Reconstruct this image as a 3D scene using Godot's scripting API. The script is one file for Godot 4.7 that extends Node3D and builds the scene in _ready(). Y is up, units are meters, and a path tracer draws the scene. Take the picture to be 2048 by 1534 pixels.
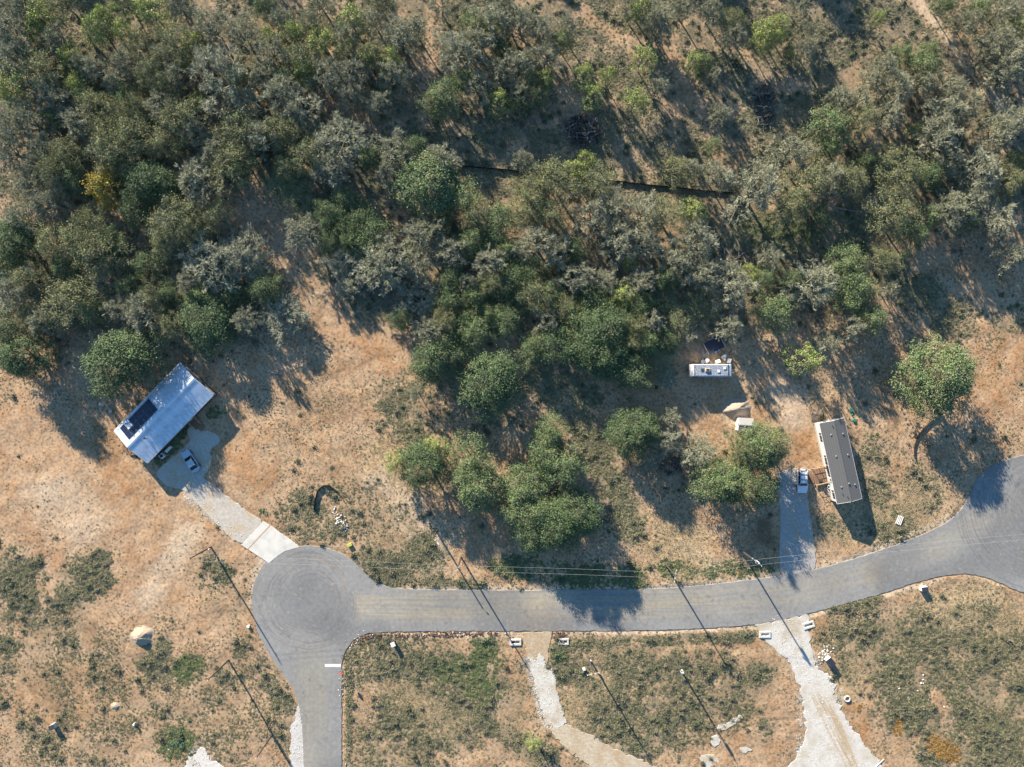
extends Node3D
# Half-built lots beside a cul-de-sac in scrub woodland, late in the day. Plan: x to the right (east), z towards the foot of the
# photograph (south), metres, with the origin on the ground under the drone.

const UP := Vector3.UP
var rng := RandomNumberGenerator.new()
var taken := {}
var m := {}


class Mb:
	var v := PackedVector3Array()
	var c := PackedColorArray()
	var col := Color(1, 1, 1)

	func tri(a: Vector3, b: Vector3, d: Vector3) -> void:
		v.push_back(a); v.push_back(b); v.push_back(d)
		c.push_back(col); c.push_back(col); c.push_back(col)

	func quad(a: Vector3, b: Vector3, d: Vector3, e: Vector3) -> void:
		tri(a, b, d)
		tri(a, d, e)

	func ctri(a: Vector3, b: Vector3, d: Vector3, o: Vector3) -> void:
		if (b - a).cross(d - a).dot((a + b + d) / 3.0 - o) > 0.0:
			tri(a, d, b)
		else:
			tri(a, b, d)

	func cquad(a: Vector3, b: Vector3, d: Vector3, e: Vector3, o: Vector3) -> void:
		ctri(a, b, d, o)
		ctri(a, d, e, o)

	# a box with chamfered edges
	func box(at: Vector3, size: Vector3, basis := Basis(), chamfer := 0.0) -> void:
		var h := size / 2.0
		var k := minf(chamfer, minf(h.x, minf(h.y, h.z)) * 0.9)
		var p := {}
		for sx in [-1, 1]:
			for sy in [-1, 1]:
				for sz in [-1, 1]:
					for ax in 3:
						var q := Vector3(sx * (h.x - k), sy * (h.y - k), sz * (h.z - k))
						q[ax] = [sx, sy, sz][ax] * h[ax]
						p[[sx, sy, sz, ax]] = at + basis * q
		for ax in 3:
			for s in [-1, 1]:
				var f := []
				for t in [[-1, -1], [1, -1], [1, 1], [-1, 1]]:
					var key := [0, 0, 0, ax]
					key[ax] = s; key[(ax + 1) % 3] = t[0]; key[(ax + 2) % 3] = t[1]
					f.append(p[key])
				cquad(f[0], f[1], f[2], f[3], at)
		if k <= 0.0:
			return
		for ax in 3:
			for s in [-1, 1]:
				for t in [-1, 1]:
					var f := []
					for w in [[-1, 0], [1, 0], [1, 1], [-1, 1]]:
						var key := [0, 0, 0, (ax + 1 + w[1]) % 3]
						key[ax] = w[0]; key[(ax + 1) % 3] = s; key[(ax + 2) % 3] = t
						f.append(p[key])
					cquad(f[0], f[1], f[2], f[3], at)
		for sx in [-1, 1]:
			for sy in [-1, 1]:
				for sz in [-1, 1]:
					ctri(p[[sx, sy, sz, 0]], p[[sx, sy, sz, 1]], p[[sx, sy, sz, 2]], at)

	func tube(pts: Array, radii: Array, sides := 6, caps := true) -> void:
		var rings := []
		for i in pts.size():
			var d: Vector3 = (pts[mini(i + 1, pts.size() - 1)] - pts[maxi(i - 1, 0)]).normalized()
			var u := d.cross(Vector3(0.31, 0.2, 0.93) if absf(d.z) < 0.9 else Vector3(1, 0.1, 0)).normalized()
			var w := d.cross(u)
			var r := []
			for k in sides:
				var a := TAU * k / sides
				r.append(pts[i] + (u * cos(a) + w * sin(a)) * radii[i])
			rings.append(r)
		for i in pts.size() - 1:
			var o: Vector3 = (pts[i] + pts[i + 1]) / 2.0
			for k in sides:
				cquad(rings[i][k], rings[i][(k + 1) % sides], rings[i + 1][(k + 1) % sides], rings[i + 1][k], o)
		if caps:
			for e in [0, pts.size() - 1]:
				var inner: Vector3 = pts[1] if e == 0 else pts[e - 1]
				for k in range(1, sides - 1):
					ctri(rings[e][0], rings[e][k], rings[e][k + 1], inner)

	# rings of equal length joined along a body, ends closed
	func loft(rings: Array) -> void:
		var mids := []
		for r in rings:
			var o := Vector3.ZERO
			for q in r:
				o += q
			mids.append(o / r.size())
		for i in rings.size() - 1:
			var o: Vector3 = (mids[i] + mids[i + 1]) / 2.0
			var n: int = rings[i].size()
			for k in n:
				cquad(rings[i][k], rings[i][(k + 1) % n], rings[i + 1][(k + 1) % n], rings[i + 1][k], o)
		for e in [0, rings.size() - 1]:
			var inner: Vector3 = mids[1] if e == 0 else mids[e - 1]
			for k in range(1, rings[e].size() - 1):
				ctri(rings[e][0], rings[e][k], rings[e][k + 1], inner)

	# a thin strip from a to b, for twigs
	func strip(a: Vector3, b: Vector3, w0: float, w1: float, side: Vector3) -> void:
		var s := (b - a).cross(side).normalized()
		quad(a - s * w0, b - s * w1, b + s * w1, a + s * w0)

	func leaf(at: Vector3, along: Vector3, across: Vector3) -> void:
		quad(at - along, at + across, at + along, at - across)

	func mesh() -> ArrayMesh:
		var a := []
		a.resize(Mesh.ARRAY_MAX)
		a[Mesh.ARRAY_VERTEX] = v
		a[Mesh.ARRAY_COLOR] = c
		var r := ArrayMesh.new()
		r.add_surface_from_arrays(Mesh.PRIMITIVE_TRIANGLES, a)
		return r


# ---------------------------------------------------------------- naming and materials
func numbered(called: String) -> String:
	var n: int = taken.get(called, 0)
	taken[called] = n + 1
	return called if n == 0 else "%s_%03d" % [called, n]


func tag(o: Node3D, label: String, category := "", group := "", kind := "") -> Node3D:
	if label: o.set_meta("label", label)
	if category: o.set_meta("category", category)
	if group: o.set_meta("group", group)
	if kind: o.set_meta("kind", kind)
	return o


func thing(called: String, label: String, category: String, at := Vector3.ZERO, turn := 0.0, group := "") -> Node3D:
	var o := Node3D.new()
	o.name = numbered(called)
	add_child(o, true)
	o.position = at
	o.rotation.y = turn
	return tag(o, label, category, group)


func put(parent: Node, called: String, mesh, mat: Material, at := Vector3.ZERO, basis := Basis()) -> MeshInstance3D:
	var o := MeshInstance3D.new()
	o.name = numbered(called) if parent == self else called
	o.mesh = mesh.mesh() if mesh is Mb else mesh
	o.material_override = mat
	o.transform = Transform3D(basis, at)
	parent.add_child(o, true)
	return o


func structure(called: String, mesh, mat: Material) -> MeshInstance3D:
	var o := put(self, called, mesh, mat)
	o.set_meta("kind", "structure")
	return o


func paint_of(r: float, g: float, b: float, rough := 0.8, metal := 0.0) -> StandardMaterial3D:
	var s := StandardMaterial3D.new()
	s.albedo_color = Color(r, g, b).linear_to_srgb()
	s.roughness = rough
	s.metallic = metal
	return s


func grain(freq: float, lo: float, hi: float, size := 256, octaves := 4) -> NoiseTexture2D:
	var n := FastNoiseLite.new()
	n.noise_type = FastNoiseLite.TYPE_SIMPLEX_SMOOTH
	n.seed = int(freq * 7919.0) + size
	n.frequency = freq
	n.fractal_octaves = octaves
	var t := NoiseTexture2D.new()
	t.width = size
	t.height = size
	t.seamless = true
	t.noise = n
	var ramp := Gradient.new()
	ramp.set_color(0, Color(lo, lo, lo))
	ramp.set_color(1, Color(hi, hi, hi))
	t.color_ramp = ramp
	return t


func textured(s: StandardMaterial3D, t: Texture2D, scale: float) -> StandardMaterial3D:
	s.albedo_texture = t
	s.uv1_triplanar = true
	s.uv1_scale = Vector3.ONE * scale
	return s


func tinted(rough := 0.85) -> StandardMaterial3D:
	var s := StandardMaterial3D.new()
	s.albedo_color = Color.WHITE
	s.vertex_color_use_as_albedo = true
	s.roughness = rough
	s.cull_mode = BaseMaterial3D.CULL_DISABLED
	return s


# ---------------------------------------------------------------- the ground's fields, on a fine grid
const X0 := -106.0
const Z0 := -82.0
const CELL := 0.35
const NX := 607
const NZ := 470
var field := {}
var ground_y := PackedFloat32Array()
var wob := FastNoiseLite.new()
var fine := FastNoiseLite.new()


func at_cell(x: float, z: float) -> int:
	return clampi(roundi((x - X0) / CELL), 0, NX - 1) + NX * clampi(roundi((z - Z0) / CELL), 0, NZ - 1)


func spread(layer: String, strength: float, radius: float, pts: Array) -> void:
	if not field.has(layer):
		var fresh := PackedFloat32Array()
		fresh.resize(NX * NZ)
		field[layer] = fresh
	var f: PackedFloat32Array = field[layer]
	var n := pts.size() / 2
	for s in maxi(1, n - 1):
		var a := Vector2(pts[s * 2], pts[s * 2 + 1])
		var b := Vector2(pts[s * 2 + 2], pts[s * 2 + 3]) if n > 1 else a
		var ab := b - a
		var ll := maxf(ab.length_squared(), 1e-6)
		var i0 := maxi(0, int((minf(a.x, b.x) - radius * 1.7 - X0) / CELL))
		var i1 := mini(NX - 1, int((maxf(a.x, b.x) + radius * 1.7 - X0) / CELL) + 1)
		var j0 := maxi(0, int((minf(a.y, b.y) - radius * 1.7 - Z0) / CELL))
		var j1 := mini(NZ - 1, int((maxf(a.y, b.y) + radius * 1.7 - Z0) / CELL) + 1)
		for j in range(j0, j1 + 1):
			for i in range(i0, i1 + 1):
				var p := Vector2(X0 + i * CELL, Z0 + j * CELL)
				var d := p.distance_to(a + ab * clampf((p - a).dot(ab) / ll, 0.0, 1.0)) / radius
				if d < 1.7:
					d += 0.5 * wob.get_noise_2d(p.x * 2.2, p.y * 2.2) + 0.25 * fine.get_noise_2d(p.x * 1.5, p.y * 1.5)
					var v := strength * (1.0 - smoothstep(0.35, 1.3, d))
					var k := i + NX * j
					if v > f[k]:
						f[k] = v
	field[layer] = f


func raster(poly: PackedVector2Array) -> void:
	var f: PackedFloat32Array = field["sheet"]
	var lo := poly[0]
	var hi := poly[0]
	for p in poly:
		lo = lo.min(p)
		hi = hi.max(p)
	for j in range(maxi(0, int((lo.y - Z0) / CELL)), mini(NZ, int((hi.y - Z0) / CELL) + 2)):
		for i in range(maxi(0, int((lo.x - X0) / CELL)), mini(NX, int((hi.x - X0) / CELL) + 2)):
			if Geometry2D.is_point_in_polygon(Vector2(X0 + i * CELL, Z0 + j * CELL), poly):
				f[i + NX * j] = 1.0
	field["sheet"] = f


func outline(pts: Array, rough := 0.0, step := 1.0) -> PackedVector2Array:
	var r := PackedVector2Array()
	var n := pts.size() / 2
	for k in n:
		var a := Vector2(pts[k * 2], pts[k * 2 + 1])
		var b := Vector2(pts[(k * 2 + 2) % pts.size()], pts[(k * 2 + 3) % pts.size()])
		var parts := maxi(1, int(a.distance_to(b) / step)) if rough > 0.0 else 1
		for s in parts:
			var p := a.lerp(b, float(s) / parts)
			if rough > 0.0:
				p += Vector2(fine.get_noise_2d(p.x * 6.0, p.y * 6.0), fine.get_noise_2d(p.x * 6.0 + 50.0, p.y * 6.0)) * rough * 0.9
				p += Vector2(wob.get_noise_2d(p.x * 9.0, p.y * 9.0), wob.get_noise_2d(p.x * 9.0 + 400.0, p.y * 9.0)) * rough * 1.6
			r.push_back(p)
	return r


# smooths a coarse outline by cutting its corners
func rounded(poly: PackedVector2Array, times := 2) -> PackedVector2Array:
	for t in times:
		var r := PackedVector2Array()
		for k in poly.size():
			var a := poly[k]
			var b := poly[(k + 1) % poly.size()]
			r.push_back(a.lerp(b, 0.25))
			r.push_back(a.lerp(b, 0.75))
		poly = r
	return poly


func ground_at(x: float, z: float) -> float:
	return ground_y[at_cell(x, z)]


# a sheet laid on the ground: the outline filled with small cells, coloured point by point, with a skirt down its rim
func sheet(poly: PackedVector2Array, cell: float, y: float, tone: Callable, skirt := 0.12, bumps := 0.0) -> Mb:
	var b := Mb.new()
	var lo := poly[0]
	var hi := poly[0]
	for p in poly:
		lo = lo.min(p)
		hi = hi.max(p)
	lo = lo.max(Vector2(-135, -110))
	hi = hi.min(Vector2(135, 110))
	var nx := int((hi.x - lo.x) / cell) + 2
	var nz := int((hi.y - lo.y) / cell) + 2
	var inside := PackedByteArray()
	inside.resize((nx + 1) * (nz + 1))
	var tones := PackedColorArray()
	tones.resize((nx + 1) * (nz + 1))
	for j in nz + 1:
		for i in nx + 1:
			var p := lo + Vector2(i, j) * cell
			if Geometry2D.is_point_in_polygon(p, poly):
				inside[i + (nx + 1) * j] = 1
				tones[i + (nx + 1) * j] = tone.call(p)
	for j in nz:
		for i in nx:
			var k := i + (nx + 1) * j
			var q := [k, k + 1, k + nx + 2, k + nx + 1]
			var sum := 0
			for e in q:
				sum += inside[e]
			if sum == 0:
				continue
			var p := lo + Vector2(i, j) * cell
			if sum == 4:
				var w := []
				for o in [Vector2(0, 0), Vector2(cell, 0), Vector2(cell, cell), Vector2(0, cell)]:
					var s: Vector2 = p + o
					w.append(Vector3(s.x, y + (bumps * wob.get_noise_2d(s.x * 14.0, s.y * 14.0) if bumps > 0.0 else 0.0), s.y))
				for e in [0, 1, 2, 0, 2, 3]:
					b.v.push_back(w[e])
					b.c.push_back(tones[q[e]])
				continue
			for piece in Geometry2D.intersect_polygons(poly, PackedVector2Array([p, p + Vector2(cell, 0), p + Vector2(cell, cell), p + Vector2(0, cell)])):
				b.col = tone.call(p + Vector2(cell, cell) / 2.0)
				var ids := Geometry2D.triangulate_polygon(piece)
				for t in ids.size() / 3:
					var a := Vector3(piece[ids[t * 3]].x, y, piece[ids[t * 3]].y)
					b.ctri(a, Vector3(piece[ids[t * 3 + 1]].x, y, piece[ids[t * 3 + 1]].y), Vector3(piece[ids[t * 3 + 2]].x, y, piece[ids[t * 3 + 2]].y), a - UP)
	if skirt > 0.0:
		for k in poly.size():
			var a := poly[k]
			var e := poly[(k + 1) % poly.size()]
			var o := (a + e) / 2.0
			var n := (e - a).orthogonal().normalized() * 0.05
			if Geometry2D.is_point_in_polygon(o + n, poly):
				n = -n
			b.col = tone.call(o - n)
			b.cquad(Vector3(a.x, y, a.y), Vector3(e.x, y, e.y), Vector3(e.x + n.x, y - skirt, e.y + n.y), Vector3(a.x + n.x, y - skirt, a.y + n.y), Vector3(o.x - n.x * 9.0, y - skirt, o.y - n.y * 9.0))
	return b


# ---------------------------------------------------------------- trees
func make_tree(kind: String, which: int) -> Array:
	rng.seed = hash(kind) % 100000 + which * 31
	var look: Dictionary = LOOKS[kind]
	var R := 4.0
	var H := 9.0
	var wood := Mb.new()
	var crown := Mb.new()
	var bark: Color = look.bark
	wood.col = bark * 0.72
	var lean := Vector3(rng.randf_range(-0.4, 0.4), 0, rng.randf_range(-0.4, 0.4))
	var fork := Vector3(lean.x, H * rng.randf_range(0.27, 0.36), lean.z)
	wood.tube([Vector3(0, -0.2, 0), Vector3(lean.x * 0.3, H * 0.14, lean.z * 0.3), fork], [0.27, 0.2, 0.17], 6)
	var lobe := FastNoiseLite.new()
	lobe.seed = which * 13 + int(R)
	lobe.frequency = 0.55
	var limbs := []
	var nl: int = rng.randi_range(5, 7)
	for k in nl + 1:
		var a := TAU * (k + rng.randf_range(-0.3, 0.3)) / nl
		var reach := R * rng.randf_range(0.5, 0.68)
		var e := Vector3(cos(a) * reach, H * rng.randf_range(0.62, 0.8), sin(a) * reach)
		if k == nl:
			e = Vector3(lean.x * 2.0, H * 0.86, lean.z * 2.0)
		var mid := fork.lerp(e, 0.5) + Vector3(rng.randf_range(-0.3, 0.3), rng.randf_range(-0.5, 0.3), rng.randf_range(-0.3, 0.3))
		limbs.append([fork, fork.lerp(mid, 0.5) + Vector3(0, -0.1, 0), mid, mid.lerp(e, 0.5) + Vector3(rng.randf_range(-0.2, 0.2), 0.1, rng.randf_range(-0.2, 0.2)), e])
		wood.tube(limbs[k], [0.14, 0.115, 0.095, 0.07, 0.04], 5, false)
	var grow := 2.3 if which > 10 else 1.0
	for i in int(look.clusters * grow):
		var a := rng.randf() * TAU
		var far := sqrt(rng.randf())
		var edge := R * (1.0 + (0.35 if which > 10 else 0.85) * lobe.get_noise_2d(cos(a) * 2.0, sin(a) * 2.0 + which * 3.0)) * 0.93
		var top: float = look.top - look.dome * far * far + 0.22 * lobe.get_noise_2d(cos(a) * far * 4.0 + 9.0, sin(a) * far * 4.0)
		var y := H * (top - (rng.randf() * 0.06 if rng.randf() < 0.7 else rng.randf() * 0.3))
		var p := Vector3(cos(a) * far * edge, y, sin(a) * far * edge)
		var best: Array = limbs[0]
		var near := 1e9
		for l in limbs:
			for t in [2, 3, 4]:
				var d: float = p.distance_to(l[t]) + (1.0 if l[t].y > p.y + 0.5 else 0.0)
				if d < near:
					near = d
					best = [l[t - 1].lerp(l[t], rng.randf())]
		var root: Vector3 = best[0]
		var bend := root.lerp(p, 0.55) + Vector3(rng.randf_range(-0.25, 0.25), rng.randf_range(-0.1, 0.3), rng.randf_range(-0.25, 0.25))
		wood.col = bark * rng.randf_range(0.65, 1.0)
		wood.tube([root, bend, p], [0.05, 0.035, 0.02], 3, false)
		var out := ((p - root).normalized() + (p - Vector3(0, H * 0.4, 0)).normalized() * 0.8 + Vector3(0, 0.15, 0)).normalized()
		var shade := rng.randf_range(0.84, 1.16)
		for t in int(look.twigs):
			var from := bend.lerp(p, rng.randf_range(0.3, 1.0))
			var d := (out + Vector3(rng.randfn(), rng.randfn() * 0.7, rng.randfn()) * 0.55).normalized()
			var to: Vector3 = from + d * rng.randf_range(0.55, 1.0) * float(look.reach)
			crown.col = bark * (shade * rng.randf_range(0.8, 1.25))
			crown.strip(from, to, 0.034, 0.018, Vector3(rng.randfn(), rng.randfn(), rng.randfn()))
			for s in int(look.side):
				var g := from.lerp(to, rng.randf_range(0.25, 1.0))
				var d2 := (d + Vector3(rng.randfn(), rng.randfn(), rng.randfn()) * 0.6).normalized()
				crown.strip(g, g + d2 * rng.randf_range(0.25, 0.55) * float(look.reach), 0.027, 0.012, Vector3(rng.randfn(), rng.randfn(), rng.randfn()))
		var hues: Array = look.leaf
		var size: float = look.size * (0.84 if which > 10 else 1.0)
		var cr: float = look.spread * (0.78 if which > 10 else 1.0) * rng.randf_range(0.75, 1.2)
		var hue: Color = hues[rng.randi() % hues.size()]
		for t in int(look.leaves):
			var q := Vector3(rng.randfn(), rng.randfn() * 0.62, rng.randfn()) * cr * 0.5
			var n := (q.normalized() * 0.8 + Vector3(rng.randfn(), rng.randfn() + 0.7, rng.randfn()) * 0.6).normalized()
			var u := n.cross(Vector3(rng.randfn(), rng.randfn(), rng.randfn())).normalized()
			var s := size * rng.randf_range(0.6, 1.35)
			crown.col = hue * (shade * rng.randf_range(0.7, 1.3))
			crown.leaf(p + q + out * cr * 0.25, u * s, n.cross(u) * s * 0.55)
	return [wood.mesh(), crown.mesh()]


const LOOKS := {
	"bare_tree": {"clusters": 125, "twigs": 8, "side": 6, "reach": 0.84, "leaves": 0, "size": 0.1, "spread": 1.0, "top": 0.98, "dome": 0.5, "bark": Color(0.28, 0.288, 0.2), "leaf": [Color(0.2, 0.2, 0.1)]},
	"budding_tree": {"clusters": 112, "twigs": 6, "side": 3, "reach": 0.85, "leaves": 44, "size": 0.092, "spread": 1.0, "top": 0.99, "dome": 0.4, "bark": Color(0.2, 0.205, 0.13), "leaf": [Color(0.195, 0.22, 0.085), Color(0.165, 0.205, 0.085), Color(0.235, 0.22, 0.08), Color(0.185, 0.22, 0.105)]},
	"young_tree": {"clusters": 62, "twigs": 5, "side": 3, "reach": 1.0, "leaves": 46, "size": 0.16, "spread": 0.95, "top": 0.99, "dome": 0.45, "bark": Color(0.25, 0.24, 0.19), "leaf": [Color(0.24, 0.31, 0.075), Color(0.29, 0.34, 0.085), Color(0.19, 0.26, 0.075)]},
	"leafy_tree": {"clusters": 108, "twigs": 2, "side": 2, "reach": 1.0, "leaves": 66, "size": 0.122, "spread": 1.05, "top": 0.98, "dome": 0.45, "bark": Color(0.22, 0.2, 0.16), "leaf": [Color(0.115, 0.18, 0.07), Color(0.145, 0.21, 0.078), Color(0.098, 0.157, 0.068), Color(0.165, 0.19, 0.077)]},
	"live_oak": {"clusters": 120, "twigs": 1, "side": 1, "reach": 0.9, "leaves": 66, "size": 0.116, "spread": 1.05, "top": 0.98, "dome": 0.48, "bark": Color(0.16, 0.145, 0.12), "leaf": [Color(0.078, 0.132, 0.053), Color(0.102, 0.163, 0.064), Color(0.062, 0.104, 0.047), Color(0.116, 0.146, 0.061)]},
	"autumn_tree": {"clusters": 60, "twigs": 4, "side": 2, "reach": 1.0, "leaves": 36, "size": 0.16, "spread": 0.95, "top": 0.99, "dome": 0.42, "bark": Color(0.2, 0.17, 0.12), "leaf": [Color(0.44, 0.34, 0.04), Color(0.4, 0.29, 0.03), Color(0.33, 0.3, 0.06)]},
}
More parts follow.
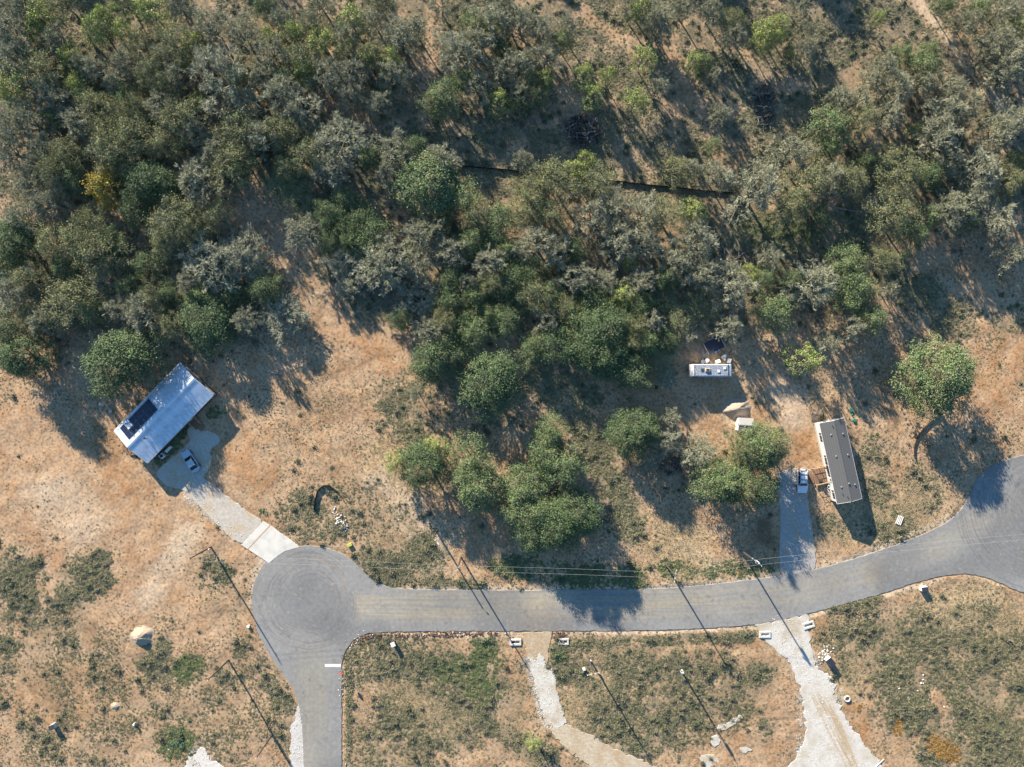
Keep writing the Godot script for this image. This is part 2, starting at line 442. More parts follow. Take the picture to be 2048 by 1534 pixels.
const TREES := [
	["L", -86.3, -67.2, 2.90, 7.1, "middling light yellow-green tree right of the top left corner, nearest of three"],
	["L", -87.9, -65.2, 2.23, 6.5, "small light yellow-green tree lower right of the top left corner, the nearer of two"],
	["L", -91.0, -55.1, 3.57, 7.8, "middling light yellow-green tree below the top left corner"],
	["L", -92.6, -52.8, 2.01, 6.3, "small light yellow-green tree below the top left corner"],
	["L", -76.5, -65.3, 3.12, 7.4, "middling light yellow-green tree right of the top left corner, second nearest of three"],
	["L", -75.5, -67.7, 2.23, 6.5, "small light yellow-green tree right of the top left corner, the nearer of two"],
	["L", -81.5, -60.4, 2.23, 6.5, "small light yellow-green tree lower right of the top left corner, the farther of two"],
	["L", -80.2, -55.5, 2.01, 6.3, "small light yellow-green tree above the golden yellow trees"],
	["L", -66.4, -68.1, 3.12, 7.4, "middling light yellow-green tree above the fence's left end"],
	["G", -92.5, -64.5, 4.23, 8.5, "middling bare grey-twigged tree below the top left corner, the nearer of two"],
	["G", -91.4, -59.4, 4.68, 8.9, "large bare grey-twigged tree below the top left corner"],
	["G", -89.5, -68.6, 3.34, 7.6, "middling bare grey-twigged tree right of the top left corner, the farther of two"],
	["G", -85.0, -53.3, 3.57, 7.8, "middling bare grey-twigged tree lower right of the top left corner, third nearest of four"],
	["O", -86.7, -56.4, 4.01, 8.2, "middling thin olive-brown tree lower right of the top left corner"],
	["G", -84.0, -63.3, 2.90, 7.1, "middling bare grey-twigged tree lower right of the top left corner, nearest of four"],
	["O", -60.8, -62.4, 3.68, 7.9, "middling thin olive-brown tree above the fence's left end"],
	["L", -58.9, -62.9, 2.23, 6.5, "small light yellow-green tree above the fence's left end, third nearest of three"],
	["G", -55.2, -65.6, 3.79, 8.0, "middling bare grey-twigged tree above the fence's left end, fourth nearest of five"],
	["G", -49.9, -64.6, 3.34, 7.6, "middling bare grey-twigged tree upper right of the fence's left end, fifth nearest of six"],
	["G", -52.7, -55.7, 6.24, 10.4, "large bare grey-twigged tree upper right of the fence's left end"],
	["G", -50.4, -51.8, 3.12, 7.4, "middling bare grey-twigged tree upper right of the fence's left end, nearest of six"],
	["O", -66.4, -57.5, 3.34, 7.6, "middling thin olive-brown tree upper left of the fence's left end, fourth nearest of five"],
	["O", -63.8, -55.0, 2.90, 7.1, "middling thin olive-brown tree upper left of the fence's left end, second nearest of five"],
	["G", -61.7, -56.6, 3.12, 7.4, "middling bare grey-twigged tree above the fence's left end, second nearest of five"],
	["L", -58.4, -52.4, 1.89, 5.1, "small light yellow-green tree above the fence's left end, nearest of three"],
	["L", -60.6, -59.4, 1.67, 4.8, "small light yellow-green tree above the fence's left end, second nearest of three"],
	["G", -76.5, -58.0, 3.12, 7.4, "middling bare grey-twigged tree lower right of the top left corner, fourth nearest of four"],
	["G", -72.8, -55.8, 2.79, 7.0, "middling bare grey-twigged tree upper left of the fence's left end, second nearest of three"],
	["G", -79.5, -59.1, 2.45, 6.7, "middling bare grey-twigged tree lower right of the top left corner, second nearest of four"],
	["L", -71.3, -65.0, 2.23, 6.5, "small light yellow-green tree right of the top left corner, the farther of two"],
	["O", -76.4, -50.9, 3.34, 7.6, "middling thin olive-brown tree above the golden yellow trees, the farther of two"],
	["O", -71.5, -50.0, 3.12, 7.4, "middling thin olive-brown tree upper left of the fence's left end, third nearest of five"],
	["O", -68.9, -51.2, 2.23, 6.5, "small thin olive-brown tree upper left of the fence's left end"],
	["G", -79.6, -47.8, 3.57, 7.8, "middling bare grey-twigged tree above the golden yellow trees"],
	["O", -74.1, -46.9, 3.34, 7.6, "middling thin olive-brown tree above the golden yellow trees, the nearer of two"],
	["G", -64.5, -50.7, 3.57, 7.8, "middling bare grey-twigged tree upper left of the fence's left end, nearest of three"],
	["O", -60.9, -48.1, 4.23, 8.5, "middling thin olive-brown tree upper left of the fence's left end, nearest of five"],
	["O", -68.9, -45.9, 4.01, 8.2, "middling thin olive-brown tree left of the fence's left end, the farther of two"],
	["O", -63.7, -43.8, 3.12, 7.4, "middling thin olive-brown tree left of the fence's left end, the nearer of two"],
	["G", -90.0, -50.9, 2.67, 6.9, "middling bare grey-twigged tree below the top left corner, the farther of two"],
	["G", -91.8, -47.2, 4.23, 8.5, "middling bare grey-twigged tree upper left of the golden yellow trees, fourth nearest of four"],
	["G", -88.0, -48.0, 3.68, 7.9, "middling bare grey-twigged tree upper left of the golden yellow trees, third nearest of four"],
	["L", -85.6, -49.3, 1.89, 5.1, "small light yellow-green tree upper left of the golden yellow trees"],
	["G", -92.3, -42.5, 3.79, 8.0, "middling bare grey-twigged tree left of the golden yellow trees, fifth nearest of five"],
	["G", -85.9, -43.0, 3.12, 7.4, "middling bare grey-twigged tree upper left of the golden yellow trees, nearest of four"],
	["O", -81.4, -42.3, 3.34, 7.6, "middling thin olive-brown tree upper left of the golden yellow trees"],
	["G", -87.6, -40.6, 2.90, 7.1, "middling bare grey-twigged tree left of the golden yellow trees, third nearest of five"],
	["O", -72.3, -42.5, 4.68, 8.9, "large thin olive-brown tree above the golden yellow trees"],
	["Y", -75.3, -36.0, 3.23, 7.6, "middling golden yellow tree left of the golden yellow trees"],
	["Y", -74.5, -38.8, 2.15, 6.5, "small golden yellow tree above the golden yellow trees"],
	["D", -66.3, -37.1, 4.74, 7.8, "large dark green dense oak right of the golden yellow trees"],
	["G", -57.7, -37.5, 4.52, 8.9, "large bare grey-twigged tree below the fence's left end"],
	["O", -49.5, -46.4, 4.23, 8.5, "middling thin olive-brown tree right of the fence's left end, nearest of five"],
	["D", -62.9, -36.4, 3.01, 6.3, "middling dark green dense oak lower left of the fence's left end"],
	["O", -84.1, -38.6, 3.44, 7.8, "middling thin olive-brown tree left of the golden yellow trees"],
	["O", -51.4, -39.6, 4.30, 8.7, "large thin olive-brown tree lower right of the fence's left end"],
	["G", -83.1, -36.3, 2.58, 6.9, "middling bare grey-twigged tree left of the golden yellow trees, nearest of five"],
	["M", -45.8, -70.1, 2.23, 5.5, "small mid green leafy tree upper right of the fence's left end, third nearest of three"],
	["L", -40.4, -64.6, 2.45, 6.7, "middling light yellow-green tree left of the sandy lane, fifth nearest of five"],
	["L", -35.3, -63.0, 2.79, 7.0, "middling light yellow-green tree left of the sandy lane, third nearest of five"],
	["L", -44.7, -63.9, 2.01, 6.3, "small light yellow-green tree upper right of the fence's left end"],
	["G", -44.1, -60.9, 3.57, 7.8, "middling bare grey-twigged tree upper right of the fence's left end, fourth nearest of six"],
	["G", -42.5, -66.9, 2.67, 6.9, "middling bare grey-twigged tree upper right of the fence's left end, sixth nearest of six"],
	["G", -37.2, -66.5, 2.45, 6.7, "middling bare grey-twigged tree left of the sandy lane, sixth nearest of six"],
	["L", -29.6, -66.8, 2.90, 7.1, "middling light yellow-green tree left of the sandy lane, second nearest of five"],
	["G", -30.5, -64.3, 3.12, 7.4, "middling bare grey-twigged tree left of the sandy lane, third nearest of six"],
	["G", -25.4, -67.0, 2.79, 7.0, "middling bare grey-twigged tree upper left of the sandy lane, the farther of two"],
	["G", -20.5, -63.7, 3.79, 8.0, "middling bare grey-twigged tree left of the sandy lane, nearest of six"],
	["O", -26.1, -60.2, 2.90, 7.1, "middling thin olive-brown tree left of the sandy lane, nearest of three"],
	["O", -38.4, -59.5, 3.57, 7.8, "middling thin olive-brown tree left of the sandy lane, third nearest of three"],
	["L", -38.1, -57.3, 2.45, 6.7, "middling light yellow-green tree left of the sandy lane, fourth nearest of five"],
	["G", -33.7, -56.4, 3.79, 8.0, "middling bare grey-twigged tree left of the sandy lane, fourth nearest of six"],
	["L", -26.7, -59.9, 2.01, 6.3, "small light yellow-green tree left of the sandy lane"],
	["L", -22.3, -59.4, 2.45, 6.7, "middling light yellow-green tree left of the sandy lane, nearest of five"],
	["O", -30.2, -60.9, 2.67, 6.9, "middling thin olive-brown tree left of the sandy lane, second nearest of three"],
	["G", -29.1, -56.9, 3.57, 7.8, "middling bare grey-twigged tree left of the sandy lane, second nearest of six"],
	["L", -23.2, -56.7, 1.45, 4.4, "small light yellow-green tree lower left of the sandy lane"],
	["G", -21.9, -56.7, 3.34, 7.6, "middling bare grey-twigged tree lower left of the sandy lane, nearest of three"],
	["G", -42.3, -52.9, 4.23, 8.5, "middling bare grey-twigged tree upper right of the fence's left end, third nearest of six"],
	["M", -42.1, -56.7, 2.23, 5.5, "small mid green leafy tree upper right of the fence's left end, second nearest of three"],
	["G", -39.0, -50.4, 4.23, 8.5, "middling bare grey-twigged tree right of the fence's left end, third nearest of four"],
	["G", -29.8, -53.0, 2.79, 7.0, "middling bare grey-twigged tree lower left of the sandy lane, third nearest of three"],
	["G", -24.6, -51.6, 2.67, 6.9, "middling bare grey-twigged tree lower left of the sandy lane, second nearest of three"],
	["G", -45.4, -45.2, 4.23, 8.5, "middling bare grey-twigged tree right of the fence's left end, second nearest of four"],
	["O", -42.8, -46.2, 3.57, 7.8, "middling thin olive-brown tree right of the fence's left end, second nearest of five"],
	["G", -31.7, -44.0, 5.35, 9.6, "large bare grey-twigged tree lower left of the sandy lane"],
	["O", -37.3, -41.8, 3.79, 8.0, "middling thin olive-brown tree right of the fence's left end, fifth nearest of five"],
	["G", -33.0, -39.7, 4.09, 8.5, "middling bare grey-twigged tree upper left of the clearing's brush pile"],
	["M", -26.3, -42.3, 2.45, 5.7, "middling mid green leafy tree left of the fence's middle"],
	["G", -21.4, -42.7, 3.79, 8.0, "middling bare grey-twigged tree left of the fence's middle, second nearest of three"],
	["G", -22.4, -39.0, 3.01, 7.4, "middling bare grey-twigged tree left of the fence's middle, third nearest of three"],
	["O", -41.2, -39.5, 2.58, 6.9, "middling thin olive-brown tree right of the fence's left end, third nearest of five"],
	["O", -42.4, -36.9, 3.87, 3.9, "middling thin olive-brown tree lower right of the fence's left end"],
	["M", -15.4, -36.6, 6.03, 8.9, "large mid green leafy tree left of the fence's middle"],
	["G", -13.0, -41.1, 3.68, 7.9, "middling bare grey-twigged tree left of the fence's middle, nearest of three"],
	["M", -6.8, -66.2, 3.12, 6.3, "middling mid green leafy tree lower left of the top edge's middle, the farther of two"],
	["G", -3.1, -66.3, 4.23, 8.5, "middling bare grey-twigged tree lower left of the top edge's middle"],
	["G", -9.5, -61.0, 4.68, 8.9, "large bare grey-twigged tree right of the sandy lane"],
	["G", -5.7, -62.7, 3.57, 7.8, "middling bare grey-twigged tree right of the sandy lane"],
	["M", -3.4, -64.9, 2.67, 5.9, "middling mid green leafy tree lower left of the top edge's middle, the nearer of two"],
	["D", -2.0, -61.9, 2.01, 5.7, "middling dark green dense oak below the top edge's middle"],
	["M", -9.2, -56.0, 2.45, 5.7, "middling mid green leafy tree lower right of the sandy lane"],
	["M", -12.8, -52.5, 3.57, 6.6, "middling mid green leafy tree below the sandy lane"],
	["G", -5.9, -54.8, 3.12, 7.4, "middling bare grey-twigged tree lower right of the sandy lane"],
	["L", -2.2, -52.5, 2.23, 6.5, "small light yellow-green tree above the fence's middle, the farther of two"],
	["G", -2.0, -57.4, 2.93, 7.8, "middling bare grey-twigged tree below the top edge's middle, the farther of two"],
	["O", -14.4, -52.1, 2.23, 6.5, "small thin olive-brown tree below the sandy lane"],
	["G", -17.7, -65.5, 2.67, 6.9, "middling bare grey-twigged tree upper left of the sandy lane, the nearer of two"],
	["L", -14.3, -50.8, 1.45, 4.4, "small light yellow-green tree below the sandy lane"],
	["G", 1.6, -66.4, 3.29, 8.2, "middling bare grey-twigged tree lower right of the top edge's middle, nearest of four"],
	["G", 5.3, -64.5, 3.11, 8.0, "middling bare grey-twigged tree lower right of the top edge's middle, second nearest of four"],
	["G", 1.5, -58.1, 3.47, 8.5, "middling bare grey-twigged tree below the top edge's middle, the nearer of two"],
	["G", 6.0, -59.8, 3.29, 8.2, "middling bare grey-twigged tree lower right of the top edge's middle, fourth nearest of four"],
	["M", 9.1, -63.3, 2.19, 5.9, "middling mid green leafy tree lower right of the top edge's middle"],
	["G", 9.9, -65.9, 2.38, 7.1, "middling bare grey-twigged tree lower right of the top edge's middle, third nearest of four"],
	["O", 3.3, -55.6, 2.38, 7.1, "middling thin olive-brown tree upper left of the left brush pile, the farther of two"],
	["L", 6.1, -56.2, 2.01, 6.7, "middling light yellow-green tree upper left of the left brush pile"],
	["G", 1.5, -53.7, 2.56, 7.4, "middling bare grey-twigged tree upper left of the left brush pile"],
	["L", 1.0, -52.1, 1.55, 5.1, "small light yellow-green tree above the fence's middle, the nearer of two"],
	["O", 4.4, -52.5, 2.19, 6.9, "middling thin olive-brown tree upper left of the left brush pile, the nearer of two"],
	["L", 23.5, -69.0, 2.56, 7.4, "middling light yellow-green tree right of the top edge's middle"],
	["G", 26.3, -67.4, 3.11, 8.0, "middling bare grey-twigged tree upper right of the left brush pile, the farther of two"],
	["G", 21.5, -69.6, 2.19, 6.9, "middling bare grey-twigged tree right of the top edge's middle"],
	["G", 31.7, -69.5, 2.56, 7.4, "middling bare grey-twigged tree upper left of the right brush pile, fourth nearest of four"],
	["G", 36.8, -68.6, 2.38, 7.1, "middling bare grey-twigged tree upper left of the right brush pile, second nearest of four"],
	["G", 27.4, -64.8, 2.38, 7.1, "middling bare grey-twigged tree upper left of the right brush pile, third nearest of four"],
	["O", 41.0, -66.6, 2.38, 7.1, "middling thin olive-brown tree above the right brush pile"],
	["G", 41.1, -64.1, 2.56, 7.4, "middling bare grey-twigged tree upper left of the right brush pile, nearest of four"],
	["L", 46.5, -64.9, 2.38, 7.1, "middling light yellow-green tree above the right brush pile, the nearer of two"],
	["L", 45.7, -62.7, 1.83, 6.5, "small light yellow-green tree above the right brush pile, the nearer of two"],
	["L", 13.4, -57.2, 2.01, 6.7, "middling light yellow-green tree above the left brush pile, the farther of two"],
	["L", 17.7, -56.9, 1.65, 6.3, "small light yellow-green tree upper right of the left brush pile"],
	["L", 24.0, -59.4, 2.56, 7.4, "middling light yellow-green tree upper right of the left brush pile, the farther of two"],
	["L", 15.3, -53.4, 2.19, 6.9, "middling light yellow-green tree above the left brush pile, the nearer of two"],
	["L", 22.6, -51.8, 2.56, 7.4, "middling light yellow-green tree upper right of the left brush pile, the nearer of two"],
	["G", 26.8, -54.3, 2.38, 7.1, "middling bare grey-twigged tree upper right of the left brush pile, the nearer of two"],
	["L", 33.3, -59.1, 2.01, 6.7, "middling light yellow-green tree upper left of the right brush pile"],
	["M", 35.5, -59.4, 1.83, 5.5, "small mid green leafy tree upper left of the right brush pile"],
	["G", 37.1, -56.7, 1.74, 6.4, "small bare grey-twigged tree upper left of the right brush pile"],
	["G", 38.3, -49.8, 2.10, 6.8, "middling bare grey-twigged tree left of the right brush pile"],
	["M", 37.6, -44.0, 1.65, 5.3, "small mid green leafy tree above the fence's right end"],
	["L", 14.0, -41.2, 1.83, 6.5, "small light yellow-green tree below the left brush pile"],
	["L", 11.6, -39.1, 2.37, 6.7, "middling light yellow-green tree below the left brush pile"],
	["O", 8.0, -36.9, 4.30, 8.7, "large thin olive-brown tree lower left of the left brush pile"],
	["O", 3.5, -34.7, 3.66, 8.0, "middling thin olive-brown tree lower right of the fence's middle, nearest of three"],
	["O", 15.4, -37.0, 3.66, 8.0, "middling thin olive-brown tree below the left brush pile"],
	["O", 29.9, -39.2, 3.01, 7.4, "middling thin olive-brown tree left of the fence's right end, the nearer of two"],
	["G", 33.0, -39.7, 2.37, 6.7, "middling bare grey-twigged tree upper left of the fence's right end, the farther of two"],
	["G", 36.9, -38.7, 2.80, 7.1, "middling bare grey-twigged tree upper left of the fence's right end, the nearer of two"],
	["G", 44.2, -35.4, 5.38, 9.8, "large bare grey-twigged tree right of the fence's right end"],
	["G", 2.0, -41.2, 2.01, 6.7, "middling bare grey-twigged tree right of the fence's middle"],
	["L", 48.9, -66.1, 2.19, 6.9, "middling light yellow-green tree above the right brush pile, the farther of two"],
	["L", 48.5, -63.7, 1.83, 6.5, "small light yellow-green tree above the right brush pile, the farther of two"],
	["G", 54.6, -65.4, 1.65, 6.3, "small bare grey-twigged tree upper right of the right brush pile"],
	["G", 54.5, -61.9, 2.01, 6.7, "middling bare grey-twigged tree upper right of the right brush pile"],
	["M", 51.3, -61.4, 1.46, 4.9, "small mid green leafy tree upper right of the right brush pile"],
	["L", 68.1, -68.1, 1.28, 4.6, "small light yellow-green tree upper left of the grassy trail"],
	["M", 80.2, -70.3, 1.83, 5.5, "small mid green leafy tree above the grassy trail"],
	["G", 84.6, -66.9, 2.19, 6.9, "middling bare grey-twigged tree above the grassy trail"],
	["M", 86.5, -69.2, 2.19, 5.9, "middling mid green leafy tree left of the top right corner"],
	["G", 90.7, -69.0, 2.56, 7.4, "middling bare grey-twigged tree lower left of the top right corner"],
	["L", 93.5, -65.8, 2.01, 6.7, "middling light yellow-green tree below the top right corner"],
	["G", 88.9, -62.8, 3.11, 8.0, "middling bare grey-twigged tree upper right of the grassy trail"],
	["G", 91.2, -59.6, 3.84, 8.9, "large bare grey-twigged tree right of the grassy trail"],
	["G", 90.2, -56.7, 3.29, 8.2, "middling bare grey-twigged tree right of the grassy trail"],
	["G", 87.7, -60.4, 1.83, 6.5, "small bare grey-twigged tree right of the grassy trail"],
	["M", 71.9, -60.7, 2.29, 6.0, "middling mid green leafy tree left of the grassy trail, third nearest of three"],
	["M", 77.0, -61.3, 2.01, 5.7, "middling mid green leafy tree left of the grassy trail, nearest of three"],
	["M", 75.6, -58.1, 3.11, 6.8, "middling mid green leafy tree left of the grassy trail, second nearest of three"],
	["G", 68.4, -58.4, 2.56, 7.4, "middling bare grey-twigged tree left of the grassy trail, second nearest of three"],
	["G", 66.0, -56.2, 2.19, 6.9, "middling bare grey-twigged tree left of the grassy trail, third nearest of three"],
	["G", 70.1, -54.3, 3.47, 8.5, "middling bare grey-twigged tree left of the grassy trail, nearest of three"],
	["G", 75.4, -55.1, 2.56, 7.4, "middling bare grey-twigged tree lower left of the grassy trail, the nearer of two"],
	["M", 58.1, -47.4, 3.84, 7.6, "large mid green leafy tree right of the right brush pile"],
	["G", 60.2, -52.5, 2.56, 7.4, "middling bare grey-twigged tree right of the right brush pile, the nearer of two"],
	["G", 64.1, -51.9, 2.38, 7.1, "middling bare grey-twigged tree right of the right brush pile, the farther of two"],
	["O", 63.7, -48.0, 3.02, 7.9, "middling thin olive-brown tree right of the right brush pile"],
	["G", 69.2, -49.5, 2.93, 7.8, "middling bare grey-twigged tree lower left of the grassy trail, the farther of two"],
	["G", 66.2, -43.8, 1.83, 6.5, "small bare grey-twigged tree right of the right brush pile"],
	["L", 74.9, -46.9, 1.46, 4.9, "small light yellow-green tree lower left of the grassy trail"],
	["G", 80.1, -54.0, 3.11, 8.0, "middling bare grey-twigged tree below the grassy trail, nearest of three"],
	["G", 79.6, -49.6, 3.84, 8.9, "large bare grey-twigged tree below the grassy trail, the nearer of two"],
	["G", 77.7, -45.0, 4.21, 9.3, "large bare grey-twigged tree below the grassy trail, the farther of two"],
	["G", 83.4, -50.9, 3.11, 8.0, "middling bare grey-twigged tree below the grassy trail, second nearest of three"],
	["G", 91.6, -48.4, 3.11, 8.0, "middling bare grey-twigged tree lower right of the grassy trail, the nearer of two"],
	["G", 89.0, -45.9, 3.47, 8.5, "middling bare grey-twigged tree lower right of the grassy trail, the farther of two"],
	["G", 50.9, -42.3, 4.02, 9.1, "large bare grey-twigged tree lower right of the right brush pile"],
	["M", 57.9, -43.4, 2.74, 6.5, "middling mid green leafy tree lower right of the right brush pile"],
	["O", 53.6, -36.5, 4.30, 8.7, "large thin olive-brown tree right of the fence's right end"],
	["G", 58.5, -38.0, 3.23, 7.6, "middling bare grey-twigged tree lower right of the right brush pile"],
	["O", 71.1, -38.9, 4.30, 8.7, "large thin olive-brown tree lower left of the grassy trail"],
	["G", 84.6, -38.6, 4.95, 9.3, "large bare grey-twigged tree upper left of the right edge's middle"],
	["D", 65.5, -41.2, 2.01, 5.7, "middling dark green dense oak lower right of the right brush pile"],
	["D", 93.4, -40.8, 2.19, 5.9, "middling dark green dense oak above the right edge's middle"],
	["O", 91.3, -37.3, 3.23, 7.6, "middling thin olive-brown tree above the right edge's middle"],
	["Y", -74.6, -33.7, 1.94, 6.3, "small golden yellow tree below the golden yellow trees"],
	["D", -69.7, -32.7, 3.23, 6.5, "middling dark green dense oak lower right of the golden yellow trees, the nearer of two"],
	["G", -89.9, -30.2, 3.87, 8.2, "middling bare grey-twigged tree above the left edge's middle"],
	["G", -85.0, -33.4, 3.44, 7.8, "middling bare grey-twigged tree left of the golden yellow trees, second nearest of five"],
	["D", -91.0, -26.1, 4.74, 7.8, "large dark green dense oak above the left edge's middle"],
	["D", -93.4, -22.5, 3.87, 7.0, "middling dark green dense oak above the left edge's middle"],
	["O", -83.5, -25.3, 3.87, 8.2, "middling thin olive-brown tree upper right of the left edge's middle"],
	["O", -78.2, -26.3, 4.30, 8.7, "large thin olive-brown tree below the golden yellow trees, the nearer of two"],
	["O", -75.4, -23.8, 4.52, 8.9, "large thin olive-brown tree below the golden yellow trees, the farther of two"],
	["M", -74.1, -26.0, 2.80, 6.1, "middling mid green leafy tree below the golden yellow trees, the nearer of two"],
	["O", -61.7, -29.7, 4.74, 9.1, "large thin olive-brown tree lower right of the golden yellow trees"],
	["O", -58.5, -28.5, 3.23, 7.6, "middling thin olive-brown tree below the fence's left end, the farther of two"],
	["O", -63.8, -26.0, 2.80, 7.1, "middling thin olive-brown tree lower right of the golden yellow trees"],
	["G", -91.0, -17.0, 4.30, 8.7, "large bare grey-twigged tree lower right of the left edge's middle"],
	["O", -80.3, -15.2, 4.95, 9.3, "large thin olive-brown tree right of the left edge's middle"],
	["G", -86.0, -11.4, 3.44, 7.8, "middling bare grey-twigged tree lower right of the left edge's middle"],
	["M", -77.5, -13.4, 2.58, 5.9, "middling mid green leafy tree right of the left edge's middle, the farther of two"],
	["M", -71.0, -17.7, 2.58, 5.9, "middling mid green leafy tree below the golden yellow trees, the farther of two"],
	["G", -71.9, -14.2, 3.23, 7.6, "middling bare grey-twigged tree above the metal-roofed house"],
	["G", -67.6, -12.8, 4.30, 8.7, "large bare grey-twigged tree above the metal-roofed house"],
	["O", -65.6, -16.3, 2.80, 7.1, "middling thin olive-brown tree above the metal-roofed house, the farther of two"],
	["D", -63.6, -16.5, 2.58, 5.9, "middling dark green dense oak above the metal-roofed house"],
	["G", -55.3, -21.7, 6.24, 7.7, "large bare grey-twigged tree left of the dirt clearing, the farther of two"],
	["G", -49.9, -23.9, 4.90, 6.6, "large bare grey-twigged tree upper left of the dirt clearing"],
	["D", -56.6, -11.5, 5.81, 6.3, "large dark green dense oak upper right of the metal-roofed house"],
	["O", -62.5, -10.6, 2.80, 7.1, "middling thin olive-brown tree above the metal-roofed house, the nearer of two"],
	["D", -92.8, -9.8, 3.87, 7.0, "middling dark green dense oak below the left edge's middle"],
	["D", -89.9, -5.0, 4.90, 7.8, "large dark green dense oak below the left edge's middle"],
	["D", -71.1, -4.1, 6.91, 9.5, "large dark green dense oak upper left of the metal-roofed house"],
	["G", -49.1, -11.7, 2.67, 6.9, "middling bare grey-twigged tree left of the dirt clearing"],
	["O", -54.5, -30.7, 3.01, 7.4, "middling thin olive-brown tree below the fence's left end, the nearer of two"],
	["O", -40.4, -34.7, 3.66, 3.8, "middling thin olive-brown tree above the dirt clearing"],
	["M", -30.9, -33.9, 2.58, 5.9, "middling mid green leafy tree upper left of the clearing's brush pile, the farther of two"],
	["M", -9.1, -34.0, 3.66, 6.8, "middling mid green leafy tree lower left of the fence's middle"],
	["O", -6.6, -30.9, 3.23, 7.6, "middling thin olive-brown tree lower left of the fence's middle"],
	["G", -38.5, -27.9, 3.57, 7.8, "middling bare grey-twigged tree above the dirt clearing"],
	["G", -30.8, -23.6, 4.46, 4.1, "large bare grey-twigged tree upper left of the clearing's brush pile"],
	["G", -23.5, -21.3, 5.35, 9.6, "large bare grey-twigged tree above the clearing's brush pile"],
	["G", -23.0, -24.6, 3.79, 8.0, "middling bare grey-twigged tree above the clearing's brush pile"],
	["G", -17.2, -22.1, 3.44, 7.8, "middling bare grey-twigged tree upper right of the clearing's brush pile, nearest of four"],
	["G", -17.2, -27.2, 3.55, 7.9, "middling bare grey-twigged tree upper right of the clearing's brush pile, second nearest of four"],
	["G", -14.0, -28.2, 2.80, 7.1, "middling bare grey-twigged tree upper right of the clearing's brush pile, fourth nearest of four"],
	["G", -11.3, -24.0, 3.55, 7.9, "middling bare grey-twigged tree upper right of the clearing's brush pile, third nearest of four"],
	["G", -3.6, -22.6, 3.77, 8.1, "middling bare grey-twigged tree below the fence's middle, the nearer of two"],
	["D", -25.9, -27.3, 4.01, 7.0, "middling dark green dense oak above the clearing's brush pile, the nearer of two"],
	["D", -28.1, -30.2, 3.12, 6.3, "middling dark green dense oak above the clearing's brush pile, the farther of two"],
	["M", -29.8, -26.6, 2.45, 5.7, "middling mid green leafy tree upper left of the clearing's brush pile, the nearer of two"],
	["G", -47.8, -22.1, 4.01, 3.9, "middling bare grey-twigged tree upper left of the dirt clearing"],
	["O", -46.8, -19.4, 3.12, 3.5, "middling thin olive-brown tree upper left of the dirt clearing"],
	["D", -45.6, -17.3, 2.90, 6.1, "middling dark green dense oak left of the dirt clearing, the nearer of two"],
	["G", -42.7, -12.8, 4.68, 4.2, "large bare grey-twigged tree left of the dirt clearing, the nearer of two"],
	["G", -30.3, -18.4, 2.90, 3.4, "middling bare grey-twigged tree left of the clearing's brush pile"],
	["G", -17.0, -15.6, 4.52, 4.2, "large bare grey-twigged tree right of the clearing's brush pile"],
	["D", -20.6, -11.6, 2.23, 5.5, "small dark green dense oak lower right of the clearing's brush pile"],
	["M", -12.8, -29.9, 1.94, 5.3, "small mid green leafy tree lower left of the fence's middle"],
	["M", -8.7, -11.6, 2.37, 5.7, "middling mid green leafy tree right of the clearing's brush pile, nearest of four"],
	["M", -4.4, -13.1, 2.15, 5.5, "small mid green leafy tree right of the clearing's brush pile"],
	["M", -6.8, -16.2, 2.80, 6.1, "middling mid green leafy tree right of the clearing's brush pile, second nearest of four"],
	["G", -8.1, -18.5, 2.37, 6.7, "middling bare grey-twigged tree right of the clearing's brush pile"],
	["D", -13.9, -4.7, 4.68, 7.6, "large dark green dense oak lower right of the clearing's brush pile, the nearer of two"],
	["D", -4.0, 0.1, 6.02, 8.7, "large dark green dense oak lower right of the clearing's brush pile, the farther of two"],
	["M", -6.8, -9.7, 3.44, 6.6, "middling mid green leafy tree lower right of the clearing's brush pile, the nearer of two"],
	["O", -3.3, -18.5, 2.80, 7.1, "middling thin olive-brown tree right of the clearing's brush pile"],
	["G", -15.0, -9.6, 3.44, 7.8, "middling bare grey-twigged tree lower right of the clearing's brush pile"],
	["O", -12.1, -11.7, 2.58, 6.9, "middling thin olive-brown tree lower right of the clearing's brush pile"],
	["D", -2.2, -29.0, 3.87, 7.0, "middling dark green dense oak below the fence's middle, nearest of three"],
	["D", -11.5, -19.1, 2.80, 6.1, "middling dark green dense oak right of the clearing's brush pile, the nearer of two"],
	["O", 3.3, -32.4, 3.87, 8.2, "middling thin olive-brown tree lower right of the fence's middle, second nearest of three"],
	["O", 7.0, -30.7, 3.44, 7.8, "middling thin olive-brown tree lower right of the fence's middle, third nearest of three"],
	["G", 4.5, -25.8, 4.52, 8.9, "large bare grey-twigged tree lower right of the fence's middle"],
	["G", 11.5, -19.3, 3.77, 8.1, "middling bare grey-twigged tree lower right of the fence's middle, the farther of two"],
	["G", 15.1, -30.7, 4.09, 8.5, "middling bare grey-twigged tree below the left brush pile"],
	["G", 19.0, -32.6, 3.66, 8.0, "middling bare grey-twigged tree lower right of the left brush pile"],
	["G", 24.3, -31.5, 3.87, 8.2, "middling bare grey-twigged tree left of the fence's right end"],
	["O", 28.2, -30.8, 3.66, 8.0, "middling thin olive-brown tree left of the fence's right end, the farther of two"],
	["L", 33.3, -31.9, 2.69, 7.0, "middling light yellow-green tree lower left of the fence's right end"],
	["G", 19.7, -26.0, 4.09, 8.5, "middling bare grey-twigged tree left of the fallen grey branches, third nearest of three"],
	["G", 24.5, -26.1, 3.44, 7.8, "middling bare grey-twigged tree left of the fallen grey branches, second nearest of three"],
	["G", 33.5, -26.0, 4.30, 8.7, "large bare grey-twigged tree left of the fallen grey branches"],
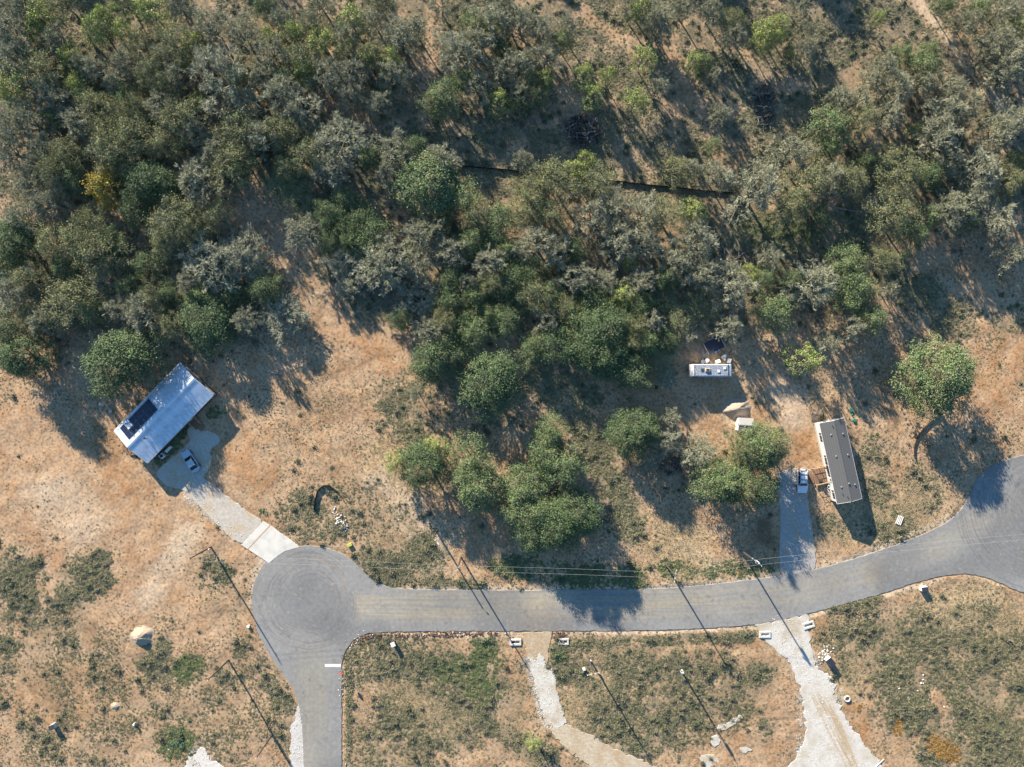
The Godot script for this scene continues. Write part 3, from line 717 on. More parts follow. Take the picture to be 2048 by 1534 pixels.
	["G", 29.8, -22.4, 3.44, 7.8, "middling bare grey-twigged tree left of the fallen grey branches, nearest of three"],
	["G", 23.6, -18.8, 3.23, 7.6, "middling bare grey-twigged tree upper left of the utility trailer, the nearer of two"],
	["G", 35.4, -20.6, 3.87, 8.2, "middling bare grey-twigged tree lower left of the fallen grey branches"],
	["G", 40.1, -17.8, 4.52, 8.9, "large bare grey-twigged tree below the fallen grey branches"],
	["M", 46.5, -19.2, 2.26, 5.6, "middling mid green leafy tree lower right of the fallen grey branches, the nearer of two"],
	["L", 44.4, -20.6, 1.72, 4.9, "small light yellow-green tree lower right of the fallen grey branches"],
	["L", 21.6, -22.9, 1.72, 4.9, "small light yellow-green tree left of the fallen grey branches"],
	["O", 4.5, -16.2, 3.66, 8.0, "middling thin olive-brown tree below the fence's middle"],
	["G", 6.6, -11.5, 2.91, 7.3, "middling bare grey-twigged tree below the fence's middle, the farther of two"],
	["O", 9.7, -13.9, 2.80, 7.1, "middling thin olive-brown tree left of the utility trailer, third nearest of three"],
	["M", 11.8, -11.5, 3.66, 6.8, "middling mid green leafy tree left of the utility trailer, the farther of two"],
	["D", 16.2, -9.8, 5.38, 8.4, "large dark green dense oak left of the utility trailer, second nearest of three"],
	["D", 13.6, -6.9, 4.30, 7.4, "large dark green dense oak left of the utility trailer, third nearest of three"],
	["D", 17.2, -5.6, 4.68, 7.6, "large dark green dense oak left of the utility trailer, nearest of three"],
	["L", 20.1, -16.3, 2.37, 6.7, "middling light yellow-green tree upper left of the utility trailer"],
	["O", 30.6, -11.7, 3.66, 3.8, "middling thin olive-brown tree upper left of the utility trailer, the nearer of two"],
	["O", 35.3, -14.5, 3.44, 3.7, "middling thin olive-brown tree above the utility trailer"],
	["G", 25.5, -11.5, 2.80, 7.1, "middling bare grey-twigged tree left of the utility trailer"],
	["O", 22.6, -10.6, 2.80, 7.1, "middling thin olive-brown tree left of the utility trailer, nearest of three"],
	["O", 26.9, -5.1, 3.68, 3.8, "middling thin olive-brown tree left of the white travel trailer"],
	["G", 28.9, -1.4, 2.45, 3.2, "middling bare grey-twigged tree left of the white travel trailer"],
	["O", 21.7, -7.6, 2.37, 6.7, "middling thin olive-brown tree left of the utility trailer, second nearest of three"],
	["D", 21.7, -2.3, 3.68, 6.7, "middling dark green dense oak left of the white travel trailer"],
	["G", 40.1, -10.6, 2.80, 7.1, "middling bare grey-twigged tree upper right of the utility trailer"],
	["M", 47.9, -13.2, 3.66, 6.8, "middling mid green leafy tree lower right of the fallen grey branches, the farther of two"],
	["G", 32.6, -8.9, 2.15, 3.2, "small bare grey-twigged tree left of the utility trailer"],
	["O", 28.2, -15.6, 2.80, 3.4, "middling thin olive-brown tree upper left of the utility trailer, the farther of two"],
	["G", 17.1, -19.0, 2.58, 6.9, "middling bare grey-twigged tree upper left of the utility trailer, the farther of two"],
	["D", 28.3, -8.0, 2.58, 5.9, "middling dark green dense oak left of the utility trailer, nearest of four"],
	["O", 50.8, -32.6, 3.66, 8.0, "middling thin olive-brown tree right of the fence's right end"],
	["O", 69.5, -31.2, 4.74, 9.1, "large thin olive-brown tree left of the right edge's middle"],
	["M", 76.5, -30.9, 2.80, 6.1, "middling mid green leafy tree left of the right edge's middle, the nearer of two"],
	["G", 80.2, -31.7, 3.87, 8.2, "middling bare grey-twigged tree upper left of the right edge's middle, third nearest of three"],
	["G", 83.8, -33.5, 4.09, 8.5, "middling bare grey-twigged tree upper left of the right edge's middle, second nearest of three"],
	["M", 84.4, -30.6, 2.37, 5.7, "middling mid green leafy tree upper left of the right edge's middle"],
	["G", 88.3, -29.7, 4.09, 8.5, "middling bare grey-twigged tree upper left of the right edge's middle, nearest of three"],
	["G", 91.5, -23.9, 3.12, 7.5, "middling bare grey-twigged tree left of the right edge's middle"],
	["G", 54.6, -18.2, 5.06, 9.4, "large bare grey-twigged tree right of the fallen grey branches"],
	["M", 61.3, -22.2, 3.55, 6.7, "middling mid green leafy tree right of the fallen grey branches, nearest of three"],
	["M", 62.7, -18.8, 3.87, 7.0, "middling mid green leafy tree right of the fallen grey branches, second nearest of three"],
	["M", 62.3, -15.4, 3.23, 6.5, "middling mid green leafy tree right of the fallen grey branches, third nearest of three"],
	["O", 68.1, -22.7, 2.91, 7.3, "middling thin olive-brown tree left of the right edge's middle"],
	["M", 66.3, -11.7, 3.01, 6.3, "middling mid green leafy tree above the mobile home"],
	["G", 62.0, -10.2, 3.01, 7.4, "middling bare grey-twigged tree above the mobile home"],
	["G", 58.7, -7.8, 2.37, 6.7, "middling bare grey-twigged tree upper right of the sand pile"],
	["L", 54.3, -4.3, 3.01, 7.3, "middling light yellow-green tree upper right of the sand pile"],
	["M", 77.6, -1.0, 7.02, 9.6, "large mid green leafy tree upper right of the mobile home"],
	["G", 69.8, -17.6, 1.94, 6.3, "small bare grey-twigged tree left of the right edge's middle"],
	["D", -16.0, 14.9, 4.79, 7.7, "large dark green dense oak upper right of the turning circle"],
	["L", -21.6, 14.3, 2.01, 6.3, "small light yellow-green tree upper right of the turning circle"],
	["L", -14.2, 11.5, 2.23, 6.5, "small light yellow-green tree below the clearing's brush pile"],
	["M", -7.4, 13.7, 4.01, 7.0, "middling mid green leafy tree lower right of the clearing's brush pile, the farther of two"],
	["M", -6.4, 18.8, 4.90, 7.8, "large mid green leafy tree upper right of the turning circle"],
	["G", -17.9, 1.5, 1.78, 4.3, "small bare grey-twigged tree below the clearing's brush pile"],
	["M", 7.2, 9.3, 3.12, 6.3, "middling mid green leafy tree left of the white travel trailer"],
	["M", 6.1, 12.8, 3.57, 6.6, "middling mid green leafy tree lower left of the white travel trailer, the farther of two"],
	["M", 9.4, 15.2, 4.23, 7.2, "middling mid green leafy tree lower left of the white travel trailer, the nearer of two"],
	["M", 2.4, 20.0, 4.46, 7.4, "large mid green leafy tree lower left of the white travel trailer"],
	["M", 4.4, 23.6, 4.68, 7.6, "large mid green leafy tree lower left of the sand pile"],
	["D", 11.7, 24.1, 4.90, 7.8, "large dark green dense oak lower left of the sand pile, the nearer of two"],
	["D", 7.9, 26.1, 5.13, 8.0, "large dark green dense oak lower left of the sand pile, the farther of two"],
	["M", 1.3, 23.5, 3.57, 6.6, "middling mid green leafy tree upper right of the turning circle"],
	["D", 3.5, 27.5, 3.57, 6.6, "middling dark green dense oak right of the turning circle"],
	["G", 9.2, 11.5, 1.34, 3.9, "small bare grey-twigged tree lower left of the white travel trailer, third nearest of three"],
	["D", 22.4, 9.1, 4.68, 7.6, "large dark green dense oak lower left of the white travel trailer"],
	["G", 28.3, 10.7, 3.12, 5.5, "middling bare grey-twigged tree lower left of the sand pile, second nearest of three"],
	["G", 34.4, 12.9, 3.45, 5.8, "middling bare grey-twigged tree lower left of the sand pile, nearest of three"],
	["G", 29.4, 6.4, 2.12, 4.6, "small bare grey-twigged tree lower left of the white travel trailer, nearest of three"],
	["G", 20.7, 12.0, 1.67, 4.2, "small bare grey-twigged tree lower left of the white travel trailer, second nearest of three"],
	["G", 25.6, 13.5, 2.56, 5.0, "middling bare grey-twigged tree lower left of the sand pile, third nearest of three"],
	["M", 40.0, 17.9, 4.46, 7.4, "large mid green leafy tree left of the home driveway"],
	["M", 37.4, 18.3, 3.79, 6.8, "middling mid green leafy tree below the sand pile"],
	["M", 45.5, 12.2, 4.46, 7.4, "large mid green leafy tree lower right of the sand pile"],
	["O", 47.8, 11.5, 3.34, 7.6, "middling thin olive-brown tree upper left of the white SUV"],
	["D", 45.6, 18.9, 3.79, 6.8, "middling dark green dense oak upper left of the home driveway"],
	["O", 41.9, 11.5, 2.79, 7.0, "middling thin olive-brown tree below the sand pile"],
	["O", 42.8, 19.4, 3.12, 7.4, "middling thin olive-brown tree left of the home driveway"],
	["L", 3.9, 66.7, 1.56, 4.6, "small light yellow-green tree lower right of the turning circle"],
	["G", -91.1, -70.7, 3.34, 7.6, "middling bare grey-twigged tree right of the top left corner, the nearer of two"],
	["O", -82.8, -70.0, 3.12, 7.4, "middling thin olive-brown tree right of the top left corner"],
	["L", -71.7, -70.4, 2.67, 6.9, "middling light yellow-green tree right of the top left corner, third nearest of three"],
	["G", -61.7, -70.4, 3.12, 7.4, "middling bare grey-twigged tree above the fence's left end, fifth nearest of five"],
	["G", -35.3, -70.2, 2.67, 6.9, "middling bare grey-twigged tree left of the sandy lane, fifth nearest of six"],
	["O", -24.3, -70.2, 2.67, 6.9, "middling thin olive-brown tree upper left of the sandy lane"],
	["G", -13.2, -70.0, 2.67, 6.9, "middling bare grey-twigged tree above the sandy lane"],
	["G", -2.2, -70.2, 3.12, 7.4, "middling bare grey-twigged tree left of the top edge's middle"],
	["G", 53.0, -70.0, 2.19, 6.9, "middling bare grey-twigged tree above the right brush pile"],
	["D", -71.5, -40.4, 2.80, 6.1, "middling dark green dense oak upper right of the golden yellow trees"],
	["D", -33.6, -31.1, 2.90, 6.1, "middling dark green dense oak above the dirt clearing, the farther of two"],
	["G", -54.4, -42.8, 3.34, 7.6, "middling bare grey-twigged tree right of the fence's left end, nearest of four"],
	["O", -88.4, -19.0, 3.23, 7.6, "middling thin olive-brown tree right of the left edge's middle"],
	["D", -30.9, -29.3, 2.67, 5.9, "middling dark green dense oak upper left of the clearing's brush pile"],
	["G", 8.8, -24.5, 3.23, 7.6, "middling bare grey-twigged tree lower right of the fence's middle, the nearer of two"],
	["M", -1.1, -12.1, 3.01, 6.3, "middling mid green leafy tree right of the clearing's brush pile, third nearest of four"],
	["D", -0.2, -19.1, 3.44, 6.6, "middling dark green dense oak below the fence's middle, third nearest of three"],
	["D", 3.5, -20.9, 3.01, 6.3, "middling dark green dense oak below the fence's middle, second nearest of three"],
	["M", -1.1, -24.6, 3.01, 6.3, "middling mid green leafy tree below the fence's middle, the farther of two"],
	["D", 8.1, -7.1, 3.87, 7.0, "middling dark green dense oak left of the utility trailer, fourth nearest of four"],
	["M", 7.2, -16.3, 2.80, 6.1, "middling mid green leafy tree lower right of the fence's middle"],
	["D", 20.1, -11.7, 3.44, 6.6, "middling dark green dense oak left of the utility trailer, second nearest of four"],
	["M", 24.5, -7.7, 3.01, 6.3, "middling mid green leafy tree left of the utility trailer, the nearer of two"],
	["D", 14.6, -15.0, 3.23, 6.5, "middling dark green dense oak left of the utility trailer, third nearest of four"],
	["D", 24.0, -14.9, 2.80, 6.1, "middling dark green dense oak upper left of the utility trailer"],
	["D", 28.3, -19.5, 2.58, 5.9, "middling dark green dense oak left of the fallen grey branches"],
	["M", -7.8, -26.3, 3.01, 6.3, "middling mid green leafy tree below the fence's middle, the nearer of two"],
	["D", 11.8, -24.7, 2.58, 5.9, "middling dark green dense oak lower right of the fence's middle"],
	["D", -11.4, -15.4, 3.01, 6.3, "middling dark green dense oak right of the clearing's brush pile, the farther of two"],
	["M", 3.3, -6.2, 2.80, 6.1, "middling mid green leafy tree right of the clearing's brush pile, fourth nearest of four"],
	["G", -83.0, -52.1, 2.90, 7.1, "middling bare grey-twigged tree upper left of the golden yellow trees, second nearest of four"],
	["M", -79.0, -53.4, 2.45, 5.7, "middling mid green leafy tree above the golden yellow trees"],
	["D", -89.1, -60.7, 2.67, 5.9, "middling dark green dense oak lower right of the top left corner"],
	["G", -71.1, -59.4, 2.90, 7.1, "middling bare grey-twigged tree upper left of the fence's left end, third nearest of three"],
	["O", -68.3, -62.2, 2.90, 7.1, "middling thin olive-brown tree upper left of the fence's left end, fifth nearest of five"],
	["G", -63.8, -60.4, 2.90, 7.1, "middling bare grey-twigged tree above the fence's left end, third nearest of five"],
	["M", -71.6, -53.4, 2.45, 5.7, "middling mid green leafy tree upper left of the fence's left end"],
	["G", -58.1, -46.5, 3.34, 7.6, "middling bare grey-twigged tree above the fence's left end, nearest of five"],
	["D", -49.4, -40.4, 2.58, 5.9, "middling dark green dense oak right of the fence's left end"],
	["G", -46.3, -56.7, 2.67, 6.9, "middling bare grey-twigged tree upper right of the fence's left end, second nearest of six"],
	["O", -39.9, -45.7, 2.90, 7.1, "middling thin olive-brown tree right of the fence's left end, fourth nearest of five"],
	["D", -18.9, -43.2, 2.67, 5.9, "middling dark green dense oak left of the fence's middle"],
	["M", -50.4, -55.8, 2.23, 5.5, "small mid green leafy tree upper right of the fence's left end, nearest of three"],
	["G", -38.1, -47.1, 2.67, 6.9, "middling bare grey-twigged tree right of the fence's left end, fourth nearest of four"],
	["D", -80.6, -37.6, 3.01, 6.3, "middling dark green dense oak left of the golden yellow trees"],
	["G", -88.4, -36.4, 3.23, 7.6, "middling bare grey-twigged tree left of the golden yellow trees, fourth nearest of five"],
	["O", -77.5, -30.0, 2.80, 7.1, "middling thin olive-brown tree below the golden yellow trees"],
	["D", -67.8, -21.9, 2.80, 6.1, "middling dark green dense oak lower right of the golden yellow trees, the farther of two"],
	["G", -74.8, -19.0, 2.80, 7.1, "middling bare grey-twigged tree below the golden yellow trees"],
	["D", -52.5, -16.5, 3.23, 4.6, "middling dark green dense oak left of the dirt clearing, the farther of two"],
	["M", -57.6, -16.3, 2.80, 6.1, "middling mid green leafy tree left of the dirt clearing"],
	["G", -59.2, -19.0, 2.80, 7.1, "middling bare grey-twigged tree lower right of the golden yellow trees"],
	["O", -88.6, -11.7, 2.80, 7.1, "middling thin olive-brown tree lower right of the left edge's middle"],
	["M", -82.6, -21.9, 2.80, 6.1, "middling mid green leafy tree right of the left edge's middle, the nearer of two"],
	["D", -33.7, -26.6, 2.45, 5.7, "middling dark green dense oak above the dirt clearing, the nearer of two"],
	["D", 56.9, -30.2, 2.80, 6.1, "middling dark green dense oak upper right of the fallen grey branches"],
	["O", 62.0, -37.3, 3.23, 7.6, "middling thin olive-brown tree lower right of the right brush pile"],
	["D", 77.1, -38.5, 3.01, 6.3, "middling dark green dense oak below the grassy trail"],
	["G", 80.3, -41.0, 2.74, 7.6, "middling bare grey-twigged tree below the grassy trail, third nearest of three"],
	["M", 74.4, -27.4, 2.80, 6.1, "middling mid green leafy tree left of the right edge's middle, the farther of two"],
	["D", 51.4, -19.1, 2.58, 5.9, "middling dark green dense oak lower right of the fallen grey branches"],
	["G", 47.5, -23.6, 2.58, 6.9, "middling bare grey-twigged tree right of the fallen grey branches"],
]


# ---------------------------------------------------------------- ground and roads
const PAINT := [
	["bare", 1, 5.9, [-49.4, -32.6, -43.2, -23.5, -35.6, -13.0, -29.4, -7.3, -25.1, -6.4]],
	["bare", .8, 5.7, [-95.6, 8.9, -86.1, 12.7, -72.8, 18.4, -66.1, 24.1]],
	["bare", .8, 5.7, [-56.6, 6.0, -52.8, 14.6, -49.9, 17.4]],
	["bare", .75, 7.6, [-91.8, 18.4, -73.7, 25.0, -61.3, 27.0, -66.1, 34.6]],
	["bare", .75, 5.2, [-74.7, 44.1, -66.1, 39.3, -55.6, 43.1]],
	["bare", .7, 4.8, [-51.8, -0.7, -40.4, -4.5, -44.2, -10.2]],
	["bare", .9, 1.9, [-14.5, -73.0, -15.4, -63.5, -16.4, -55.9, -17.0, -49.2]],
	["bare", .9, 2.1, [31.0, -52.6]],
	["bare", .9, 1.9, [42.5, -41.6]],
	["bare", .7, 2.5, [24.4, -43.5, 27.2, -39.7]],
	["bare", .7, 2.1, [3.4, -41.6, 0.6, -44.5]],
	["bare", .6, 2.5, [64.4, -58.8, 70.1, -63.5]],
	["bare", .7, 2.5, [-34.7, -55.0, -27.0, -48.3]],
	["bare", 1, 1.7, [76.8, -73.0, 81.5, -67.3, 86.3, -60.7, 91.5, -54.5, 95.8, -50.2]],
	["bare", .9, 1.9, [89.1, -19.7, 92.0, -14.0, 95.3, -6.4]],
	["bare", .8, 4.3, [91.5, 2.2]],
	["bare", 1, 3.8, [49.1, -0.7, 54.9, 6.0, 56.8, 12.7, 54.9, 15.5]],
	["bare", .9, 3.4, [43.4, 3.1, 39.6, 3.1]],
	["bare", 1, 3.2, [33.9, 0.3, 39.6, 0.3, 44.4, -0.7]],
	["bare", .8, 3.2, [33.0, 30.8, 37.7, 34.6]],
	["bare", .9, 3.2, [51.0, 62.2, 48.2, 67.9, 39.6, 69.8]],
	["bare", 1, 1.1, [63.4, 57.4, 67.2, 66.0]],
	["bare", 1, 2.3, [8.2, 64.1, 12.0, 66.6, 17.7, 70.1, 26.3, 74.6]],
	["bare", .6, 1.7, [-13.7, 29.8, -9.0, 22.2]],
	["bare", .8, 2.9, [30.1, 6.0, 35.8, 7.9]],
	["bare", .5, 2.5, [-6.1, 23.1, -1.3, 27.0]],
	["bare", .7, 2.5, [-13.7, 10.8, -30.9, 18.4, -27.0, 24.1]],
	["bare", .6, 2.9, [51.0, 25.0, 60.6, 29.8]],
	["bare", .7, 1.5, [5.3, 49.8]],
	["bare", .6, 2.3, [69.1, 9.8]],
	["olive", 1, 5.2, [-95.1, 36.5, -93.7, 40.3]],
	["olive", 1, 4.6, [-83.2, 39.3, -79.9, 36.5]],
	["olive", .8, 3.2, [-96.6, 49.8]],
	["olive", .5, 4.8, [-89.0, 46.0, -84.2, 47.0]],
	["olive", 1, 2.7, [-69.0, 53.6, -67.0, 50.8]],
	["green", .9, 2.3, [-62.8, 55.0, -60.9, 53.6]],
	["olive", .9, 1.2, [-68.0, 61.2]],
	["green", 1, 3.4, [-64.0, 68.9]],
	["olive", .8, 1.9, [-55.6, 55.5]],
	["olive", .8, 2.5, [-56.6, 34.6, -55.1, 36.5]],
	["olive", .6, 4.3, [-35.6, 27.9, -40.4, 24.1]],
	["olive", .75, 5.2, [-25.1, 34.6, -16.6, 32.7]],
	["olive", .7, 5.2, [-21.3, 3.1, -18.5, 9.8]],
	["olive", .95, 3.6, [5.3, -1.6, 12.0, 6.0, 15.8, 12.7, 19.6, 20.3, 22.0, 27.0]],
	["olive", .7, 3.2, [10.1, -0.7, 14.9, 3.1]],
	["green", .7, 2.3, [-2.3, 34.6, 11.0, 36.5, 23.4, 37.0]],
	["green", .6, 1.4, [29.1, 35.5, 49.1, 35.5]],
	["olive", .7, 1.0, [-22.3, 37.4, -6.1, 38.2]],
	["olive", .7, 5.2, [-18.5, 53.6, -23.2, 51.7]],
	["green", .7, 2.7, [-13.7, 54.6, -9.9, 55.0]],
	["green", .9, 3.2, [-5.1, 51.7, -6.1, 57.4]],
	["olive", .6, 5.7, [-21.3, 65.0, -25.1, 69.8]],
	["olive", .6, 4.3, [-11.8, 67.9]],
	["olive", .95, 2.5, [-6.6, 63.1, 1.5, 68.9, 7.2, 71.7]],
	["olive", .9, 1.2, [9.1, 49.8, 26.3, 49.2, 45.3, 48.1]],
	["green", .8, 1.5, [9.0, 51.7]],
	["olive", .8, 4.3, [14.9, 57.4, 18.7, 60.3]],
	["olive", 1, 4.8, [19.6, 67.0, 23.4, 69.8]],
	["olive", .9, 3.8, [25.3, 63.1, 29.1, 66.0]],
	["olive", .8, 2.3, [33.0, 53.6, 26.3, 53.6]],
	["olive", 1, 3.1, [47.2, 55.5]],
	["olive", .9, 2.3, [48.2, 65.5]],
	["olive", .8, 2.1, [34.9, 64.1]],
	["olive", 1, 5.7, [73.0, 53.6, 75.8, 62.2]],
	["olive", .8, 3.2, [70.1, 47.0]],
	["olive", .9, 7.6, [88.2, 58.4, 93.0, 67.9]],
	["olive", .9, 5.2, [81.5, 69.8, 89.1, 71.7]],
	["olive", .5, 4.3, [83.4, 47.0, 89.1, 44.1]],
	["olive", .8, 1.3, [60.6, 43.1, 70.1, 41.2]],
	["olive", .8, 0.8, [-30.9, 54.6, -30.9, 73.0]],
	["olive", .7, 1.9, [-45.6, 58.4, -41.8, 62.2]],
	["olive", .5, 2.3, [-51.8, 50.8]],
	["olive", .5, 3.2, [68.2, 12.7, 70.1, 27.9]],
	["olive", .5, 4.3, [78.7, 19.3, 73.9, 27.0]],
	["olive", .65, 5.2, [73.9, -19.7, 83.4, -12.1]],
	["olive", .6, 3.6, [93.9, -12.1]],
	["olive", .6, 3.2, [60.6, 27.9]],
	["olive", .6, 5.7, [64.4, -65.4, 58.7, -69.2]],
	["olive", .6, 5.7, [45.3, -56.9, 51.0, -45.4]],
	["olive", .6, 3.8, [38.7, -28.3, 47.2, -28.3]],
	["green", .5, 3.8, [45.3, -28.3, 54.9, -29.2]],
	["green", 1, 1.1, [-57.0, 6.0, -55.1, 5.5]],
	["green", 1, 0.9, [-61.1, 8.1, -64.2, 11.2, -67.2, 14.8]],
	["green", .9, 0.9, [-47.8, 24.6]],
	["green", .9, 0.8, [69.0, 10.0]],
	["green", .6, 1.0, [73.4, 25.0]],
	["green", .7, 0.8, [73.0, 55.5]],
	["olive", .5, 8.1, [-29.0, 51.7, -4.2, 59.3, -25.1, 69.8]],
	["olive", .55, 7.1, [12.0, 53.6, 43.4, 59.3, 16.8, 67.9]],
	["olive", .6, 8.6, [66.3, 48.9, 95.8, 52.7, 95.8, 67.9]],
	["olive", .4, 5.7, [-21.3, 29.8, -30.9, 22.2]],
	["pale", 1, 1.1, [77.1, -73.0, 81.7, -67.3, 86.5, -60.7, 91.7, -54.5, 95.8, -50.2]],
	["bare", .95, 1.9, [13.0, -71.1, 19.6, -66.4, 25.3, -62.6, 29.1, -56.9]],
	["bare", .95, 2.1, [29.1, -64.5, 34.9, -54.0, 39.6, -44.5]],
	["bare", .9, 1.7, [0.6, -67.3, 8.2, -57.8, 14.9, -50.2]],
	["bare", .9, 1.9, [43.4, -63.5, 47.2, -58.8, 53.9, -56.9]],
	["bare", .7, 1.9, [42.5, -41.6, 45.3, -44.5]],
	["olive", .3, 10.5, [-89.9, 53.6, -72.8, 60.3, -53.7, 64.1]],
	["olive", .32, 3.8, [-57.5, 37.4, -52.8, 44.1]],
	["olive", .35, 4.8, [-91.8, 67.9, -78.5, 69.8]],
	["olive", .4, 2.5, [-48.0, 53.6, -44.2, 60.3, -43.2, 67.9]],
	["rust", .5, 3.8, [-91.8, 58.4, -74.7, 56.5]],
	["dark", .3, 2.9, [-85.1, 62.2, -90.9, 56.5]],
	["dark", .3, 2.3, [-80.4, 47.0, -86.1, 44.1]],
	["litter", .8, 19.0, [-97.5, -63.5, -49.9, -63.5, -2.3, -67.3, 45.3, -63.5, 97.5, -67.3]],
	["litter", .8, 14.3, [-97.5, -44.5, -49.9, -44.5, -2.3, -44.5, 45.3, -41.6, 97.5, -44.5]],
	["litter", .8, 12.4, [-97.5, -19.7, -59.4, -19.7, -11.8, -19.7, 26.3, -19.7, 64.4, -27.3]],
	["litter", .5, 5.7, [-11.8, -0.7, -2.3, 5.0]],
	["litter", .6, 4.8, [25.3, 12.7, 39.6, 18.4]],
	["litter", .6, 4.8, [5.3, 22.2]],
	["rust", .8, 2.3, [56.3, 13.6, 55.6, 10.8]],
	["rust", .7, 1.7, [63.4, 60.3, 67.7, 67.4]],
	["rust", .5, 4.8, [-76.6, 10.8, -73.7, 20.3]],
	["rust", .6, 2.1, [62.0, -21.6]],
	["rust", .4, 5.7, [-88.0, 62.2, -80.4, 60.3]],
	["rust", .6, 1.3, [35.8, 48.4, 46.3, 49.6]],
	["rust", .6, 2.5, [59.6, 47.1]],
	["rust", .5, 5.7, [91.0, 3.1, 93.9, -6.4]],
	["rust", .5, 3.8, [-54.7, 12.7, -48.0, 17.4]],
	["rust", .5, 2.9, [-30.9, -10.2, -25.1, -6.4]],
	["rust", .4, 3.8, [-4.2, 27.9, -11.8, 22.2]],
	["rust", .5, 2.9, [37.7, 66.0, 45.3, 62.2]],
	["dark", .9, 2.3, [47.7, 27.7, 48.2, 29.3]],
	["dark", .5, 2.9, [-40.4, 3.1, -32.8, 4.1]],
	["pale", .8, 2.9, [-61.3, 27.9, -69.0, 41.2]],
	["pale", .7, 5.7, [-81.3, 26.0, -88.0, 22.2]],
	["pale", .6, 3.8, [51.0, 1.2, 54.9, 6.0]],
	["pale", .8, 2.5, [41.5, 6.0]],
	["pale", .7, 3.8, [-13.7, 30.8, -25.1, 18.4]],
	["pale", .8, 1.9, [33.0, 30.8, 37.7, 34.6]],
	["pale", 1, 2.1, [8.2, 64.1, 12.0, 66.6, 17.7, 70.1, 26.3, 74.6]],
	["pale", .8, 1.3, [5.3, 49.8, 3.4, 52.7]],
	["pale", .5, 3.8, [-11.8, 69.8]],
	["pale", .5, 2.5, [-2.3, 60.3]],
	["pale", .6, 4.8, [78.7, 46.0, 89.1, 42.2]],
	["pale", 1, 0.8, [-21.3, 39.3, 0.6, 39.1, 26.3, 39.0, 45.3, 37.1, 64.4, 33.6, 83.4, 25.6]],
	["pale", 1, 0.9, [-46.1, 30.8, -49.0, 36.5, -49.9, 42.2]],
	["pale", 1, 0.6, [-26.6, 48.1, -2.3, 47.9, 25.3, 47.6, 45.3, 46.6, 64.4, 42.3, 81.5, 37.4]],
	["straw", .8, 5.7, [78.7, 46.0, 89.1, 42.2, 96.8, 49.8]],
	["straw", .8, 5.7, [-21.3, 60.3, -11.8, 64.1]],
	["straw", .7, 4.8, [12.0, 63.1, 21.5, 53.6]],
	["straw", .8, 2.9, [64.4, 53.6, 63.4, 58.4]],
	["straw", .7, 5.7, [33.9, 33.6, 29.1, 29.8]],
	["straw", .6, 4.3, [-15.6, 17.4, -25.1, 14.6]],
	["straw", .6, 4.8, [64.4, 27.0, 78.7, 22.2]],
	["straw", .6, 1.3, [81.5, -67.3, 91.5, -54.5]],
	["red", .35, 0.5, [-31.8, 51.2, -30.9, 49.6, -26.6, 48.1, -2.3, 47.7]],
	["red", .5, 0.7, [7.2, 48.1, 9.6, 47.9]],
	["amber", .9, 2.1, [83.4, 70.3, 80.6, 68.9]],
	["amber", .8, 0.8, [73.9, 64.1, 73.4, 66.5]],
	["amber", .7, 0.8, [66.3, 61.7]],
	["chalk", .9, 1.0, [3.4, 52.5, 5.1, 51.9, 6.5, 55.5, 7.6, 60.3, 8.8, 65.0]],
	["chalk", .9, 1.0, [3.6, 53.6, 5.0, 59.3, 6.9, 65.0]],
	["chalk", .9, 2.5, [51.0, 46.5, 53.9, 50.8, 57.2, 55.5]],
	["chalk", .9, 3.8, [58.7, 59.3, 59.6, 65.0, 60.6, 72.7]],
	["chalk", .8, 2.9, [56.8, 69.8, 64.4, 72.7]],
	["chalk", .9, 1.0, [-40.8, 62.2, -40.8, 73.0]],
	["chalk", .9, 2.5, [-59.4, 71.7]],
	["chalk", .7, 1.3, [-61.3, 21.2, -53.7, 27.9, -49.9, 29.8]],
	["chalk", .5, 1.3, [-64.2, 18.4, -59.4, 11.7]],
	["chalk", .6, 1.3, [52.5, 18.4, 53.9, 27.9, 54.5, 35.5]],
	["rut", .8, 0.2, [33.5, 73.0, 34.9, 70.6, 37.0, 68.5, 39.6, 66.6, 43.4, 64.7, 48.2, 63.1, 53.9, 63.0]],
	["rut", .8, 0.2, [35.0, 73.4, 36.2, 71.1, 38.1, 69.2, 40.8, 67.3, 44.4, 65.6, 49.1, 64.1, 54.9, 63.7]],
	["rut", .7, 0.2, [36.8, 73.6, 37.7, 71.9, 39.6, 70.0, 42.5, 68.5, 47.2, 66.2, 53.0, 64.9]],
	["rut", .6, 0.2, [45.3, 67.9, 49.1, 66.6, 54.9, 66.2]],
	["rut", .7, 0.2, [81.5, 64.1, 82.7, 62.0, 83.2, 59.7, 83.0, 57.4, 81.5, 55.5]],
	["rut", .7, 0.2, [80.4, 63.7, 81.5, 61.4, 82.1, 59.5]],
	["rut", .7, 0.2, [60.6, 44.1, 63.4, 44.1, 65.9, 43.3, 67.8, 42.0, 69.1, 40.5]],
	["rut", .6, 0.2, [59.6, 44.5, 64.4, 44.7, 67.2, 43.3, 68.8, 41.6]],
	["rut", .6, 0.2, [85.3, 37.4, 83.4, 38.2, 81.5, 39.1, 80.4, 39.9]],
	["rut", .6, 0.2, [-64.0, 36.5, -64.4, 39.3, -65.0, 42.4, -64.6, 46.0, -64.4, 50.8]],
	["rut", .6, 0.2, [-54.1, 42.4, -55.0, 43.7, -56.6, 45.0, -57.5, 47.1]],
	["rut", .5, 0.2, [-60.6, 47.0, -58.5, 47.9, -56.6, 48.5, -54.9, 47.7]],
	["rut", .5, 0.2, [-68.0, 22.2, -69.9, 25.0, -71.8, 27.0]],
	["rut", .5, 0.2, [-80.4, 18.4, -83.2, 21.2, -87.0, 23.1]],
	["rut", .5, 0.2, [-76.6, 57.4, -74.7, 65.0, -72.6, 67.0]],
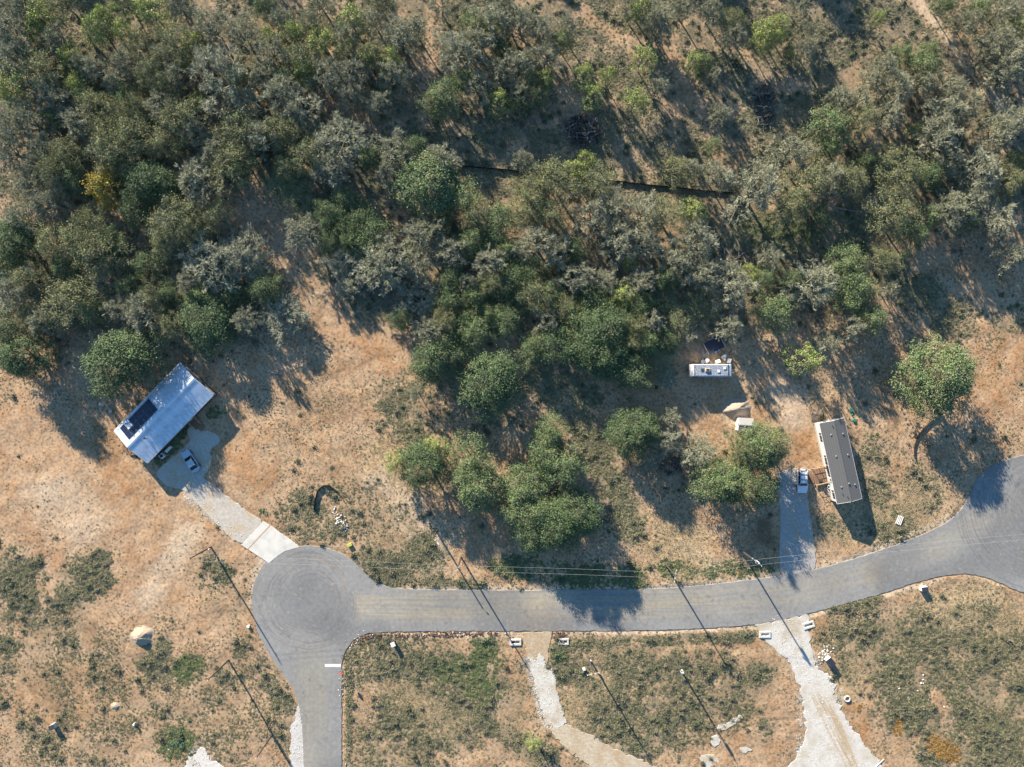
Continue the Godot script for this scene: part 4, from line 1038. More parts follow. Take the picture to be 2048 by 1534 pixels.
	["rut", .6, 0.3, [73.3, 3.1, 73.5, 8.9, 73.7, 14.6, 73.7, 21.2]],
	["rut", .6, 0.2, [73.9, 13.2, 76.4, 13.1]],
	["rut", .6, 0.2, [74.1, 14.6, 76.4, 14.3]],
	["rut", .5, 0.2, [74.1, 19.8, 75.8, 19.7]],
	["rut", .6, 0.2, [-35.6, -19.7, -31.8, -12.1, -29.0, -6.4, -25.9, -4.9]],
	["rut", .5, 0.2, [-31.8, -21.6, -29.0, -14.0, -25.9, -7.3]],
	["rut", .5, 0.3, [-22.3, -6.4, -30.9, -2.6, -36.6, -1.4]],
	["rut", .6, 0.2, [67.2, 64.9, 71.0, 65.2, 73.9, 64.7]],
	["rut", .6, 0.2, [67.8, 66.0, 71.0, 67.0, 73.5, 67.7]],
	["rut", .5, 0.2, [20.6, 18.4, 22.7, 23.1, 25.3, 27.9]],
	["rut", .5, 0.2, [21.7, 17.4, 24.0, 22.2, 26.3, 26.0]],
]
const ROAD := [-39.62, 83.14, -39.62, 73.05, -39.90, 66.00, -40.38, 62.19, -41.14, 59.33, -42.29, 56.95, -44.19, 54.86, -46.10, 51.90, -48.00, 48.38, -49.14, 45.05, -49.62, 41.52, -49.33, 38.86, -48.57, 36.48, -47.33, 34.38, -45.62, 32.76, -43.71, 31.71, -41.33, 31.05, -38.76, 30.86, -36.10, 31.14, -33.71, 31.81, -31.62, 32.86, -29.71, 34.38, -28.00, 36.10, -26.29, 37.62, -24.38, 38.57, -22.10, 39.05, -16.57, 39.24, -11.81, 39.33, 0.57, 39.43, 14.86, 39.33, 26.29, 39.14, 35.81, 38.57, 45.33, 37.43, 52.95, 36.38, 58.67, 35.24, 64.19, 33.71, 70.10, 31.81, 74.95, 30.10, 78.67, 28.57, 82.10, 26.95, 83.90, 25.71, 85.33, 24.29, 86.57, 22.57, 87.24, 21.05, 88.00, 19.33, 88.95, 17.71, 90.38, 16.29, 92.48, 15.14, 94.95, 14.29, 97.43, 13.62, 104.38, 13.14, 111.05, 15.52, 113.90, 22.19, 112.95, 29.81, 109.14, 36.48, 102.48, 40.29, 97.71, 39.90, 95.33, 39.14, 92.95, 37.90, 90.57, 36.95, 88.19, 36.38, 85.81, 36.19, 83.43, 36.38, 80.57, 36.86, 76.76, 37.90, 71.05, 39.81, 64.38, 41.71, 56.76, 43.71, 51.05, 45.05, 45.33, 46.00, 35.81, 46.67, 25.33, 47.05, 7.24, 47.14, -11.81, 47.14, -21.33, 47.24, -26.86, 47.43, -28.29, 47.81, -29.62, 48.48, -30.76, 49.43, -31.62, 50.67, -32.19, 52.10, -32.48, 53.62, -32.48, 73.05, -32.48, 83.14]
const GRAVEL_DRIVE := [-63.05, 20.10, -65.05, 19.71, -66.86, 18.57, -67.81, 17.24, -67.24, 16.29, -64.67, 14.10, -62.29, 12.19, -61.05, 10.76, -62.10, 9.05, -61.33, 8.00, -59.43, 8.86, -57.52, 9.05, -55.81, 9.81, -55.62, 11.14, -56.76, 11.90, -57.71, 12.86, -57.33, 14.57, -57.71, 16.29, -58.95, 17.71, -58.29, 18.57, -56.57, 19.52, -54.67, 21.24, -52.00, 23.14, -49.43, 25.05, -47.43, 26.38, -47.81, 27.52, -48.95, 29.05, -51.62, 30.76, -53.71, 29.33, -56.57, 26.38, -59.43, 23.33, -61.52, 21.24]
const APRON_UPPER := [-47.33, 26.29, -46.19, 27.05, -50.38, 31.52, -51.52, 30.76]
const APRON := [-46.00, 27.14, -40.38, 31.14, -41.71, 31.43, -43.24, 31.90, -44.57, 32.76, -45.52, 33.52, -46.29, 34.19, -50.19, 31.62]
const HOME_DRIVE := [50.67, 17.24, 51.62, 16.67, 53.90, 16.29, 57.33, 16.29, 57.52, 17.24, 56.38, 18.57, 56.38, 22.19, 56.95, 26.00, 57.71, 30.76, 58.00, 35.43, 55.24, 36.00, 51.24, 36.67, 50.86, 31.71, 51.14, 26.95, 51.05, 22.19]
const CALICHE_TRACK := [2.67, 52.86, 3.81, 52.29, 4.57, 52.67, 5.33, 51.62, 6.10, 52.86, 6.57, 54.00, 7.81, 54.57, 8.19, 56.67, 8.76, 59.33, 9.33, 61.71, 9.81, 63.52, 10.38, 64.67, 9.14, 65.24, 8.76, 65.90, 7.62, 65.05, 6.48, 64.10, 5.90, 62.19, 5.14, 59.90, 4.38, 56.95, 3.81, 54.95]
const CALICHE_DRIVE := [46.48, 46.00, 51.05, 45.14, 56.00, 44.00, 56.76, 44.48, 56.38, 47.14, 56.95, 49.81, 57.52, 53.14, 58.67, 54.57, 60.76, 56.10, 61.52, 57.62, 61.33, 59.52, 62.48, 61.62, 63.81, 64.10, 65.52, 66.57, 67.43, 69.24, 69.33, 71.33, 71.05, 74.10, 73.90, 79.33, 51.05, 79.33, 51.81, 73.62, 53.52, 72.29, 54.86, 69.81, 55.81, 67.90, 56.00, 64.10, 55.81, 61.24, 54.86, 57.62, 53.33, 54.57, 52.57, 52.48, 51.05, 51.33, 49.14, 49.81, 47.62, 48.29]
const CALICHE_VERGE := [-40.57, 61.05, -39.81, 62.19, -39.52, 66.00, -39.24, 73.05, -39.14, 83.14, -41.81, 83.14, -42.10, 73.05, -42.29, 69.81, -41.90, 67.90, -42.29, 66.00, -41.33, 64.10, -41.14, 62.67]
const CALICHE_PATCH := [-62.10, 73.05, -61.52, 71.24, -60.19, 70.57, -59.05, 69.05, -58.10, 70.57, -57.52, 71.71, -55.62, 72.48, -54.48, 74.10, -53.71, 79.33, -62.29, 79.33]
const DIRT_TRACK := [6.48, 64.10, 8.76, 65.90, 9.71, 64.67, 11.05, 65.24, 13.43, 66.38, 16.76, 68.10, 20.57, 70.00, 24.38, 71.71, 29.14, 74.10, 35.81, 77.43, 35.81, 83.14, 26.29, 80.29, 20.57, 76.48, 16.76, 73.81, 12.95, 71.52, 10.10, 69.33, 8.00, 66.95]
const DIRT_ENTRY := [2.10, 47.33, 7.62, 47.33, 7.24, 49.33, 6.86, 51.33, 6.67, 53.62, 6.29, 52.86, 5.33, 51.62, 4.38, 52.67, 3.43, 52.29, 2.67, 50.76, 2.48, 49.33]
const MID := [[-28.3, 43.2], [-21.3, 43.2], [-2.3, 43.2], [16.8, 43.1], [35.8, 42.6], [45.3, 41.7], [53.0, 40.7], [58.7, 39.3], [64.4, 37.7], [73.9, 34.6], [81.5, 31.7], [88.2, 27.9], [100.0, 22.2]]
const PATCHES := [[39.7, 65.3, 1.3, 0.4, -0.49], [41.8, 64.7, 2.5, 0.5, -0.56], [38.8, 68.0, 0.8, 1.0, 0.35], [44.6, 69.8, 1.1, 0.4, 0.17], [37.7, 72.3, 1.9, 1.5, 0.70], [-40.4, 75.5, 1.0, 0.6, 0.00]]


# middle, half extents, heading and number of scrapes
const SCRAPES := [[-82.0, 24.0, 15.0, 12.0, 0.7, 60], [-60.0, 32.0, 12.0, 10.0, 2.2, 50], [-74.0, 50.0, 18.0, 12.0, 0.4, 45], [-48.0, 44.0, 4.0, 12.0, 1.5, 22], [-50.0, 20.0, 5.0, 4.0, 0.9, 22], [-33.0, -8.0, 5.0, 9.0, 1.0, 40], [54.0, 8.0, 5.0, 8.0, 1.2, 20], [73.0, 22.0, 5.0, 10.0, 0.1, 40], [44.0, 62.0, 8.0, 6.0, 2.6, 34], [64.0, 62.0, 3.0, 7.0, 1.2, 14], [80.0, 60.0, 12.0, 12.0, 2.2, 30], [-20.0, 22.0, 8.0, 8.0, 0.8, 20]]


func build_ground() -> void:
	var hills := FastNoiseLite.new()
	hills.seed = 5
	hills.frequency = 0.09
	hills.fractal_octaves = 3
	var litter: PackedFloat32Array = field["litter"]
	var rust: PackedFloat32Array = field["rust"]
	var dark: PackedFloat32Array = field["dark"]
	var pale: PackedFloat32Array = field["pale"]
	var straw: PackedFloat32Array = field["straw"]
	var olive: PackedFloat32Array = field["olive"]
	var bare: PackedFloat32Array = field["bare"]
	var rut: PackedFloat32Array = field["rut"]
	var chalk: PackedFloat32Array = field["chalk"]
	var on: PackedFloat32Array = field["sheet"]
	var near := on.duplicate()
	for j in range(1, NZ - 1):
		for i in range(1, NX - 1):
			var k := i + NX * j
			if on[k - 1] + on[k + 1] + on[k - NX] + on[k + NX] + on[k - NX - 1] + on[k - NX + 1] + on[k + NX - 1] + on[k + NX + 1] > 0.0:
				near[k] = 1.0
	var tones := PackedColorArray()
	tones.resize(NX * NZ)
	ground_y.resize(NX * NZ)
	for j in NZ:
		for i in NX:
			var k := i + NX * j
			var x := X0 + i * CELL
			var z := Z0 + j * CELL
			var n := hills.get_noise_2d(x, z)
			var q := fine.get_noise_2d(x, z)
			var w := wob.get_noise_2d(x * 1.7 + 60.0, z * 1.7)
			ground_y[k] = -0.075 if near[k] > 0.0 else n * 0.16 + q * 0.07 + w * 0.06
			var c := Color(0.405, 0.277, 0.168).lerp(Color(0.355, 0.217, 0.118), clampf(0.4 + w * 1.6 + q * 0.5 + n * 0.8, 0.0, 1.0))
			c = c.lerp(Color(0.5, 0.385, 0.265), clampf(pale[k] + n * 0.5, 0.0, 1.0))
			c = c.lerp(Color(0.33, 0.165, 0.065), clampf(rust[k] * (0.75 + q), 0.0, 0.9))
			c = c.lerp(Color(0.42, 0.315, 0.17), straw[k] * 0.7)
			c = c.lerp(Color(0.143, 0.13, 0.087), clampf(litter[k] * (1.0 - bare[k] * 0.85) * (0.95 + 1.0 * q + 0.8 * w), 0.0, 0.95))
			c = c.lerp(Color(0.205, 0.18, 0.115), clampf(olive[k] * (0.8 + q * 0.8 + w * 0.8), 0.0, 0.85))
			c = c.lerp(Color(0.52, 0.495, 0.44), clampf(chalk[k] * (0.9 + q * 1.2 + w), 0.0, 1.0))
			c = c.lerp(Color(0.2, 0.13, 0.07), rut[k] * 0.6)
			ground_y[k] -= rut[k] * 0.1
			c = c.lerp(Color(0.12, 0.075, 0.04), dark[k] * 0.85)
			tones[k] = c
	# the far sheet goes on past the grid at the same colours
	var xs := PackedFloat32Array([-900, -500, -300, -200, -150, -125])
	var zs := PackedFloat32Array([-900, -500, -300, -200, -140, -105])
	for i in NX:
		xs.push_back(X0 + i * CELL)
	for j in NZ:
		zs.push_back(Z0 + j * CELL)
	xs.append_array(PackedFloat32Array([125, 150, 200, 300, 500, 900]))
	zs.append_array(PackedFloat32Array([102, 140, 200, 300, 500, 900]))
	var v := PackedVector3Array()
	var c := PackedColorArray()
	var uv := PackedVector2Array()
	var ids := PackedInt32Array()
	for j in zs.size():
		for i in xs.size():
			var far := i < 6 or j < 6 or i >= NX + 6 or j >= NZ + 6
			var k := at_cell(xs[i], zs[j])
			v.push_back(Vector3(xs[i], -0.09 if far else ground_y[k], zs[j]))
			c.push_back(Color(0.3, 0.23, 0.13) if far else tones[k])
			uv.push_back(Vector2(xs[i], zs[j]) / 41.0)
	var w := xs.size()
	for j in zs.size() - 1:
		for i in w - 1:
			var k := i + w * j
			for e in [k, k + 1, k + w + 1, k, k + w + 1, k + w]:
				ids.push_back(e)
	var a := []
	a.resize(Mesh.ARRAY_MAX)
	a[Mesh.ARRAY_VERTEX] = v
	a[Mesh.ARRAY_COLOR] = c
	a[Mesh.ARRAY_TEX_UV] = uv
	a[Mesh.ARRAY_INDEX] = ids
	var mesh := ArrayMesh.new()
	mesh.add_surface_from_arrays(Mesh.PRIMITIVE_TRIANGLES, a)
	var st := SurfaceTool.new()
	st.create_from(mesh, 0)
	st.generate_normals()
	var soil := tinted(0.95)
	soil.albedo_texture = grain(0.05, 0.76, 1.17, 1024, 5)
	var scuff := FastNoiseLite.new()
	scuff.noise_type = FastNoiseLite.TYPE_SIMPLEX_SMOOTH
	scuff.frequency = 0.022
	scuff.fractal_type = FastNoiseLite.FRACTAL_RIDGED
	scuff.fractal_octaves = 4
	scuff.domain_warp_enabled = true
	scuff.domain_warp_amplitude = 30.0
	var t := NoiseTexture2D.new()
	t.width = 1024
	t.height = 1024
	t.seamless = true
	t.noise = scuff
	soil.heightmap_enabled = true
	soil.heightmap_texture = t
	soil.heightmap_scale = 5.2
	structure("ground", st.commit(), soil)


func road_tone(p: Vector2) -> Color:
	var o := Vector2(-38.8, 41.5)
	var r := p.distance_to(o + Vector2(wob.get_noise_2d(p.x * 0.6, p.y * 0.6 + 50.0), wob.get_noise_2d(p.x * 0.6 + 90.0, p.y * 0.6)) * 0.9)
	var ang := (p - o).angle()
	var c := Color(0.24, 0.241, 0.234)
	var speck := fine.get_noise_2d(p.x * 3.0, p.y * 3.0)
	var big := wob.get_noise_2d(p.x * 0.8, p.y * 0.8)
	# dust tracked along the lane and round the turning circle
	var lane := 0.0
	if p.x > -30.0:
		var mid := ROAD_MID.sample(clampf((p.x + 30.0) / 130.0, 0.0, 1.0))
		var d := p.y - mid
		var streak := wob.get_noise_2d(d * 16.0, p.x * 0.5)
		lane = (1.0 - smoothstep(1.2, 3.9, absf(d + 0.8))) * clampf(1.15 - absf(p.x + 2.0) / 75.0, 0.35, 1.0) * (0.8 + streak * 1.9)
	elif r > 8.0:
		var streak := wob.get_noise_2d(p.x * 16.0, p.y * 0.5)
		lane = (1.0 - smoothstep(1.5, 4.0, absf(p.x + 38.0))) * (0.4 + streak * 0.4) * smoothstep(44.0, 56.0, p.y)
	c = c.lerp(Color(0.32, 0.29, 0.222), clampf(lane, 0.0, 0.95))
	# rings that tyres have left in the turning circle, and a rust-coloured spill
	if r < 11.0:
		var ring := fine.get_noise_2d(r * 9.0, ang * 1.4)
		var dusk := 0.8 * smoothstep(10.8, 9.0, r) * smoothstep(2.0, 7.0, r)
		ring += 0.3 * wob.get_noise_2d(p.x * 1.4, p.y * 1.4)
		c = c.lerp(Color(0.1, 0.103, 0.108), clampf((ring + 0.05) * 1.3, 0.0, 0.6) * dusk)
		c = c.lerp(Color(0.155, 0.16, 0.168), 0.55 * smoothstep(7.5, 4.0, r))
		if ang < -0.15 and ang > -1.5:
			c = c.lerp(Color(0.3, 0.2, 0.12), 0.5 * (1.0 - smoothstep(0.05, 0.22, absf(r - 7.5 + 0.5 * ang))))
	var e := p.distance_to(Vector2(101.0, 23.0))
	if e < 17.0:
		var ring := fine.get_noise_2d(e * 8.0, (p - Vector2(101.0, 23.0)).angle() * 1.2)
		c = c.lerp(Color(0.13, 0.133, 0.14), clampf(ring * 1.4, 0.0, 0.45))
	var spill := p.distance_to(Vector2(69.0, 36.5))
	c = c.lerp(Color(0.3, 0.24, 0.15), clampf((1.0 - spill / 3.2) * (0.5 + wob.get_noise_2d(p.x * 20.0, p.y * 20.0)), 0.0, 0.5))
	spill = p.distance_to(Vector2(4.8, 46.0))
	c = c.lerp(Color(0.35, 0.28, 0.18), clampf((1.0 - spill / 6.0) * (0.7 + wob.get_noise_2d(p.x * 14.0, p.y * 14.0)), 0.0, 0.75))
	var patchy := wob.get_noise_2d(p.x * 0.35 + 900.0, p.y * 0.35)
	c = c.lerp(Color(0.15, 0.155, 0.158), clampf(patchy * 2.0, 0.0, 0.55))
	var crack := absf(wob.get_noise_2d(p.x * 1.1 + 300.0, p.y * 1.1 - 70.0))
	c = c.lerp(Color(0.11, 0.112, 0.115), 0.4 * (1.0 - smoothstep(0.0, 0.02, crack)))
	var oil := wob.get_noise_2d(p.x * 5.0 - 200.0, p.y * 5.0)
	c = c.lerp(Color(0.1, 0.1, 0.1), 0.3 * smoothstep(0.4, 0.62, oil))
	c = c.lerp(Color(0.34, 0.3, 0.22), 0.6 * smoothstep(0.44, 0.6, wob.get_noise_2d(p.x * 7.0 + 77.0, p.y * 11.0)))
	return c * (1.0 + speck * 0.16 + big * 0.14)


func stony(base: Color, dirt: Color, share: float) -> Callable:
	return func(p: Vector2) -> Color:
		var n := wob.get_noise_2d(p.x * 2.5, p.y * 2.5)
		var q := fine.get_noise_2d(p.x * 4.0, p.y * 4.0)
		return base.lerp(dirt, clampf(share + n * 1.2 + q * 0.4, 0.0, 0.85)) * (1.0 + q * 0.25)


var ROAD_MID := Curve.new()


func build_roads() -> void:
	for p in MID:
		ROAD_MID.min_value = -100.0
		ROAD_MID.max_value = 100.0
		ROAD_MID.add_point(Vector2(clampf((p[0] + 30.0) / 130.0, 0.0, 1.0), p[1]))
	var asphalt := tinted(0.82)
	asphalt.albedo_texture = grain(0.12, 0.8, 1.18, 512, 3)
	asphalt.uv1_triplanar = true
	asphalt.uv1_world_triplanar = true
	asphalt.uv1_scale = Vector3.ONE * 0.22
	structure("road", sheet(rough_edge(rounded(outline(ROAD), 1)), 0.16, 0.03, road_tone, 0.14), asphalt)
	var gravel := tinted(0.95)
	gravel.albedo_texture = grain(0.09, 0.66, 1.2, 512, 4)
	gravel.uv1_triplanar = true
	gravel.uv1_world_triplanar = true
	gravel.uv1_scale = Vector3.ONE * 0.14
	structure("gravel_driveway", sheet(outline(rounded_list(GRAVEL_DRIVE), 0.18, 0.5), 0.3, 0.02, stony(Color(0.49, 0.455, 0.395), Color(0.48, 0.38, 0.26), 0.1), 0.1, 0.012), gravel)
	structure("gravel_driveway", sheet(outline(rounded_list(HOME_DRIVE), 0.16, 0.5), 0.3, 0.02, stony(Color(0.4, 0.385, 0.365), Color(0.44, 0.36, 0.26), 0.05), 0.1, 0.012), gravel)
	structure("caliche_driveway", sheet(outline(CALICHE_DRIVE, 0.45, 0.5), 0.25, 0.025, caliche_tone, 0.06, 0.014), gravel)
	structure("caliche_driveway", sheet(outline(CALICHE_TRACK, 0.3, 0.4), 0.25, 0.022, stony(Color(0.58, 0.56, 0.5), Color(0.4, 0.31, 0.2), 0.0), 0.06, 0.014), gravel)
	structure("caliche_verge", sheet(outline(CALICHE_VERGE, 0.3, 0.4), 0.25, 0.018, stony(Color(0.56, 0.55, 0.52), Color(0.45, 0.4, 0.32), -0.1), 0.06, 0.012), gravel)
	structure("caliche_pad", sheet(outline(CALICHE_PATCH, 0.3, 0.4), 0.25, 0.02, stony(Color(0.62, 0.6, 0.55), Color(0.45, 0.36, 0.25), -0.15), 0.06, 0.012), gravel)
	structure("dirt_track", sheet(outline(DIRT_ENTRY, 0.25, 0.4), 0.3, 0.012, stony(Color(0.43, 0.335, 0.22), Color(0.5, 0.41, 0.29), 0.2), 0.05, 0.02), gravel)
	for p in PATCHES:
		var e := []
		for k in 14:
			var q := Vector2(cos(TAU * k / 14.0) * p[2], sin(TAU * k / 14.0) * p[3]).rotated(p[4]) + Vector2(p[0], p[1])
			e.append_array([q.x, q.y])
		structure("caliche_patch", sheet(outline(e, 0.3, 0.3), 0.25, 0.03, stony(Color(0.55, 0.52, 0.45), Color(0.42, 0.31, 0.19), 0.0), 0.05, 0.012), gravel)
	var concrete := textured(paint_of(0.56, 0.55, 0.5, 0.85), grain(0.012, 0.9, 1.06, 256, 4), 0.12)
	var apron := thing("concrete_apron", "pale concrete driveway apron joining the gravel drive to the turning circle", "driveway")
	for p in [APRON, APRON_UPPER]:
		put(apron, "slab", sheet(outline(p), 0.6, 0.055, func(_q: Vector2) -> Color: return Color.WHITE, 0.16), concrete)
	structure("dirt_track", sheet(outline(DIRT_TRACK, 0.4, 0.4), 0.3, 0.01, stony(Color(0.5, 0.425, 0.31), Color(0.43, 0.32, 0.2), 0.15), 0.05, 0.02), gravel)
	var joint := Mb.new()
	var j0 := Vector2(APRON[0], APRON[1])
	var j1 := Vector2(APRON[APRON.size() - 2], APRON[APRON.size() - 1])
	joint.box(Vector3((j0.x + j1.x) / 2.0 - 0.1, 0.03, (j0.y + j1.y) / 2.0 - 0.05), Vector3(j0.distance_to(j1), 0.04, 0.34), Basis(UP, -(j1 - j0).angle()), 0.01)
	put(apron, "sandy_joint", joint, paint_of(0.36, 0.24, 0.12, 0.95))
	var bar := Mb.new()
	bar.box(Vector3(-34.1, 0.036, 53.7), Vector3(3.1, 0.008, 0.55))
	tag(put(self, "stop_line", bar, textured(paint_of(0.74, 0.74, 0.72, 0.7), grain(0.08, 0.82, 1.05), 0.8)), "white painted stop line on the road south of the turning circle", "road marking")


func rough_edge(poly: PackedVector2Array) -> PackedVector2Array:
	var r := PackedVector2Array()
	for k in poly.size():
		var a := poly[k]
		var b := poly[(k + 1) % poly.size()]
		var parts := maxi(1, int(a.distance_to(b) / 0.5))
		for s in parts:
			var p := a.lerp(b, float(s) / parts)
			r.push_back(p + (b - a).orthogonal().normalized() * (fine.get_noise_2d(p.x * 3.0, p.y * 3.0) * 0.13 + wob.get_noise_2d(p.x * 3.0, p.y * 3.0) * 0.1))
	return r


func rounded_list(pts: Array) -> Array:
	var r := []
	for p in rounded(outline(pts), 1):
		r.append_array([p.x, p.y])
	return r


func caliche_tone(p: Vector2) -> Color:
	var n := wob.get_noise_2d(p.x * 2.5, p.y * 2.5)
	var q := fine.get_noise_2d(p.x * 4.0, p.y * 4.0)
	var c := Color(0.6, 0.58, 0.53).lerp(Color(0.46, 0.4, 0.3), clampf(n * 1.1 + q * 0.3 + 0.05 + 0.6 * (1.0 - smoothstep(46.0, 52.0, p.y)), 0.0, 0.9))
	var rut := p.x - (57.5 + (p.y - 58.0) * 0.52)
	c = c.lerp(Color(0.42, 0.31, 0.18), clampf((1.0 - smoothstep(0.8, 2.4, absf(rut))) * smoothstep(57.0, 62.0, p.y) * (0.6 + wob.get_noise_2d(rut * 14.0, p.y) * 1.2), 0.0, 0.85))
	return c * (1.0 + q * 0.2)


# ---------------------------------------------------------------- low plants
func clump(kind: String) -> ArrayMesh:
	rng.seed = hash(kind) % 9999
	var b := Mb.new()
	if kind == "stone":
		b.box(Vector3.ZERO, Vector3(1.0, 1.0, 0.8), Basis(), 0.3)
	elif kind == "shrub":
		for k in 110:
			var d := Vector3(rng.randfn(), absf(rng.randfn()) + 0.15, rng.randfn()).normalized() * (0.5 * pow(rng.randf(), 0.3)) * (1.0 + 0.35 * sin(k * 0.7))
			var n := (d.normalized() + Vector3(rng.randfn(), rng.randfn() + 0.6, rng.randfn()) * 0.5).normalized()
			var u := n.cross(Vector3(rng.randfn(), rng.randfn(), rng.randfn())).normalized() * rng.randf_range(0.07, 0.14)
			b.col = Color.WHITE * rng.randf_range(0.65, 1.35)
			b.leaf(d, u, n.cross(u) * 0.6)
	elif kind == "weed":
		for k in 16:
			var a := rng.randf() * TAU
			var r := sqrt(rng.randf()) * 0.5
			var p := Vector3(cos(a) * r, rng.randf_range(0.12, 0.62) * (1.1 - r), sin(a) * r)
			var n := (p + Vector3(rng.randfn(), rng.randfn() + 1.4, rng.randfn()) * 0.4).normalized()
			var u := n.cross(Vector3(rng.randfn(), rng.randfn(), rng.randfn())).normalized() * rng.randf_range(0.14, 0.26)
			b.col = Color.WHITE * rng.randf_range(0.7, 1.3)
			b.leaf(p, u, n.cross(u) * 0.6)
	else:
		for k in 22:
			var a := rng.randf() * TAU
			var r := rng.randf() * 0.16
			var o := Vector3(cos(a) * r, 0, sin(a) * r)
			var tip := o + Vector3(cos(a) * rng.randf_range(0.1, 0.5), rng.randf_range(0.35, 0.8), sin(a) * rng.randf_range(0.1, 0.5))
			b.col = Color.WHITE * rng.randf_range(0.75, 1.25)
			var s := Vector3(-sin(a), 0, cos(a)) * 0.045
			b.tri(o - s, tip, o + s)
	return b.mesh()


func build_plants() -> void:
	var kinds := {"weed": [], "straw": [], "green": [], "red": [], "shrub": [], "stone": []}
	var tints := {"weed": [], "straw": [], "green": [], "red": [], "shrub": [], "stone": []}
	var patch := FastNoiseLite.new()
	patch.seed = 91
	patch.frequency = 0.11
	patch.fractal_octaves = 4
	var litter: PackedFloat32Array = field["litter"]
	var olive: PackedFloat32Array = field["olive"]
	var green: PackedFloat32Array = field["green"]
	var straw: PackedFloat32Array = field["straw"]
	var bare: PackedFloat32Array = field["bare"]
	var red: PackedFloat32Array = field["red"]
	var amber: PackedFloat32Array = field["amber"]
	var on: PackedFloat32Array = field["sheet"]
	rng.seed = 4242
	for n in 1100000:
		var x := rng.randf_range(-103.0, 103.0)
		var z := rng.randf_range(-79.0, 79.0)
		var k := at_cell(x, z)
		if on[k] > 0.0:
			continue
		var q := patch.get_noise_2d(x, z)
		var b := bare[k]
		var wild := (0.12 + 0.4 * litter[k]) * clampf(0.8 + q * 2.8, 0.04, 2.2) * (1.0 - b * 0.9) * ((2.3 if z > 40.0 else 0.6) if z > 15.0 and x < -45.0 else 1.0)
		var o := maxf(wild, olive[k] * clampf(0.75 + q * 1.7, 0.06, 1.0) * 1.05 * (1.0 - 0.8 * b))
		var g := green[k] * clampf(0.8 + q * 1.2, 0.2, 1.0)
		var s := straw[k] * clampf(0.55 - q, 0.1, 1.0) * 0.6 + (0.13 if z > 0.0 else 0.09) * (1.0 - b) * (0.15 if x < -45.0 else 1.0) * clampf(0.5 - q * 2.5, 0.0, 1.0)
		var r := maxf(red[k], amber[k])
		var u := rng.randf() * 1.15
		var kind := ""
		if u < r: kind = "red"
		elif u < maxf(g, r): kind = "green"
		elif u < g + o * (1.0 - g): kind = "weed"
		elif u < g + o + s: kind = "straw"
		else: continue
		var size := rng.randf_range(0.26, 0.62)
		if kind == "weed":
			size *= 0.62 + 0.55 * maxf(olive[k], litter[k] * 0.5)
		var t := Transform3D(Basis(UP, rng.randf() * TAU).scaled(Vector3(size, size * rng.randf_range(0.3, 0.65) * (0.7 if kind == "straw" else 1.0), size)), Vector3(x, ground_y[k] - 0.02, z))
		kinds[kind].append(t)
		var c := Color(0.15, 0.14, 0.068)
		if kind == "weed":
			c = [Color(0.15, 0.15, 0.08), Color(0.185, 0.165, 0.095), Color(0.115, 0.13, 0.06), Color(0.23, 0.195, 0.115)][rng.randi() % 4]
			if litter[k] > 0.3 and rng.randf() < 0.6:
				c = [Color(0.155, 0.148, 0.09), Color(0.19, 0.17, 0.11), Color(0.12, 0.138, 0.065), Color(0.1, 0.135, 0.055)][rng.randi() % 3]
		elif kind == "straw":
			c = [Color(0.4, 0.325, 0.19), Color(0.34, 0.28, 0.16), Color(0.29, 0.245, 0.14)][rng.randi() % 3]
		elif kind == "green":
			c = [Color(0.1, 0.14, 0.05), Color(0.13, 0.165, 0.06), Color(0.085, 0.12, 0.05), Color(0.14, 0.15, 0.065)][rng.randi() % 4]
		else:
			c = Color(0.3, 0.175, 0.05) if amber[k] > 0.0 else Color(0.12, 0.07, 0.05)
		tints[kind].append(c * rng.randf_range(0.8, 1.2))
	var pale: PackedFloat32Array = field["pale"]
	var chalk: PackedFloat32Array = field["chalk"]
	for n in 260000:
		var x := rng.randf_range(-100.0, 100.0)
		var z := rng.randf_range(-5.0, 76.0)
		var k := at_cell(x, z)
		if rng.randf() > chalk[k] * 1.2 * (0.25 if on[k] > 0.0 else 1.0) + (0.03 * pale[k] if on[k] == 0.0 else 0.0):
			continue
		var size := rng.randf_range(0.07, 0.2)
		kinds["stone"].append(Transform3D(Basis.from_euler(Vector3(rng.randf() * 0.5, rng.randf() * TAU, rng.randf() * 0.5)).scaled(Vector3(size, size * 0.5, size)), Vector3(x, (0.03 if on[k] > 0.0 else ground_y[k] + 0.01), z)))
		tints["stone"].append(Color(0.55, 0.52, 0.46) * rng.randf_range(0.7, 1.15))
	for n in 110000:
		var x := rng.randf_range(-100.0, 100.0)
		var z := rng.randf_range(-76.0, 76.0)
		var k := at_cell(x, z)
		if on[k] > 0.0 or bare[k] > 0.5:
			continue
		var q := patch.get_noise_2d(x, z)
		if rng.randf() > 0.2 * maxf(green[k], olive[k]) * clampf(0.5 + q * 3.0, 0.0, 1.0) + 0.085 * litter[k] * (1.0 - bare[k]) + 0.006:
			continue
		var size := rng.randf_range(0.55, 1.35)
		kinds["shrub"].append(Transform3D(Basis(UP, rng.randf() * TAU).scaled(Vector3(size, size * rng.randf_range(0.55, 0.9), size * rng.randf_range(0.8, 1.2))), Vector3(x, ground_y[k] - 0.05, z)))
		var c: Color = [Color(0.115, 0.122, 0.07), Color(0.14, 0.135, 0.085), Color(0.095, 0.11, 0.06), Color(0.17, 0.155, 0.1)][rng.randi() % 4]
		tints["shrub"].append(c.lerp(Color(0.09, 0.13, 0.055), green[k] * 0.7) * rng.randf_range(0.8, 1.2))
	var leaf := tinted(0.9)
	leaf.backlight_enabled = true
	leaf.backlight = Color(0.25, 0.25, 0.25)
